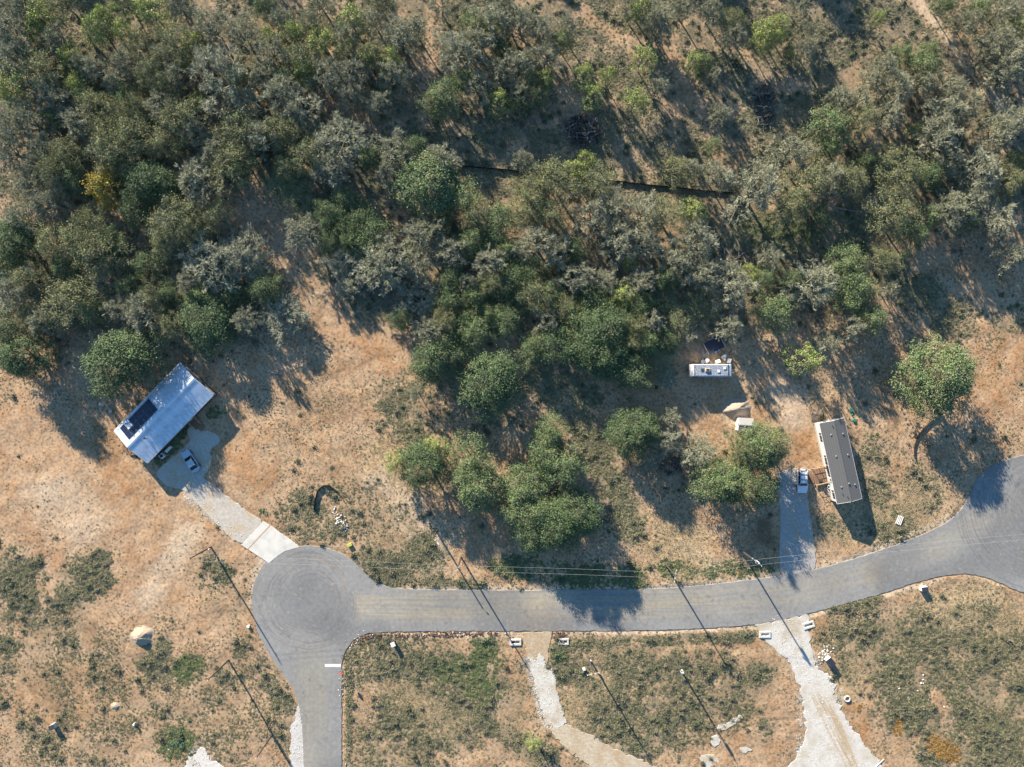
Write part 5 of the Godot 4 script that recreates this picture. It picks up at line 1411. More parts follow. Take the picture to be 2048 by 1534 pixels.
	for e in [["stone", "gravel_stones", "stone"], ["shrub", "low_shrubs", "shrub"], ["weed", "weed_cover", "weed"], ["straw", "dry_grass", "tuft"], ["green", "green_grass", "weed"], ["red", "autumn_weeds", "weed"]]:
		var mm := MultiMesh.new()
		mm.transform_format = MultiMesh.TRANSFORM_3D
		mm.use_colors = true
		mm.mesh = clump(e[2])
		mm.instance_count = kinds[e[0]].size()
		for i in mm.instance_count:
			mm.set_instance_transform(i, kinds[e[0]][i])
			mm.set_instance_color(i, tints[e[0]][i])
		var o := MultiMeshInstance3D.new()
		o.name = e[1]
		o.multimesh = mm
		o.material_override = leaf
		add_child(o, true)
		tag(o, {"stone": "pale loose stones spilled along the caliche and gravel edges", "shrub": "low leafy bushes thickening the weed patches and woodland floor", "weed": "low olive-brown weeds scattered over the sandy lots and woodland floor", "straw": "dry straw-coloured grass tufts growing between the weeds", "green": "dark green grass patches along the road verge and lots", "red": "dark red and amber weeds beside the road and lots"}[e[0]], "", "", "stuff")
		print(e[1], " ", mm.instance_count)


func plant_trees() -> void:
	var variants := {"bare_tree": 6, "budding_tree": 4, "young_tree": 3, "leafy_tree": 4, "live_oak": 4, "autumn_tree": 1}
	var stock := {}
	var leaf := tinted(0.75)
	leaf.backlight_enabled = true
	leaf.backlight = Color(0.3, 0.3, 0.22)
	var bark := tinted(0.95)
	for kind in variants:
		stock[kind] = []
		for k in variants[kind]:
			stock[kind].append(make_tree(kind, k + 1))
		if kind == "live_oak" or kind == "leafy_tree":
			for k in 2:
				stock[kind].append(make_tree(kind, 11 + k))
	var used := {}
	var count := {}
	var r := RandomNumberGenerator.new()
	r.seed = 77
	for t in TREES:
		var kind: String = KINDS[t[0]][0]
		var k: int = count.get(kind, 0)
		count[kind] = k + 1
		var which: int = r.randi() % int(variants[kind])
		if stock[kind].size() > int(variants[kind]) and t[3] > 4.3:
			which = int(variants[kind]) + r.randi() % 2
		var key := "%s%d" % [kind, which]
		var root: Node3D
		if used.has(key):
			root = used[key].duplicate()
			root.name = numbered(kind)
			add_child(root, true)
		else:
			root = thing(kind, "", "")
			put(root, "trunk", stock[kind][which][0], bark)
			put(root, "crown", stock[kind][which][1], leaf)
			used[key] = root
		var s: float = t[3] / 4.0
		var slim := r.randf_range(0.86, 1.1)
		root.transform = Transform3D(Basis(UP, r.randf() * TAU) * Basis.from_scale(Vector3(s * slim, t[4] / 9.0, s * 2.0 - s * slim)), Vector3(t[1], ground_at(t[1], t[2]), t[2]))
		tag(root, t[5], "tree", KINDS[t[0]][1])


# the woodland that goes on beyond the lots
func far_woods() -> void:
	var leaf := tinted(0.8)
	leaf.backlight_enabled = true
	leaf.backlight = Color(0.3, 0.3, 0.22)
	var r := RandomNumberGenerator.new()
	r.seed = 505
	for kind in ["bare_tree", "budding_tree", "leafy_tree"]:
		var pair := make_tree(kind, 8)
		var st := SurfaceTool.new()
		st.append_from(pair[0], 0, Transform3D())
		st.append_from(pair[1], 0, Transform3D())
		var mm := MultiMesh.new()
		mm.transform_format = MultiMesh.TRANSFORM_3D
		mm.mesh = st.commit()
		var spots := []
		for n in 400:
			var p := Vector2(r.randf_range(-150.0, 150.0), r.randf_range(-125.0, 10.0))
			if p.y > -86.0 and absf(p.x) < 108.0 or (p.x > 0.0 and p.y > -15.0) or (p.x > 55.0 and p.x < 98.0 and p.y < -80.0):
				continue
			if spots.all(func(q: Vector2) -> bool: return q.distance_to(p) > 9.0):
				spots.append(p)
		mm.instance_count = spots.size()
		for i in spots.size():
			var s := r.randf_range(0.7, 1.1)
			mm.set_instance_transform(i, Transform3D(Basis(UP, r.randf() * TAU).scaled(Vector3(s, s * 0.95, s)), Vector3(spots[i].x, -0.1, spots[i].y)))
		var o := MultiMeshInstance3D.new()
		o.name = numbered("woodland")
		o.multimesh = mm
		o.material_override = leaf
		add_child(o, true)
		tag(o, "scrub woodland that continues beyond the lots as one mass", "", "", "stuff")


const KINDS := {
	"G": ["bare_tree", "leafless grey trees of the scrub woodland"],
	"O": ["budding_tree", "thin olive trees of the scrub woodland"],
	"L": ["young_tree", "light green young trees of the scrub woodland"],
	"M": ["leafy_tree", "mid green leafy trees"],
	"D": ["live_oak", "dark green oaks"],
	"Y": ["autumn_tree", "golden yellow trees"],
}

# ---------------------------------------------------------------- built things
func on(p: Vector3, sink := 0.0) -> Vector3:
	return Vector3(p.x, ground_at(p.x, p.z) - sink, p.z)


func slab(parent: Node, called: String, at: Vector3, size: Vector3, mat: Material, chamfer := 0.0, basis := Basis()) -> MeshInstance3D:
	var b := Mb.new()
	b.box(Vector3.ZERO, size, Basis(), chamfer)
	return put(parent, called, b, mat, at, basis)


func rod(parent: Node, called: String, pts: Array, r: float, mat: Material, sides := 6, r2 := -1.0) -> MeshInstance3D:
	var b := Mb.new()
	var radii := []
	for k in pts.size():
		radii.append(lerpf(r, r2 if r2 >= 0.0 else r, float(k) / maxf(1.0, pts.size() - 1)))
	b.tube(pts, radii, sides)
	return put(parent, called, b, mat)


func window_in(house: Node, at: Vector3, w: float, h: float, facing: float, shutters := false) -> void:
	var turn := Basis(UP, facing)
	var f := slab(house, "window", at, Vector3(w + 0.16, h + 0.16, 0.06), m.trim, 0.012, turn)
	slab(f, "pane", Vector3(0, h * 0.25, 0.025), Vector3(w, h * 0.47, 0.04), m.glass)
	slab(f, "pane", Vector3(0, -h * 0.25, 0.025), Vector3(w, h * 0.47, 0.04), m.glass)
	if shutters:
		for s in [-1, 1]:
			slab(house, "shutter", at + turn * Vector3(s * (w / 2.0 + 0.28), 0, 0.0), Vector3(0.34, h + 0.1, 0.07), m.shutter, 0.01, turn)


func door_in(house: Node, at: Vector3, facing: float, mat: Material) -> void:
	var turn := Basis(UP, facing)
	var d := slab(house, "door", at, Vector3(0.95, 2.05, 0.07), mat, 0.012, turn)
	slab(d, "handle", Vector3(0.36, -0.05, 0.06), Vector3(0.1, 0.05, 0.07), m.steel)
	slab(d, "pane", Vector3(0, 0.55, 0.03), Vector3(0.5, 0.55, 0.03), m.glass)


func deck(called: String, label: String, at: Vector3, turn: float, w: float, d: float, y: float, open: int) -> void:
	var t := thing(called, label, "deck", at, turn)
	var n := int(d / 0.16)
	var plank := Mb.new()
	plank.box(Vector3.ZERO, Vector3(w, 0.035, 0.14), Basis(), 0.006)
	var mesh := plank.mesh()
	for k in n:
		put(t, "plank", mesh, m.wood if k % 3 else m.wood_dark, Vector3(0, y, -d / 2.0 + (k + 0.5) * d / n))
	for sx in [-1, 1]:
		slab(t, "joist", Vector3(sx * (w / 2.0 - 0.06), y - 0.11, 0), Vector3(0.06, 0.18, d), m.wood)
		for k in 3:
			slab(t, "post", Vector3(sx * (w / 2.0 - 0.05), y / 2.0 + 0.4, -d / 2.0 + 0.05 + k * (d - 0.1) / 2.0), Vector3(0.09, y + 1.0, 0.09), m.wood_pale, 0.01)
		if open != sx:
			for h in [0.92, 0.5]:
				slab(t, "rail", Vector3(sx * (w / 2.0 - 0.05), y + h, 0), Vector3(0.1, 0.045, d), m.wood_pale, 0.008)
	for s in 3:
		slab(t, "step", Vector3(0.0, y * (0.75 - 0.25 * s), d / 2.0 + 0.16 + 0.28 * s), Vector3(w * 0.7, 0.05, 0.28), m.wood, 0.008)


func metal_house() -> void:
	var t := thing("metal_roof_house", "long single-storey house with pale metal gable roof and dark solar array", "house", Vector3(-65.0, 0, 5.46), 0.8025)
	var L := 17.7
	var e := 2.75
	var ridge := 3.95
	slab(t, "wall", Vector3(0, e / 2.0 - 0.1, 0), Vector3(L - 0.5, e + 0.2, 7.8), m.siding, 0.02)
	for s in [-1, 1]:
		var gable := Mb.new()
		var x: float = s * (L / 2.0 - 0.27)
		for k in [[-0.03, 0.03]]:
			var a := Vector3(x + k[0], e, -3.88)
			var b := Vector3(x + k[0], e, 3.88)
			var c := Vector3(x + k[0], ridge - 0.16, 0)
			var d := Vector3(k[1] - k[0], 0, 0)
			var o := Vector3(x, e + 0.4, 0)
			gable.ctri(a, b, c, o)
			gable.ctri(a + d, b + d, c + d, o)
		put(t, "gable", gable, m.siding)
	var run := 4.25
	var pitch := atan2(ridge - e - 0.05, run)
	var length := run / cos(pitch)
	var n := 20
	var w := L / n
	var panel := Mb.new()
	panel.box(Vector3.ZERO, Vector3(w - 0.012, 0.03, length), Basis(), 0.004)
	for k in [-0.5, -0.17, 0.17, 0.5]:
		panel.box(Vector3(k * (w - 0.06), 0.025, 0), Vector3(0.05, 0.035, length), Basis(), 0.012)
	var mesh := panel.mesh()
	for s in [-1, 1]:
		var basis := Basis(Vector3.RIGHT, s * pitch)
		for k in n:
			put(t, "roof_panel", mesh, m.roof_metal if (k * 7 + s) % 3 else m.roof_metal_dull, Vector3(-L / 2.0 + (k + 0.5) * w, (e + ridge) / 2.0 + 0.02, s * run / 2.0), basis)
		slab(t, "eave_trim", Vector3(0, e - 0.03, s * (run + 0.02)), Vector3(L, 0.16, 0.05), m.trim, 0.01)
		slab(t, "gutter", Vector3(0, e - 0.02, s * (run + 0.1)), Vector3(L, 0.11, 0.1), m.trim, 0.02)
		for x in [-1, 1]:
			var tr := slab(t, "rake_trim", Vector3(x * (L / 2.0 + 0.03), (e + ridge) / 2.0 - 0.02, s * run / 2.0), Vector3(0.05, 0.18, length), m.trim, 0.01, basis)
			tr.name = "rake_trim"
	var cap := Mb.new()
	for s in [-1, 1]:
		cap.box(Vector3(0, ridge + 0.035, s * 0.16), Vector3(L + 0.02, 0.02, 0.34), Basis(Vector3.RIGHT, s * pitch), 0.004)
	put(t, "ridge_cap", cap, m.roof_metal)
	# the solar array on the sunny slope, one module left out round the vent
	var up := Basis(Vector3.RIGHT, -pitch)
	var module := Mb.new()
	module.box(Vector3.ZERO, Vector3(1.085, 0.04, 1.47), Basis(), 0.005)
	var frame := module.mesh()
	var face := Mb.new()
	face.box(Vector3.ZERO, Vector3(1.03, 0.012, 1.415))
	var glass := face.mesh()
	for row in 2:
		for k in 7:
			if row == 1 and k == 1:
				continue
			var z := -run + 0.42 + (1 - row) * 1.48 + 0.74
			var y := ridge + z * tan(pitch) + 0.11
			var p := put(t, "solar_panel", frame, m.solar_frame, Vector3(-7.1 + k * 1.1, y, z), up)
			put(p, "glass", glass, m.solar, Vector3(0, 0.018, 0))
	for v in [[-6.0, -3.45, 0.09, 0.5], [-5.3, 1.25, 0.12, 0.75], [-0.8, -1.6, 0.07, 0.35], [4.8, 2.9, 0.06, 0.3], [-6.4, -0.9, 0.06, 0.3]]:
		var y := ridge - absf(v[1]) * tan(pitch)
		var p := rod(t, "vent_pipe", [Vector3(v[0], y - 0.1, v[1]), Vector3(v[0], y + v[3], v[1])], v[2], m.steel, 10)
		rod(p, "cap", [Vector3(v[0], y + v[3], v[1]), Vector3(v[0], y + v[3] + 0.05, v[1])], v[2] * 1.5, m.dark_metal, 10)
	for x in [-6.8, -4.2, 5.0, 7.2]:
		window_in(t, Vector3(x, 1.75, 3.93), 0.9, 1.2, 0.0)
	for x in [-6.0, -1.0, 3.0, 6.5]:
		window_in(t, Vector3(x, 1.75, -3.93), 0.9, 1.1, PI)
	window_in(t, Vector3(L / 2.0 - 0.22, 1.75, 1.2), 0.9, 1.1, PI / 2.0)
	door_in(t, Vector3(1.9, 1.35, 3.94), 0.0, m.trim)
	slab(t, "skirting", Vector3(0, 0.16, 0), Vector3(L - 0.4, 0.5, 7.9), m.dark_skirt, 0.01)
	for x in [-7.6, 7.6]:
		rod(t, "downspout", [Vector3(x, 0.0, 4.02), Vector3(x, e - 0.05, 4.02), Vector3(x, e - 0.03, 4.28)], 0.05, m.trim, 6)
	deck("wooden_deck", "small wooden deck with pale rails at the left end of the metal-roofed house", Vector3(-65.0, 0, 5.46) + Basis(UP, 0.8025) * Vector3(-9.75, 0, -0.9), 0.8025 - PI / 2.0, 3.4, 1.4, 0.5, 0)
	deck("wooden_porch", "wooden porch landing with rails and steps at the front of the metal-roofed house", Vector3(-65.0, 0, 5.46) + Basis(UP, 0.8025) * Vector3(2.0, 0, 4.95), 0.8025, 1.7, 1.9, 0.4, 0)
	var ac := thing("air_conditioner", "grey air conditioner unit beside the front wall of the metal-roofed house", "air conditioner", Vector3(-65.0, 0.0, 5.46) + Basis(UP, 0.8025) * Vector3(-6.9, 0, 4.75), 0.8025)
	slab(ac, "cabinet", Vector3(0, 0.42, 0), Vector3(0.85, 0.9, 0.85), m.trim, 0.05)
	rod(ac, "fan_grille", [Vector3(0, 0.86, 0), Vector3(0, 0.89, 0)], 0.34, m.dark_metal, 14)
	# a bench that leans along the same wall
	var bench := thing("white_bench", "white bench standing along the front wall beside the air conditioner", "bench", Vector3(-65.0, 0.0, 5.46) + Basis(UP, 0.8025) * Vector3(-5.2, 0, 4.8), 0.8025)
	slab(bench, "seat", Vector3(0, 0.45, 0), Vector3(1.5, 0.05, 0.4), m.white, 0.015)
	slab(bench, "backrest", Vector3(0, 0.75, -0.2), Vector3(1.5, 0.4, 0.05), m.white, 0.015)
	for x in [-0.65, 0.65]:
		slab(bench, "leg", Vector3(x, 0.21, 0), Vector3(0.06, 0.44, 0.36), m.white, 0.01)


func mobile_home() -> void:
	var at := Vector3(61.2, 0, 14.4)
	var turn := -1.3526
	var t := thing("mobile_home", "long narrow mobile home with grey shingle roof and white walls with shutters", "mobile home", at, turn)
	var L := 15.0
	var e := 3.0
	var ridge := 3.75
	slab(t, "wall", Vector3(0, e / 2.0 + 0.1, 0), Vector3(L, e - 0.1, 4.3), m.white_siding, 0.02)
	for k in 11:
		for s in [-1, 1]:
			slab(t, "lap_board", Vector3(0, 0.75 + 0.21 * k, s * 2.155), Vector3(L - 0.05, 0.03, 0.02), m.white_siding)
	slab(t, "skirting", Vector3(0, 0.25, 0), Vector3(L + 0.03, 0.7, 4.34), m.skirt, 0.01)
	for s in [-1, 1]:
		var gable := Mb.new()
		var x: float = s * (L / 2.0 - 0.03)
		gable.ctri(Vector3(x, e, -2.13), Vector3(x, e, 2.13), Vector3(x, ridge - 0.12, 0), Vector3(0, e, 0))
		gable.ctri(Vector3(x - s * 0.05, e, -2.13), Vector3(x - s * 0.05, e, 2.13), Vector3(x - s * 0.05, ridge - 0.12, 0), Vector3(x * 2.0, e, 0))
		put(t, "gable", gable, m.white_siding)
	var run := 2.36
	var pitch := atan2(ridge - e, run)
	var length := run / cos(pitch)
	for s in [-1, 1]:
		var basis := Basis(Vector3.RIGHT, s * pitch)
		var rows := 12
		for k in rows:
			var z := (k + 0.5) / rows
			var course := slab(t, "shingle_course", Vector3(0, ridge - (ridge - e) * z + 0.03, s * run * z), Vector3(L + 0.36, 0.035, length / rows + 0.05), m.shingle[(k + s) % 2], 0.006, Basis(Vector3.RIGHT, s * (pitch - 0.1)))
			course.name = "shingle_course"
		slab(t, "fascia", Vector3(0, e - 0.02, s * (run + 0.03)), Vector3(L + 0.36, 0.16, 0.05), m.trim, 0.01)
		for x in [-1, 1]:
			slab(t, "rake_trim", Vector3(x * (L / 2.0 + 0.2), (e + ridge) / 2.0 - 0.02, s * run / 2.0), Vector3(0.05, 0.16, length), m.trim, 0.01, basis)
	slab(t, "ridge_cap", Vector3(0, ridge + 0.06, 0), Vector3(L + 0.36, 0.05, 0.26), m.shingle[1], 0.02)
	for v in [[-5.2, 0.9], [-1.1, 0.85], [4.7, 1.1], [-4.9, -1.35], [-0.9, -1.4], [4.8, -1.5], [4.3, -0.3]]:
		var y: float = ridge - absf(v[1]) * tan(pitch)
		var p := slab(t, "roof_vent", Vector3(v[0], y + 0.15, v[1]), Vector3(0.3, 0.16, 0.3), m.steel, 0.06)
		rod(p, "neck", [Vector3(0, -0.25, 0), Vector3(0, -0.06, 0)], 0.1, m.dark_metal, 8)
	for v in [[-6.8, 0.4], [5.9, 1.2], [6.6, 0.5]]:
		var y: float = ridge - absf(v[1]) * tan(pitch)
		rod(t, "vent_pipe", [Vector3(v[0], y, v[1]), Vector3(v[0], y + 0.35, v[1])], 0.06, m.dark_metal, 8)
	for x in [-4.9, -0.6, 0.85, 1.9, 6.1]:
		window_in(t, Vector3(x, 2.0, 2.17), 0.7, 1.15, 0.0, true)
	for x in [-5.0, 0.0, 4.5]:
		window_in(t, Vector3(x, 2.0, -2.17), 0.8, 1.1, PI, true)
	window_in(t, Vector3(-L / 2.0 - 0.02, 2.0, 0.9), 0.8, 1.0, -PI / 2.0)
	door_in(t, Vector3(3.3, 1.65, 2.18), 0.0, m.trim)
	var b := Basis(UP, turn)
	deck("wooden_deck", "brown plank deck with pale rails against the white wall of the mobile home", at + b * Vector3(2.3, 0, 3.45), turn, 3.2, 2.4, 0.62, 0)
	var box := thing("planter_box", "dark planter box on the corner of the mobile home deck", "planter", at + b * Vector3(3.2, 0.64, 3.6), turn)
	slab(box, "box", Vector3(0, 0.25, 0), Vector3(0.6, 0.5, 0.6), m.dark_metal, 0.03)
	slab(box, "soil", Vector3(0, 0.5, 0), Vector3(0.5, 0.04, 0.5), m.dark_skirt, 0.01)
	var grill := thing("round_grill", "white-rimmed round grill on the ground beside the deck steps", "grill", on(Vector3(60.14, 0, 19.62)))
	rod(grill, "bowl", [Vector3(0, 0.35, 0), Vector3(0, 0.55, 0), Vector3(0, 0.75, 0)], 0.22, m.dark_metal, 14, 0.36)
	var rim := Mb.new()
	var ring := []
	for k in 15:
		ring.append(Vector3(cos(TAU * k / 14.0) * 0.36, 0.76, sin(TAU * k / 14.0) * 0.36))
	var rr := []
	rr.resize(15)
	rr.fill(0.05)
	rim.tube(ring, rr, 6, false)
	put(grill, "rim", rim, m.white)
	for k in 3:
		rod(grill, "leg", [Vector3(cos(k * 2.1) * 0.3, -0.1, sin(k * 2.1) * 0.3), Vector3(cos(k * 2.1) * 0.18, 0.4, sin(k * 2.1) * 0.18)], 0.025, m.dark_metal, 5)
	for k in 3:
		var hose := []
		for s in 11:
			var a := lerpf(2.7, 1.2, s / 10.0)
			var p := Vector3(62.86, 0, 18.19) + Vector3(cos(a) * (3.35 + 0.42 * k) * 0.9, 0, sin(a) * (3.2 + 0.42 * k))
			hose.append(Vector3(p.x, ground_at(p.x, p.z) + 0.1, p.z))
		tag(rod(self, "water_hose", hose, 0.045, m.white), ["pale curved pipe on the ground nearest the mobile home wall", "middle of three curved pipes on the ground beside the mobile home", "outermost curved pipe on the ground below the mobile home deck"][k], "pipe")


func car(called: String, label: String, category: String, at: Vector3, turn: float, suv: bool) -> void:
	var coat: Material = m.car_white if suv else m.car_silver
	var t := thing(called, label, category, at, turn)
	var L := 4.5 if suv else 4.65
	var W := 1.9 if suv else 1.8
	var lift := 0.12 if suv else 0.0
	var b := Mb.new()
	var hood := 1.02 if suv else 0.88
	var belt := 1.08 if suv else 0.95
	var rings := []
	var st := [[-0.5, 0.3, 0.55, 0.7], [-0.485, 0.41, 0.46, 0.88], [-0.42, 0.48, 0.3, 0.985], [-0.2, 0.5, 0.24, 1.0], [0.05, 0.5, 0.24, 1.0], [0.2, 0.5, 0.24, 0.985], [0.32, 0.492, 0.26, 0.93], [0.42, 0.465, 0.32, 0.87], [0.475, 0.39, 0.42, 0.79], [0.5, 0.27, 0.5, 0.66]]
	for s in st:
		var x: float = s[0] * L
		var w: float = s[1] * W
		var y0: float = s[2] + lift
		var y1: float = belt * s[3]
		if suv and s[0] > 0.15: y1 *= 1.06
		rings.append([Vector3(x, y0, -w * 0.9), Vector3(x, lerpf(y0, y1, 0.5), -w), Vector3(x, y1 - 0.08, -w * 0.98), Vector3(x, y1, -w * 0.86), Vector3(x, y1 + 0.035, 0), Vector3(x, y1, w * 0.86), Vector3(x, y1 - 0.08, w * 0.98), Vector3(x, lerpf(y0, y1, 0.5), w), Vector3(x, y0, w * 0.9)])
	b.loft(rings)
	put(t, "body", b, coat)
	# cabin: base and roof outlines, then glass set a hair proud
	var bx0 := -0.47 * L if suv else -0.37 * L
	var bx1 := 0.2 * L
	var rx0 := -0.42 * L if suv else -0.23 * L
	var rx1 := 0.05 * L
	var top := 1.68 if suv else 1.42
	var bw := W * 0.44
	var rw := W * 0.35
	var cab := Mb.new()
	var y := belt - 0.03
	cab.loft([[Vector3(bx0, y, -bw), Vector3(bx1, y - 0.03, -bw), Vector3(bx1, y - 0.03, bw), Vector3(bx0, y, bw)], [Vector3(rx0, top - 0.04, -rw), Vector3(rx1, top - 0.04, -rw), Vector3(rx1, top - 0.04, rw), Vector3(rx0, top - 0.04, rw)]])
	put(t, "cabin", cab, coat)
	var roof := Mb.new()
	roof.box(Vector3((rx0 + rx1) / 2.0, top - 0.01, 0), Vector3(rx1 - rx0 + 0.06, 0.09, rw * 2.0 + 0.05), Basis(), 0.035)
	put(t, "roof", roof, coat)
	var panes := [["windscreen", [Vector3(bx1, y, -bw), Vector3(bx1, y, bw), Vector3(rx1, top - 0.05, rw), Vector3(rx1, top - 0.05, -rw)]], ["rear_window", [Vector3(bx0, y + 0.02, -bw), Vector3(bx0, y + 0.02, bw), Vector3(rx0, top - 0.05, rw), Vector3(rx0, top - 0.05, -rw)]]]
	for s in [-1, 1]:
		for k in (3 if suv else 2):
			var n := 3.0 if suv else 2.0
			var u0 := k / n
			var u1 := (k + 1) / n
			panes.append(["side_window", [Vector3(lerpf(bx0, bx1, u0), y + 0.03, s * bw), Vector3(lerpf(bx0, bx1, u1), y + 0.03, s * bw), Vector3(lerpf(rx0, rx1, u1), top - 0.06, s * rw), Vector3(lerpf(rx0, rx1, u0), top - 0.06, s * rw)]])
	for p in panes:
		var q: Array = p[1]
		var mid: Vector3 = (q[0] + q[1] + q[2] + q[3]) / 4.0
		var o := Vector3((bx0 + bx1) / 2.0, 1.1, 0)
		var n: Vector3 = (q[1] - q[0]).cross(q[3] - q[0]).normalized()
		if n.dot(mid - o) < 0.0: n = -n
		var g := Mb.new()
		var r := []
		for c in q:
			r.append(mid + (c - mid) * Vector3(0.9, 0.9, 0.9) + n * 0.014)
		g.cquad(r[0], r[1], r[2], r[3], mid - n)
		for k in 4:
			g.cquad(r[k], r[(k + 1) % 4], r[(k + 1) % 4] - n * 0.03, r[k] - n * 0.03, mid - n * 0.015)
		put(t, p[0], g, m.car_glass)
	for sx in [-1, 1]:
		for sz in [-1, 1]:
			var c := Vector3(sx * L * 0.295, 0.34 + lift * 0.3, sz * (W / 2.0 - 0.1))
			var rad := 0.38 if suv else 0.33
			var wh := rod(t, "wheel", [c - Vector3(0, 0, 0.12), c - Vector3(0, 0, 0.09), c + Vector3(0, 0, 0.09), c + Vector3(0, 0, 0.12)], rad, m.tyre, 16)
			rod(wh, "rim", [c + Vector3(0, 0, sz * 0.1), c + Vector3(0, 0, sz * 0.13)], rad * 0.62, m.steel, 10)
	for s in [-1, 1]:
		slab(t, "headlight", Vector3(L * 0.474, 0.68 + lift, s * W * 0.33), Vector3(0.16, 0.13, 0.36), m.lamp, 0.03, Basis(UP, -s * 0.35))
		slab(t, "tail_light", Vector3(-L * 0.487, 0.78 + lift, s * W * 0.36), Vector3(0.1, 0.16 if not suv else 0.4, 0.26), m.tail, 0.03, Basis(UP, s * 0.3))
		slab(t, "mirror", Vector3(bx1 - 0.25, y + 0.08, s * (bw + 0.16)), Vector3(0.16, 0.13, 0.2), coat, 0.03)
		for k in 2:
			slab(t, "door_handle", Vector3(-0.25 * L + 0.75 + k * 1.0 - (0.2 if suv else 0.0), belt - 0.14, s * W * 0.497), Vector3(0.2, 0.03, 0.03), coat, 0.01)
		if suv:
			slab(t, "roof_rail", Vector3((rx0 + rx1) / 2.0, top + 0.07, s * (rw - 0.06)), Vector3(rx1 - rx0 - 0.2, 0.04, 0.05), m.dark_metal, 0.01)
	if suv:
		for x in [-0.3, -0.09]:
			slab(t, "cross_bar", Vector3(x * L, top + 0.08, 0), Vector3(0.12, 0.04, rw * 2.0), m.dark_metal, 0.01)
		slab(t, "rear_bumper", Vector3(-L * 0.5, 0.62, 0), Vector3(0.16, 0.24, W * 0.84), m.dark_metal, 0.05)
	slab(t, "grille", Vector3(L * 0.497, 0.62 + lift, 0), Vector3(0.05, 0.16, W * 0.42), m.dark_metal, 0.01)
	slab(t, "number_plate", Vector3(-L * 0.502 - (0.09 if suv else 0.0), 0.66 + lift, 0), Vector3(0.03, 0.14, 0.32), m.white, 0.005)


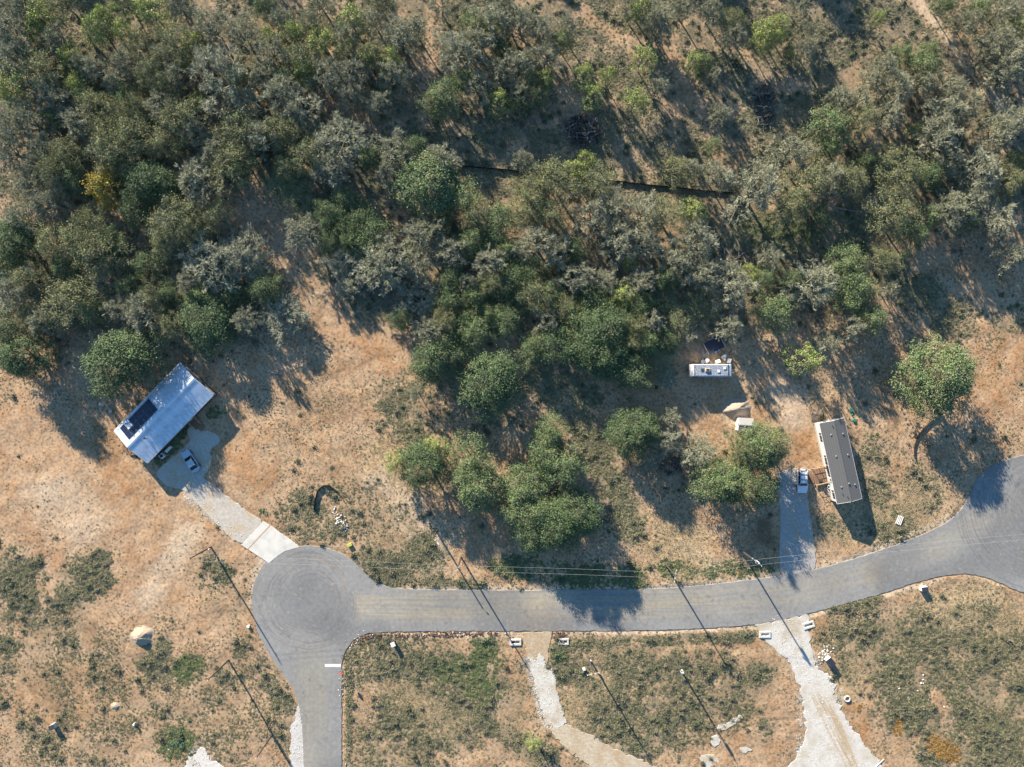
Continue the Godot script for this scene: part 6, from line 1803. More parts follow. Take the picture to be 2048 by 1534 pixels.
func travel_trailer() -> void:
	var t := thing("travel_trailer", "white travel trailer with a grimy roof parked under the trees", "travel trailer", Vector3(37.31, 0, -2.47))
	var b := Mb.new()
	var rings := []
	for s in [[-3.85, 0.9, 2.6], [-3.8, 0.6, 2.95], [-3.3, 0.55, 3.0], [3.0, 0.55, 3.0], [3.55, 0.6, 2.8], [3.9, 0.8, 2.2], [3.98, 1.0, 1.7]]:
		rings.append([Vector3(s[0], s[1], -1.14), Vector3(s[0], s[2] - 0.08, -1.14), Vector3(s[0], s[2], -1.02), Vector3(s[0], s[2] + 0.04, 0), Vector3(s[0], s[2], 1.02), Vector3(s[0], s[2] - 0.08, 1.14), Vector3(s[0], s[1], 1.14)])
	b.loft(rings)
	put(t, "body", b, m.trailer)
	for k in [-3.28, 3.0]:
		slab(t, "roof_trim", Vector3(k, 3.045, 0), Vector3(0.16, 0.05, 2.1), m.dark_metal, 0.015)
	slab(t, "roof_membrane", Vector3(-0.14, 3.05, 0), Vector3(6.0, 0.03, 2.0), m.grimy, 0.01)
	var ac := slab(t, "air_conditioner", Vector3(-0.9, 3.2, -0.05), Vector3(0.95, 0.28, 0.7), m.beige, 0.08)
	slab(ac, "vent", Vector3(0.0, 0.145, 0), Vector3(0.6, 0.02, 0.45), m.dark_metal)
	for k in [[-1.9, -0.1], [1.2, 0.2], [2.3, -0.4]]:
		var v := slab(t, "roof_hatch", Vector3(k[0], 3.13, k[1]), Vector3(0.5, 0.14, 0.5), m.trailer if k[0] > 0 else m.dark_metal, 0.03)
		v.name = "roof_hatch"
	rod(t, "awning", [Vector3(-2.6, 2.75, 1.22), Vector3(2.6, 2.75, 1.22)], 0.09, m.steel, 8)
	for x in [-2.4, 0.6]:
		var f := slab(t, "window", Vector3(x, 2.0, 1.15), Vector3(1.0, 0.7, 0.05), m.dark_metal, 0.02)
		slab(f, "pane", Vector3(0, 0, 0.02), Vector3(0.88, 0.58, 0.03), m.glass)
	door_in(t, Vector3(2.1, 1.75, 1.14), 0.0, m.trailer)
	for x in [-0.6, 0.25]:
		for s in [-1, 1]:
			var c := Vector3(x, 0.34, s * 1.0)
			var w := rod(t, "wheel", [c - Vector3(0, 0, 0.11), c + Vector3(0, 0, 0.11)], 0.36, m.tyre, 14)
			rod(w, "rim", [c + Vector3(0, 0, s * 0.1), c + Vector3(0, 0, s * 0.125)], 0.2, m.steel, 10)
	for s in [-1, 1]:
		rod(t, "hitch_arm", [Vector3(3.6, 0.55, s * 0.7), Vector3(5.0, 0.5, 0)], 0.05, m.dark_metal, 6)
	rod(t, "gas_bottle", [Vector3(4.25, 0.55, 0), Vector3(4.25, 0.7, 0), Vector3(4.25, 1.15, 0), Vector3(4.25, 1.28, 0)], 0.26, m.white, 12, 0.2)
	slab(t, "jack", Vector3(4.75, 0.55, 0), Vector3(0.1, 1.1, 0.1), m.dark_metal, 0.02)
	# clutter along its far side
	rng.seed = 31
	var heap := [["plastic_crate", "pale plastic crate behind the trailer, farthest left", 36.19, -4.10], ["plastic_crate", "grey crate behind the trailer, second from the left", 36.95, -4.29], ["plastic_crate", "white crate behind the trailer's middle", 39.05, -4.19], ["plastic_crate", "white tub behind the trailer's right half", 40.19, -4.86], ["plastic_crate", "pale crate behind the trailer's right end", 41.24, -4.29]]
	for h in heap:
		var p := Vector3(h[2], 0, h[3])
		var c := thing(h[0], h[1], "crate", on(p), rng.randf() * 3.0, "clutter behind the travel trailer")
		var mat: Material = [m.white, m.steel, m.beige][rng.randi() % 3]
		for s in [-1, 1]:
			slab(c, "side", Vector3(s * 0.4, 0.3, 0), Vector3(0.04, 0.6, 0.6), mat, 0.01)
			slab(c, "end", Vector3(0, 0.3, s * 0.29), Vector3(0.78, 0.6, 0.04), mat, 0.01)
		slab(c, "base", Vector3(0, 0.04, 0), Vector3(0.76, 0.05, 0.55), mat, 0.0)
		slab(c, "lid", Vector3(0.05, 0.62, 0.02), Vector3(0.8, 0.04, 0.6), mat, 0.01, Basis(Vector3(0, 0, 1), 0.12))
	var chair := thing("folding_chair", "pale folding chair between the white travel trailer and the utility trailer", "chair", on(Vector3(40.48, 0, -5.33)), 0.6)
	slab(chair, "seat", Vector3(0, 0.45, 0), Vector3(0.5, 0.05, 0.5), m.white, 0.01)
	slab(chair, "backrest", Vector3(-0.25, 0.75, 0), Vector3(0.05, 0.55, 0.5), m.white, 0.01)
	for s in [-1, 1]:
		rod(chair, "leg", [Vector3(-0.25, 0, s * 0.22), Vector3(0.25, 0.45, s * 0.22)], 0.02, m.steel, 5)
		rod(chair, "leg", [Vector3(0.25, 0, s * 0.22), Vector3(-0.25, 0.45, s * 0.22)], 0.02, m.steel, 5)


func utility_trailer() -> void:
	var t := thing("utility_trailer", "flat dark utility trailer with pale side rails behind the white travel trailer", "trailer", Vector3(38.25, 0, -7.20), 0.49)
	slab(t, "frame", Vector3(0, 0.62, 0), Vector3(3.5, 0.14, 2.4), m.navy_steel, 0.02)
	var n := 12
	for k in n:
		slab(t, "deck_board", Vector3(0, 0.71, -1.1 + k * 0.2), Vector3(3.3, 0.04, 0.185), m.navy[k % 2], 0.006)
	for s in [-1, 1]:
		for h in [0.95, 1.2]:
			slab(t, "rail", Vector3(s * 1.72, h, 0), Vector3(0.07, 0.07, 2.4), m.steel, 0.01)
		for z in [-1.15, 0, 1.15]:
			slab(t, "rail_post", Vector3(s * 1.72, 0.95, z), Vector3(0.06, 0.5, 0.06), m.steel, 0.01)
		var c := Vector3(0.1, 0.33, s * 1.32)
		var w := rod(t, "wheel", [c - Vector3(0, 0, 0.1), c + Vector3(0, 0, 0.1)], 0.33, m.tyre, 14)
		rod(w, "rim", [c + Vector3(0, 0, s * 0.08), c + Vector3(0, 0, s * 0.115)], 0.19, m.steel, 10)
		slab(t, "mudguard", c + Vector3(0, 0.42, 0), Vector3(0.95, 0.04, 0.26), m.blue_steel, 0.015)
		rod(t, "drawbar", [Vector3(-1.7, 0.55, s * 0.8), Vector3(-3.3, 0.5, s * 0.06)], 0.07, m.blue_steel, 6)
	rod(t, "jack", [Vector3(-3.1, 0.0, 0), Vector3(-3.1, 0.95, 0)], 0.05, m.steel, 6)


func shed() -> void:
	var t := thing("garden_shed", "small white garden shed with grey roof below the sand pile", "shed", Vector3(43.86, 0, 7.78), -0.06)
	slab(t, "wall", Vector3(0, 1.0, 0), Vector3(2.5, 2.1, 2.3), m.white_siding, 0.02)
	for s in [-1, 1]:
		slab(t, "roof_slope", Vector3(0, 2.28, s * 0.64), Vector3(2.8, 0.06, 1.42), m.shed_roof, 0.01, Basis(Vector3.RIGHT, s * 0.3))
		var g := Mb.new()
		g.ctri(Vector3(s * 1.24, 2.04, -1.15), Vector3(s * 1.24, 2.04, 1.15), Vector3(s * 1.24, 2.42, 0), Vector3(0, 2.1, 0))
		put(t, "gable", g, m.white_siding)
		slab(t, "rake_trim", Vector3(-1.41, 2.28, s * 0.64), Vector3(0.05, 0.13, 1.42), m.trim, 0.01, Basis(Vector3.RIGHT, s * 0.3))
	slab(t, "ridge_cap", Vector3(0, 2.52, 0), Vector3(2.8, 0.04, 0.2), m.shed_roof, 0.01)
	door_in(t, Vector3(-1.27, 1.08, 0), -PI / 2.0, m.trim)


func sand_pile(called: String, label: String, at: Vector3, rx: float, rz: float, h: float, pit: bool, mat: Material, sd: int) -> void:
	var b := Mb.new()
	var rows := 22
	var cols := 48
	var noise := FastNoiseLite.new()
	noise.seed = sd
	noise.frequency = 0.5
	var grid := []
	for j in rows + 1:
		var u := float(j) / rows
		var line := []
		for i in cols:
			var a := TAU * i / cols
			var r := u * (1.0 + 0.24 * noise.get_noise_2d(cos(a) * 1.6, sin(a) * 1.6))
			var y := h * pow(maxf(0.0, 1.0 - u), 0.95)
			y = h * (1.0 - smoothstep(0.0, 1.0, u)) * (1.0 + 0.25 * noise.get_noise_2d(cos(a) * u * 2.2 + 7.0, sin(a) * u * 2.2)) + 0.08 * noise.get_noise_2d(cos(a) * u * 9.0, sin(a) * u * 9.0)
			if pit:
				y = h * (smoothstep(0.12, 0.55, u) * (1.0 - smoothstep(0.6, 1.05, u)) * (1.0 + 0.25 * noise.get_noise_2d(cos(a) * 2.0, sin(a) * 2.0 + 3.0)) + 0.05)
			line.append(Vector3(cos(a) * rx * r, y - 0.12 * u, sin(a) * rz * r))
		grid.append(line)
	for j in rows:
		for i in cols:
			var k := (i + 1) % cols
			b.cquad(grid[j][i], grid[j][k], grid[j + 1][k], grid[j + 1][i], grid[j][i] - UP * 5.0)
	var st := SurfaceTool.new()
	st.create_from(b.mesh(), 0)
	st.index()
	st.generate_normals()
	var o := put(self, called, st.commit(), mat, on(at, 0.02))
	tag(o, label, "sand pile")


func brush(called: String, label: String, at: Vector3, rx: float, rz: float, h: float, n: int, mats: Array, length: float, thick: float, sd: int) -> void:
	rng.seed = sd
	var t := thing(called, label, "brush pile", on(at))
	for k in n:
		var a := rng.randf() * TAU
		var r := sqrt(rng.randf())
		var mid := Vector3(cos(a) * rx * r, h * (1.0 - r * r * 0.8) * rng.randf_range(0.15, 1.0), sin(a) * rz * r)
		var d := Vector3(rng.randfn(), rng.randfn() * 0.22, rng.randfn()).normalized() * length * rng.randf_range(0.3, 0.75)
		var bow := Vector3(rng.randfn(), rng.randfn(), rng.randfn()) * length * 0.06
		var w := thick * rng.randf_range(0.5, 1.3)
		rod(t, "branch", [mid - d, mid + bow, mid + d], w, mats[rng.randi() % mats.size()], 5, w * 0.45)


func silt_fence(label: String, pts: Array, h: float, lean: float) -> void:
	var t := thing("silt_fence", label, "silt fence")
	var cloth := Mb.new()
	var prev := Vector3.ZERO
	var n := pts.size() / 2
	for s in n - 1:
		var a := Vector2(pts[s * 2], pts[s * 2 + 1])
		var b := Vector2(pts[s * 2 + 2], pts[s * 2 + 3])
		var parts := maxi(1, int(a.distance_to(b) / 1.8))
		for k in parts + 1:
			if k == 0 and s > 0:
				continue
			var p := a.lerp(b, float(k) / parts)
			var q := Vector3(p.x, ground_at(p.x, p.y), p.y)
			var side := Vector3(b.y - a.y, 0, a.x - b.x).normalized()
			q += side * wob.get_noise_2d(p.x * 6.0, p.y * 6.0) * 0.15
			var tall := h * (1.0 + 0.25 * wob.get_noise_2d(p.x * 8.0, p.y * 8.0))
			var top := q + Vector3(0, tall, 0) + side * lean
			rod(t, "stake", [q - UP * 0.2 + side * 0.03, top + UP * 0.12 + side * 0.03], 0.022, m.wood, 5)
			if prev != Vector3.ZERO:
				var ptop := prev + Vector3(0, tall * 0.96, 0) + side * lean
				var mq := (prev + q) / 2.0
				var mt := (ptop + top) / 2.0 - UP * 0.05
				for e in [[prev, mq, mt, ptop], [mq, q, top, mt]]:
					cloth.quad(e[0] - UP * 0.1, e[1] - UP * 0.1, e[2], e[3])
					cloth.quad(e[0] - UP * 0.1 + side * 0.02, e[3] + side * 0.02, e[2] + side * 0.02, e[1] - UP * 0.1 + side * 0.02)
			prev = q
	put(t, "fabric", cloth, m.black_cloth)


func pole(label: String, at: Vector3, h: float, arm: float, fittings: String) -> Vector3:
	var t := thing("utility_pole", label, "utility pole", at, 0.0, "wooden utility poles")
	rod(t, "shaft", [Vector3(0, -0.4, 0), Vector3(0, h * 0.5, 0), Vector3(0, h, 0)], 0.17, m.pole_wood, 10, 0.11)
	if fittings.contains("arm"):
		var b := Basis(UP, arm)
		slab(t, "crossarm", Vector3(0, h - 0.45, 0), Vector3(2.3, 0.12, 0.1), m.pole_arm, 0.015, b)
		for x in [-1.05, -0.4, 0.4, 1.05]:
			rod(t, "insulator", [b * Vector3(x, 0, 0) + Vector3(0, h - 0.4, 0), b * Vector3(x, 0, 0) + Vector3(0, h - 0.16, 0)], 0.06, m.porcelain, 7, 0.045)
		for s in [-1, 1]:
			rod(t, "brace", [b * Vector3(s * 0.7, 0, 0.06) + Vector3(0, h - 0.48, 0), b * Vector3(0, 0, 0.14) + Vector3(0, h - 1.05, 0)], 0.02, m.steel, 5)
	if fittings.contains("pin"):
		rod(t, "insulator", [Vector3(0, h, 0), Vector3(0, h + 0.3, 0)], 0.07, m.porcelain, 8, 0.05)
		slab(t, "bracket", Vector3(0.16, h - 0.6, 0.06), Vector3(0.3, 0.1, 0.1), m.steel, 0.01)
	if fittings.contains("can"):
		var c := Vector3(cos(arm) * 0.42, h - 1.5, -sin(arm) * 0.42)
		var can := rod(t, "transformer", [c, c + UP * 0.06, c + UP * 0.85, c + UP * 0.92], 0.3, m.grey_paint, 12, 0.27)
		rod(can, "bushing", [c + Vector3(0.08, 0.9, 0), c + Vector3(0.08, 1.15, 0)], 0.05, m.porcelain, 7)
	if fittings.contains("box"):
		slab(t, "meter_box", Vector3(0.2, 1.6, 0.1), Vector3(0.35, 0.55, 0.25), m.grey_paint, 0.03)
	if fittings.contains("lamp"):
		rod(t, "lamp_arm", [Vector3(0, h - 0.5, 0), Vector3(0.4, h - 0.1, 0.4), Vector3(0.8, h, 0.8)], 0.035, m.steel, 6)
		slab(t, "lamp_head", Vector3(0.95, h, 0.95), Vector3(0.5, 0.1, 0.24), m.grey_paint, 0.03, Basis(UP, -PI / 4.0))
	return at + UP * h


func wire(label: String, a: Vector3, b: Vector3, sag: float) -> void:
	var pts := []
	for k in 17:
		var u := k / 16.0
		pts.append(a.lerp(b, u) - UP * sag * 4.0 * u * (1.0 - u))
	tag(rod(self, "power_line", pts, 0.013, m.wire, 4), label, "power line", "power lines beside the road")


func culvert_end(label: String, at: Vector3, turn: float, w: float) -> void:
	var t := thing("culvert_end", label, "culvert end", at, turn, "white concrete culvert ends")
	var b := Mb.new()
	# a sloped slab round a slot, so that the pipe's dark mouth shows
	slab(t, "slab", Vector3(0, 0.06, 0.44), Vector3(w, 0.3, 0.36), m.white_concrete, 0.04)
	slab(t, "slab", Vector3(0, 0.06, -0.44), Vector3(w, 0.3, 0.36), m.white_concrete, 0.04)
	for s in [-1, 1]:
		slab(t, "cheek", Vector3(s * (w / 2.0 - 0.16), 0.06, 0), Vector3(0.32, 0.29, 0.52), m.white_concrete, 0.03)
	slab(t, "pipe_mouth", Vector3(0, -0.12, 0), Vector3(w - 0.6, 0.1, 0.52), m.dark_skirt, 0.0)
	slab(t, "bar", Vector3(0, 0.2, 0), Vector3(0.05, 0.05, 0.54), m.steel, 0.01)


func boxy(called: String, label: String, category: String, at: Vector3, turn: float, size: Vector3, mat: Material, lid: Material) -> void:
	var t := thing(called, label, category, on(at), turn)
	slab(t, "body", Vector3(0, size.y / 2.0 - 0.05, 0), size, mat, 0.04)
	slab(t, "lid", Vector3(0, size.y - 0.02, 0), Vector3(size.x * 1.04, 0.07, size.z * 1.04), lid, 0.02)
	slab(t, "handle", Vector3(0, size.y * 0.6, size.z / 2.0 + 0.02), Vector3(size.x * 0.4, 0.05, 0.05), m.steel, 0.01)


func rubble(called: String, label: String, pts: Array, n: int, size: float, mats: Array, sd: int) -> void:
	rng.seed = sd
	var t := thing(called, label, "rubble")
	for k in n:
		var u := rng.randf() * (pts.size() / 2 - 1)
		var i := int(u)
		var p := Vector2(pts[i * 2], pts[i * 2 + 1]).lerp(Vector2(pts[i * 2 + 2], pts[i * 2 + 3]), u - i) + Vector2(rng.randfn(), rng.randfn()) * 0.55
		var s := size * rng.randf_range(0.4, 1.4)
		slab(t, "stone", Vector3(p.x, ground_at(p.x, p.y) + s * 0.25, p.y), Vector3(s, s * 0.6, s * rng.randf_range(0.5, 1.0)), mats[rng.randi() % mats.size()], s * 0.18, Basis.from_euler(Vector3(rng.randf() * 0.7, rng.randf() * 6.0, rng.randf() * 0.7)))


func build_things() -> void:
	m.trim = textured(paint_of(0.72, 0.72, 0.7, 0.6), grain(0.02, 0.9, 1.05), 0.5)
	m.white = textured(paint_of(0.74, 0.74, 0.72, 0.55), grain(0.03, 0.88, 1.05), 0.6)
	m.siding = textured(paint_of(0.42, 0.4, 0.36, 0.8), grain(0.03, 0.86, 1.08), 0.3)
	m.white_siding = textured(paint_of(0.7, 0.7, 0.68, 0.7), grain(0.02, 0.9, 1.05), 0.25)
	m.skirt = textured(paint_of(0.5, 0.49, 0.46, 0.8), grain(0.04, 0.8, 1.08), 0.4)
	m.dark_skirt = textured(paint_of(0.06, 0.055, 0.05, 0.9), grain(0.05, 0.8, 1.2), 0.6)
	m.roof_metal = textured(paint_of(0.66, 0.72, 0.78, 0.36, 0.5), grain(0.012, 0.88, 1.06), 0.2)
	m.roof_metal_dull = textured(paint_of(0.61, 0.68, 0.75, 0.42, 0.46), grain(0.014, 0.84, 1.06), 0.2)
	m.solar = paint_of(0.014, 0.022, 0.05, 0.22)
	m.solar_frame = paint_of(0.16, 0.17, 0.18, 0.4, 0.5)
	m.steel = textured(paint_of(0.42, 0.43, 0.44, 0.45, 0.6), grain(0.04, 0.8, 1.05), 1.0)
	m.dark_metal = paint_of(0.04, 0.042, 0.045, 0.6)
	m.glass = paint_of(0.02, 0.025, 0.03, 0.12)
	m.shutter = paint_of(0.03, 0.032, 0.036, 0.7)
	m.wood = textured(paint_of(0.27, 0.165, 0.1, 0.85), grain(0.05, 0.7, 1.2), 0.8)
	m.wood_dark = textured(paint_of(0.19, 0.11, 0.07, 0.85), grain(0.06, 0.7, 1.2), 0.8)
	m.wood_pale = textured(paint_of(0.45, 0.33, 0.2, 0.85), grain(0.045, 0.78, 1.12), 0.8)
	m.shingle = []
	for k in 2:
		var s := textured(paint_of(0.112 + 0.014 * k, 0.117 + 0.014 * k, 0.12 + 0.014 * k, 0.95), grain(0.16 + 0.02 * k, 0.55, 1.35, 512, 3), 0.35)
		m.shingle.append(s)
	m.car_white = paint_of(0.66, 0.68, 0.7, 0.3)
	m.car_white.clearcoat_enabled = true
	m.car_white.clearcoat = 0.7
	m.car_silver = paint_of(0.36, 0.43, 0.5, 0.3, 0.4)
	m.car_silver.clearcoat_enabled = true
	m.car_silver.clearcoat = 0.7
	m.car_glass = paint_of(0.012, 0.016, 0.022, 0.08)
	m.tyre = paint_of(0.018, 0.018, 0.018, 0.9)
	m.lamp = paint_of(0.6, 0.62, 0.65, 0.15)
	m.tail = paint_of(0.3, 0.015, 0.012, 0.25)
	m.trailer = textured(paint_of(0.66, 0.67, 0.68, 0.5), grain(0.02, 0.82, 1.05), 0.4)
	m.grimy = textured(paint_of(0.4, 0.46, 0.54, 0.7), grain(0.03, 0.05, 1.5, 512, 5), 0.35)
	m.beige = textured(paint_of(0.5, 0.44, 0.33, 0.7), grain(0.05, 0.8, 1.08), 0.8)
	m.navy_steel = paint_of(0.02, 0.025, 0.04, 0.5)
	m.navy = [textured(paint_of(0.022, 0.028, 0.045, 0.7), grain(0.05, 0.5, 1.6), 0.6), textured(paint_of(0.03, 0.036, 0.055, 0.7), grain(0.06, 0.5, 1.6), 0.6)]
	m.blue_steel = paint_of(0.1, 0.17, 0.3, 0.5)
	m.shed_roof = textured(paint_of(0.34, 0.34, 0.33, 0.85), grain(0.08, 0.8, 1.15), 0.5)
	m.black_cloth = paint_of(0.008, 0.008, 0.009, 0.9)
	m.black_cloth.cull_mode = BaseMaterial3D.CULL_DISABLED
	m.pole_wood = textured(paint_of(0.062, 0.054, 0.046, 0.95), grain(0.05, 0.7, 1.2), 0.5)
	m.pole_arm = textured(paint_of(0.3, 0.27, 0.23, 0.9), grain(0.05, 0.8, 1.15), 0.8)
	m.porcelain = paint_of(0.66, 0.68, 0.7, 0.2)
	m.grey_paint = paint_of(0.55, 0.57, 0.59, 0.45)
	m.wire = paint_of(0.3, 0.31, 0.32, 0.5)
	m.white_concrete = textured(paint_of(0.58, 0.575, 0.55, 0.85), grain(0.03, 0.7, 1.1), 0.5)
	m.rock = textured(paint_of(0.58, 0.55, 0.49, 0.9), grain(0.04, 0.8, 1.1), 0.8)
	m.rock_dark = textured(paint_of(0.27, 0.24, 0.2, 0.9), grain(0.04, 0.8, 1.1), 0.8)
	m.sand = textured(paint_of(0.42, 0.32, 0.235, 0.95), grain(0.06, 0.82, 1.12, 512, 5), 0.3)
	m.pale_sand = textured(paint_of(0.4, 0.32, 0.235, 0.95), grain(0.06, 0.82, 1.12, 512, 5), 0.3)
	m.char = [textured(paint_of(0.06, 0.057, 0.056, 0.95), grain(0.06, 0.6, 1.5), 1.0), textured(paint_of(0.13, 0.123, 0.118, 0.95), grain(0.06, 0.6, 1.4), 1.0), textured(paint_of(0.24, 0.225, 0.21, 0.95), grain(0.06, 0.7, 1.2), 1.0), textured(paint_of(0.035, 0.034, 0.034, 0.95), grain(0.05, 0.6, 1.5), 1.0)]
	m.deadwood = [textured(paint_of(0.3, 0.285, 0.265, 0.95), grain(0.06, 0.7, 1.2), 1.0), textured(paint_of(0.21, 0.19, 0.165, 0.95), grain(0.05, 0.7, 1.2), 1.0)]
	m.green_plastic = paint_of(0.03, 0.19, 0.11, 0.5)
	m.teal = paint_of(0.06, 0.3, 0.24, 0.5)
	m.yellow = paint_of(0.42, 0.44, 0.08, 0.5)

	metal_house()
	mobile_home()
	car("silver_sedan", "pale silver sedan parked on the gravel before the metal-roofed house", "car", Vector3(-60.90, 0, 14.69) , 2.144, false)
	car("white_sport_utility_vehicle", "white SUV with roof rails parked nose down on the driveway by the deck", "car", Vector3(54.96, 0, 18.52), -1.5708, true)
	travel_trailer()
	utility_trailer()
	shed()
	sand_pile("sand_pile", "pale sand heap beside the shaded yard, just above the white shed", Vector3(42.57, 0, 4.67), 3.5, 2.4, 1.6, false, m.sand, 3)
	sand_pile("sand_pile", "round pale sand mound in the bare western field", Vector3(-70.57, 0, 48.10), 2.5, 2.2, 1.0, false, m.pale_sand, 8)
	sand_pile("sand_pile", "low dusty sand mound in the field left of the lowest pole", Vector3(-75.52, 0, 61.43), 1.7, 1.3, 0.4, false, m.pale_sand, 14)
	brush("brush_pile", "round heap of charred branches, the left brush pile in the clearing", Vector3(13.71, 0, -48.00), 3.2, 3.0, 1.6, 130, m.char, 2.6, 0.09, 51)
	brush("brush_pile", "narrow upright heap of dark branches, the right brush pile in the clearing", Vector3(48.19, 0, -53.05), 1.9, 4.2, 1.3, 100, m.char, 2.2, 0.085, 52)
	brush("brush_pile", "loose fallen grey branches lying in the woodland clearing right of centre", Vector3(42.86, 0, -24.29), 4.6, 1.7, 0.7, 46, m.deadwood, 3.0, 0.06, 53)
	brush("brush_pile", "dark brush and bent branches at the edge of the dirt clearing", Vector3(-24.95, 0, -17.62), 3.2, 1.2, 0.7, 40, m.deadwood, 2.6, 0.06, 54)
	brush("brush_pile", "fallen pale branches in the shade at the left edge of the woods", Vector3(-88.95, 0, -32.57), 4.0, 1.6, 0.7, 34, m.deadwood, 2.8, 0.06, 55)
	brush("brush_pile", "small dark brush heap under the grey trees right of the mowed strip", Vector3(30.10, 0, 15.71), 2.2, 1.5, 0.9, 50, m.char, 2.0, 0.05, 56)
	tag(rod(self, "fallen_log", [on(Vector3(-46.48, 0, -2.38)) + UP * 0.15, on(Vector3(-45.33, 0, -2.00)) + UP * 0.14, on(Vector3(-44.00, 0, -1.81)) + UP * 0.12], 0.14, m.deadwood[0], 7, 0.09), "short pale fallen log between trees above the dirt clearing", "log")
	tag(rod(self, "fallen_log", [on(Vector3(-6.86, 0, 10.29)) + UP * 0.12, on(Vector3(-5.43, 0, 8.76)) + UP * 0.2], 0.09, m.deadwood[0], 7, 0.06), "pale grey log lying across the shade below the central oak", "log")
	tag(rod(self, "fallen_log", [on(Vector3(60.95, 0, -33.62)) + UP * 0.12, on(Vector3(63.43, 0, -33.05)) + UP * 0.2, on(Vector3(66.10, 0, -32.67)) + UP * 0.12], 0.13, m.deadwood[0], 7, 0.08), "long pale fallen log in woodland shade at the right", "log")
	tag(rod(self, "fallen_log", [on(Vector3(0.38, 0, 9.43)) + UP * 0.12, on(Vector3(1.90, 0, 10.19)) + UP * 0.16], 0.06, m.deadwood[0], 6, 0.04), "thin pale stick lying in shade left of the big tree clump", "log")
	silt_fence("long straight black silt fence running through the north woodland", [-68.95, -46.57, -63.24, -45.71, -57.90, -45.33, -44.19, -43.71, -25.14, -42.38, -9.90, -41.33, -2.29, -40.67, 3.62, -40.00, 12.00, -39.24, 19.62, -38.48, 29.33, -37.43, 35.81, -36.76, 41.90, -36.19], 0.62, 0.0)
	silt_fence("short black silt fence bent in a hook above the turning circle", [-37.52, 24.00, -37.33, 22.19, -36.86, 20.48, -35.81, 19.43, -34.67, 19.43, -33.43, 20.48, -32.48, 21.62, -31.71, 22.95], 0.62, 0.12)
	silt_fence("curved black silt fence between the mobile home and the round oak", [76.57, 14.00, 76.48, 11.90, 77.33, 9.81, 78.86, 8.00, 80.57, 6.67, 81.90, 5.62], 0.55, 0.08)
	var tops := {}
	tops.a = pole("plain wooden pole just left of the concrete driveway apron", Vector3(-57.33, 0, 31.14), 9.2, 0.9, "pin box")
	tops.b = pole("wooden pole in the western field, lower left of the turning circle", Vector3(-54.00, 0, 52.67), 9.3, 0.8, "pin")
	tops.c = pole("lowest wooden pole, left of the road near the bottom edge", Vector3(-45.71, 0, 66.95), 8.4, 0.8, "pin")
	tops.d = pole("short wooden stub pole with a lamp, upper of the pair above the road", Vector3(-14.38, 0, 28.19), 6.2, 0.9, "lamp")
	tops.e = pole("wooden pole with crossarm beside the road, below the short stub pole", Vector3(-9.71, 0, 33.05), 9.0, 0.9, "arm pin")
	tops.f = pole("wooden roadside pole standing right of the large tree clump", Vector3(29.14, 0, 34.29), 9.2, 1.4, "arm")
	tops.g = pole("wooden pole with crossarm and transformer beside the shaded gravel driveway", Vector3(43.62, 0, 31.81), 9.3, -0.7, "arm can")
	tops.h = pole("wooden pole with fittings and a meter box south of the road, left of two", Vector3(14.57, 0, 52.10), 8.4, 0.2, "arm box")
	tops.i = pole("wooden pole with grey transformer south of the road, right of two", Vector3(30.38, 0, 51.62), 8.5, -0.9, "pin can")
	tops.j = Vector3(101.5, 9.2, 26.5)
	pole("wooden pole beyond the right edge beside the far turning circle", Vector3(tops.j.x, 0, tops.j.z), 9.2, 1.0, "arm")
	var runs := [["a", "e", "between the apron pole and the crossarm pole"], ["e", "f", "over the shaded verge below the tree clump"], ["f", "g", "between the two poles left of the gravel driveway"], ["g", "j", "over the gravel driveway to the right edge"]]
	for r in runs:
		for s in [-1, 1]:
			var d: Vector3 = (tops[r[1]] - tops[r[0]]).cross(UP).normalized() * 0.5 * s - UP * 0.3
			wire("thin grey power line %s, %s of two" % [r[2], "upper" if s > 0 else "lower"], tops[r[0]] + d, tops[r[1]] + d, 0.7)
	culvert_end("white culvert end left of the dirt entry, crossed by a pole shadow", on(Vector3(0.67, 0, 49.24)) + UP * 0.05, 0.02, 2.2)
	culvert_end("small white culvert end right of the dirt entry", on(Vector3(9.81, 0, 49.14)) + UP * 0.05, 0.0, 2.0)
	culvert_end("white culvert end at the left side of the caliche driveway", on(Vector3(48.19, 0, 47.81)) + UP * 0.05, 0.0, 2.1)
	culvert_end("white tilted culvert end at the right side of the caliche driveway", on(Vector3(56.48, 0, 46.00)) + UP * 0.05, 0.3, 2.2)
	boxy("storage_tank", "white square tank with dark lid beside the caliche driveway rubble", "tank", Vector3(60.29, 0, 52.67), -0.9, Vector3(1.5, 1.15, 1.1), m.white, m.navy[0])
	boxy("rubbish_bin", "dark bin with white lid near the road corner stones", "bin", Vector3(-22.48, 0, 49.33), 0.4, Vector3(0.8, 1.1, 0.8), m.dark_metal, m.white)
	boxy("utility_box", "white utility box with dark lid at the curve of the road verge", "utility box", Vector3(78.19, 0, 38.95), 0.1, Vector3(1.2, 0.95, 0.8), m.white, m.navy[1])
	boxy("utility_box", "lone pale box with dark lid in the southwest field", "utility box", Vector3(-87.05, 0, 65.05), 0.5, Vector3(1.0, 1.05, 0.9), m.trim, m.dark_metal)
	boxy("utility_box", "small white box on the sand at the left rim of the turning circle", "utility box", Vector3(-50.10, 0, 46.19), 0.2, Vector3(0.5, 0.5, 0.4), m.white, m.white)
	boxy("utility_box", "tiny pale box in the field right of the low sand mound", "utility box", Vector3(-71.71, 0, 64.67), 0.5, Vector3(0.35, 0.7, 0.35), m.white, m.trim)
	boxy("utility_box", "small white box in the weeds left of the southern pole", "utility box", Vector3(13.71, 0, 54.29), 0.3, Vector3(0.5, 0.6, 0.4), m.white, m.white)
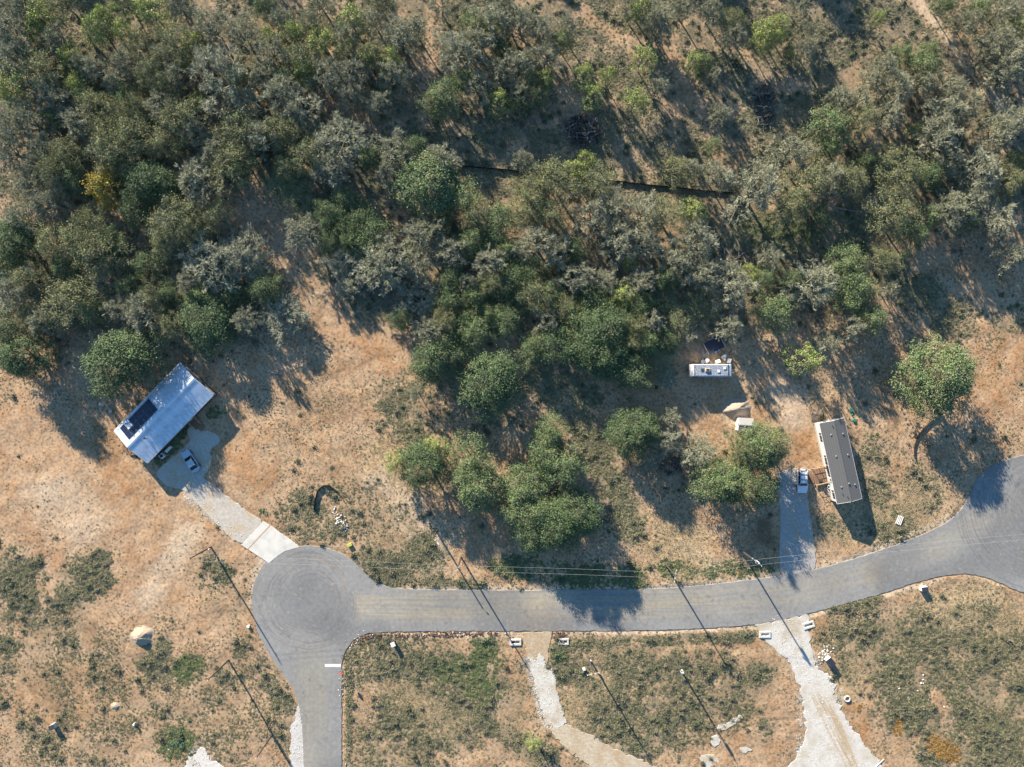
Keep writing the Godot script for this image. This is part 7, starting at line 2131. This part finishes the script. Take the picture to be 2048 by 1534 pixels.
	boxy("yellow_bucket", "bright yellow-green tub beside the top right of the turning circle", "tub", Vector3(-30.86, 0, 30.67), 0.4, Vector3(0.9, 0.45, 0.55), m.yellow, m.yellow)
	rubble("rubble_pile", "scattered white rubble strip in the weeds above the turning circle", [-33.90, 24.29, -33.33, 25.43, -32.57, 26.57, -31.81, 27.52], 60, 0.3, [m.rock, m.white_concrete, m.rock], 61)
	rubble("rubble_pile", "scattered white rubble beside the white tank by the caliche driveway", [60.19, 50.19, 59.43, 51.33, 59.05, 52.29, 60.57, 50.76], 50, 0.26, [m.rock, m.white_concrete, m.white], 62)
	rubble("roadside_stones", "dark and pale stones strung along the lower edge of the road", [-31.81, 51.14, -30.86, 49.62, -29.52, 48.48, -26.57, 47.81, -21.33, 47.71, -11.81, 47.62, -0.38, 47.62], 120, 0.22, [m.rock_dark, m.rock_dark, m.rock_dark, m.rock], 63)
	rubble("roadside_stones", "pale stones strung along the right edge of the southern road", [-32.19, 53.62, -32.10, 60.29, -32.00, 73.05], 60, 0.22, [m.rock_dark, m.rock], 64)
	rubble("driveway_stones", "stones and clods strewn over the caliche driveway surface", [51.05, 47.90, 54.86, 53.62, 58.67, 60.29, 59.62, 66.95, 56.76, 72.67], 46, 0.2, [m.rock, m.rock_dark, m.white_concrete], 65)
	rubble("litter_scraps", "white scraps scattered through the weeds of the southeast lot", [72.57, 58.57, 76.95, 58.00, 78.67, 56.48, 76.76, 59.52, 75.05, 60.48, 84.76, 61.24], 12, 0.22, [m.white, m.trim], 66)
	var frame := thing("wooden_pallet", "white rectangular pallet frame lying at the lower end of the rubble strip", "pallet", on(Vector3(-32.10, 0, 27.62), -0.08), 0.9)
	for s in [-1, 1]:
		slab(frame, "side", Vector3(s * 0.4, 0, 0), Vector3(0.09, 0.07, 1.3), m.white, 0.01)
		slab(frame, "end", Vector3(0, 0, s * 0.62), Vector3(0.72, 0.07, 0.09), m.white, 0.01)
	var rack := thing("white_rack", "white slatted rack lying in pale weeds right of the mobile home", "rack", on(Vector3(73.71, 0, 26.00), -0.1), 1.2)
	for k in 4:
		slab(rack, "slat", Vector3(0, 0.12, -0.45 + k * 0.3), Vector3(1.7, 0.06, 0.14), m.white, 0.015)
	for s in [-1, 1]:
		slab(rack, "rail", Vector3(s * 0.75, 0.05, 0), Vector3(0.08, 0.08, 1.1), m.white, 0.01)
	var ring := Mb.new()
	var pts := []
	var radii := []
	for k in 19:
		pts.append(Vector3(cos(TAU * k / 18.0) * 0.5, 0.18, sin(TAU * k / 18.0) * 0.5))
		radii.append(0.14)
	ring.tube(pts, radii, 8, false)
	tag(put(self, "concrete_ring", ring, m.rock, on(Vector3(63.81, 0, 60.00))), "pale round ring on rusty sand right of the caliche driveway", "ring")
	for k in 3:
		var p: Vector3 = [Vector3(64.48, 0, 5.05), Vector3(64.67, 0, 5.90), Vector3(65.05, 0, 6.95)][k]
		var lid := thing("tank_lid", ["upper dark green tank lid above the mobile home roof", "middle green pipe cap between the two tank lids", "lower bright green tank lid beside the mobile home corner"][k], "tank lid", on(p))
		rod(lid, "collar", [Vector3(0, -0.1, 0), Vector3(0, 0.3, 0)], 0.3 if k != 1 else 0.12, m.green_plastic, 12)
		rod(lid, "cover", [Vector3(0, 0.3, 0), Vector3(0, 0.36, 0), Vector3(0, 0.4, 0)], 0.37 if k != 1 else 0.15, m.green_plastic, 12, 0.3 if k != 1 else 0.1)
	for k in 2:
		var p: Vector3 = [Vector3(-78.00, 0, 3.90), Vector3(-76.00, 0, 5.24)][k]
		var drum := thing("drum", ["pale drum in the shade left of the metal-roofed house", "green drum in the shade left of the metal-roofed house"][k], "drum", on(p))
		rod(drum, "barrel", [Vector3(0, -0.05, 0), Vector3(0, 0.4, 0), Vector3(0, 0.85, 0)], 0.3, m.white if k == 0 else m.green_plastic, 12)
		rod(drum, "lid", [Vector3(0, 0.85, 0), Vector3(0, 0.88, 0)], 0.31, m.steel, 12)
	var hose := []
	for k in 16:
		var p := Vector3(-64.86, 0, 68.48) + Vector3(k * 0.17, 0, sin(k * 1.3) * 0.25)
		hose.append(Vector3(p.x, ground_at(p.x, p.z) + 0.3, p.z))
	tag(rod(self, "garden_hose", hose, 0.05, m.teal, 5), "teal hose snaking over the dark green weed patch at the bottom left", "hose")
	var spr := thing("standpipe", "thin standpipe in the dark green weed patch at the bottom left", "standpipe", on(Vector3(-64.95, 0, 69.24)))
	rod(spr, "pipe", [Vector3(0, -0.2, 0), Vector3(0, 0.9, 0)], 0.04, m.steel, 6)
	rod(spr, "head", [Vector3(0, 0.9, 0), Vector3(0, 1.0, 0)], 0.09, m.white, 8)
	var tripod := thing("tripod_stand", "dark tripod stand on the white caliche pad at the bottom left", "tripod", on(Vector3(-60.19, 0, 72.10)))
	for k in 3:
		rod(tripod, "leg", [Vector3(cos(k * 2.094) * 0.55, 0, sin(k * 2.094) * 0.55), Vector3(0, 1.3, 0)], 0.035, m.dark_metal, 5)
	slab(tripod, "head", Vector3(0, 1.34, 0), Vector3(0.2, 0.14, 0.2), m.dark_metal, 0.02)
	tag(rod(self, "white_pipe", [on(Vector3(69.24, 0, 73.05)) + UP * 0.1, on(Vector3(70.76, 0, 71.52)) + UP * 0.1], 0.07, m.white, 8), "white pipe lying at the bottom end of the caliche driveway", "pipe")
	tag(rod(self, "iron_pipe", [on(Vector3(33.71, 0, 32.86)) + UP * 0.1, on(Vector3(33.90, 0, 33.24)) + UP * 0.1], 0.05, m.steel, 8), "short grey pipe on the bare sand right of the tree clump", "pipe")
	var sign := thing("stop_sign", "small stop sign on a post beside the white stop line", "stop sign", on(Vector3(-32.05, 0, 54.19)))
	rod(sign, "post", [Vector3(0, -0.3, 0), Vector3(0, 2.7, 0)], 0.035, m.steel, 6)
	var oct := Mb.new()
	var faces := [[], []]
	for k in 8:
		for s in 2:
			faces[s].append(Vector3(cos(TAU * (k + 0.5) / 8.0) * 0.38, 2.4 + sin(TAU * (k + 0.5) / 8.0) * 0.38, 0.05 + s * 0.01))
	oct.loft(faces)
	put(sign, "plate", oct, paint_of(0.45, 0.02, 0.025, 0.4))
	var word := TextMesh.new()
	word.text = "STOP"
	word.font_size = 32
	word.pixel_size = 0.0085
	word.depth = 0.006
	put(sign, "lettering", word, m.white, Vector3(0, 2.4, 0.066))


func _ready() -> void:
	# camera: a drone looking straight down
	var cam := Camera3D.new()
	cam.name = "camera"
	cam.position = Vector3(0, 137.0, 0)
	cam.rotation = Vector3(-PI / 2.0, 0, 0)
	cam.fov = 56.13
	cam.near = 1.0
	cam.far = 2500.0
	cam.current = true
	add_child(cam)
	var env := Environment.new()
	env.background_mode = Environment.BG_SKY
	var sky := ProceduralSkyMaterial.new()
	sky.sky_top_color = Color(0.05, 0.117, 0.232).linear_to_srgb()
	sky.sky_horizon_color = Color(0.1, 0.158, 0.24).linear_to_srgb()
	sky.sky_curve = 0.15
	sky.ground_bottom_color = Color(0.1, 0.08, 0.06)
	sky.ground_horizon_color = Color(0.3, 0.3, 0.32)
	sky.sun_angle_max = 1.0
	env.sky = Sky.new()
	env.sky.sky_material = sky
	env.tonemap_mode = Environment.TONE_MAPPER_LINEAR
	env.tonemap_exposure = 2.9
	env.sdfgi_enabled = true
	env.ssao_enabled = true
	env.ssil_enabled = true
	var around := WorldEnvironment.new()
	around.name = "surroundings"
	around.environment = env
	add_child(around)
	var sun := DirectionalLight3D.new()
	sun.name = "sun"
	sun.light_energy = 1.6
	sun.light_color = Color(1.0, 0.875, 0.71).linear_to_srgb()
	sun.light_angular_distance = 0.5
	sun.shadow_enabled = true
	add_child(sun)
	sun.look_at_from_position(Vector3.ZERO, Vector3(0.515, -0.36, 0.857))

	# fields for the ground
	wob.seed = 11
	wob.frequency = 0.1
	wob.fractal_octaves = 3
	fine.seed = 23
	fine.frequency = 0.35
	fine.fractal_octaves = 3
	for layer in ["sheet", "bare", "olive", "green", "litter", "rust", "dark", "pale", "straw", "red", "amber", "rut", "chalk"]:
		spread(layer, 0.0, 1.0, [0.0, 0.0])
	for p in PAINT:
		spread(p[0], p[1], p[2], p[3])
	for p in [ROAD, GRAVEL_DRIVE, HOME_DRIVE, CALICHE_DRIVE, CALICHE_TRACK, CALICHE_VERGE, CALICHE_PATCH, APRON, APRON_UPPER, DIRT_ENTRY, DIRT_TRACK]:
		raster(outline(p))
	# scrapes left by the machines that cleared the lots
	rng.seed = 606
	for e in SCRAPES:
		for n in int(e[5]):
			var p := Vector2(e[0] + rng.randf_range(-e[2], e[2]), e[1] + rng.randf_range(-e[3], e[3]))
			var a: float = e[4] + rng.randfn() * 0.35
			for k in rng.randi_range(1, 3):
				var o := p + Vector2(-sin(a), cos(a)) * 0.75 * k
				var pts := []
				var turn := rng.randf_range(-0.25, 0.25)
				var dir := a
				for j in 4:
					pts.append_array([o.x, o.y])
					o += Vector2(cos(dir), sin(dir)) * rng.randf_range(0.5, 1.6)
					dir += turn
				spread("rut", rng.randf_range(0.15, 0.5), 0.24, pts)
	var t0 := Time.get_ticks_msec()
	build_ground()
	print("ground ", Time.get_ticks_msec() - t0)
	build_roads()
	print("roads ", Time.get_ticks_msec() - t0)
	build_things()
	print("things ", Time.get_ticks_msec() - t0)
	plant_trees()
	far_woods()
	print("trees ", Time.get_ticks_msec() - t0)
	build_plants()
	print("plants ", Time.get_ticks_msec() - t0)
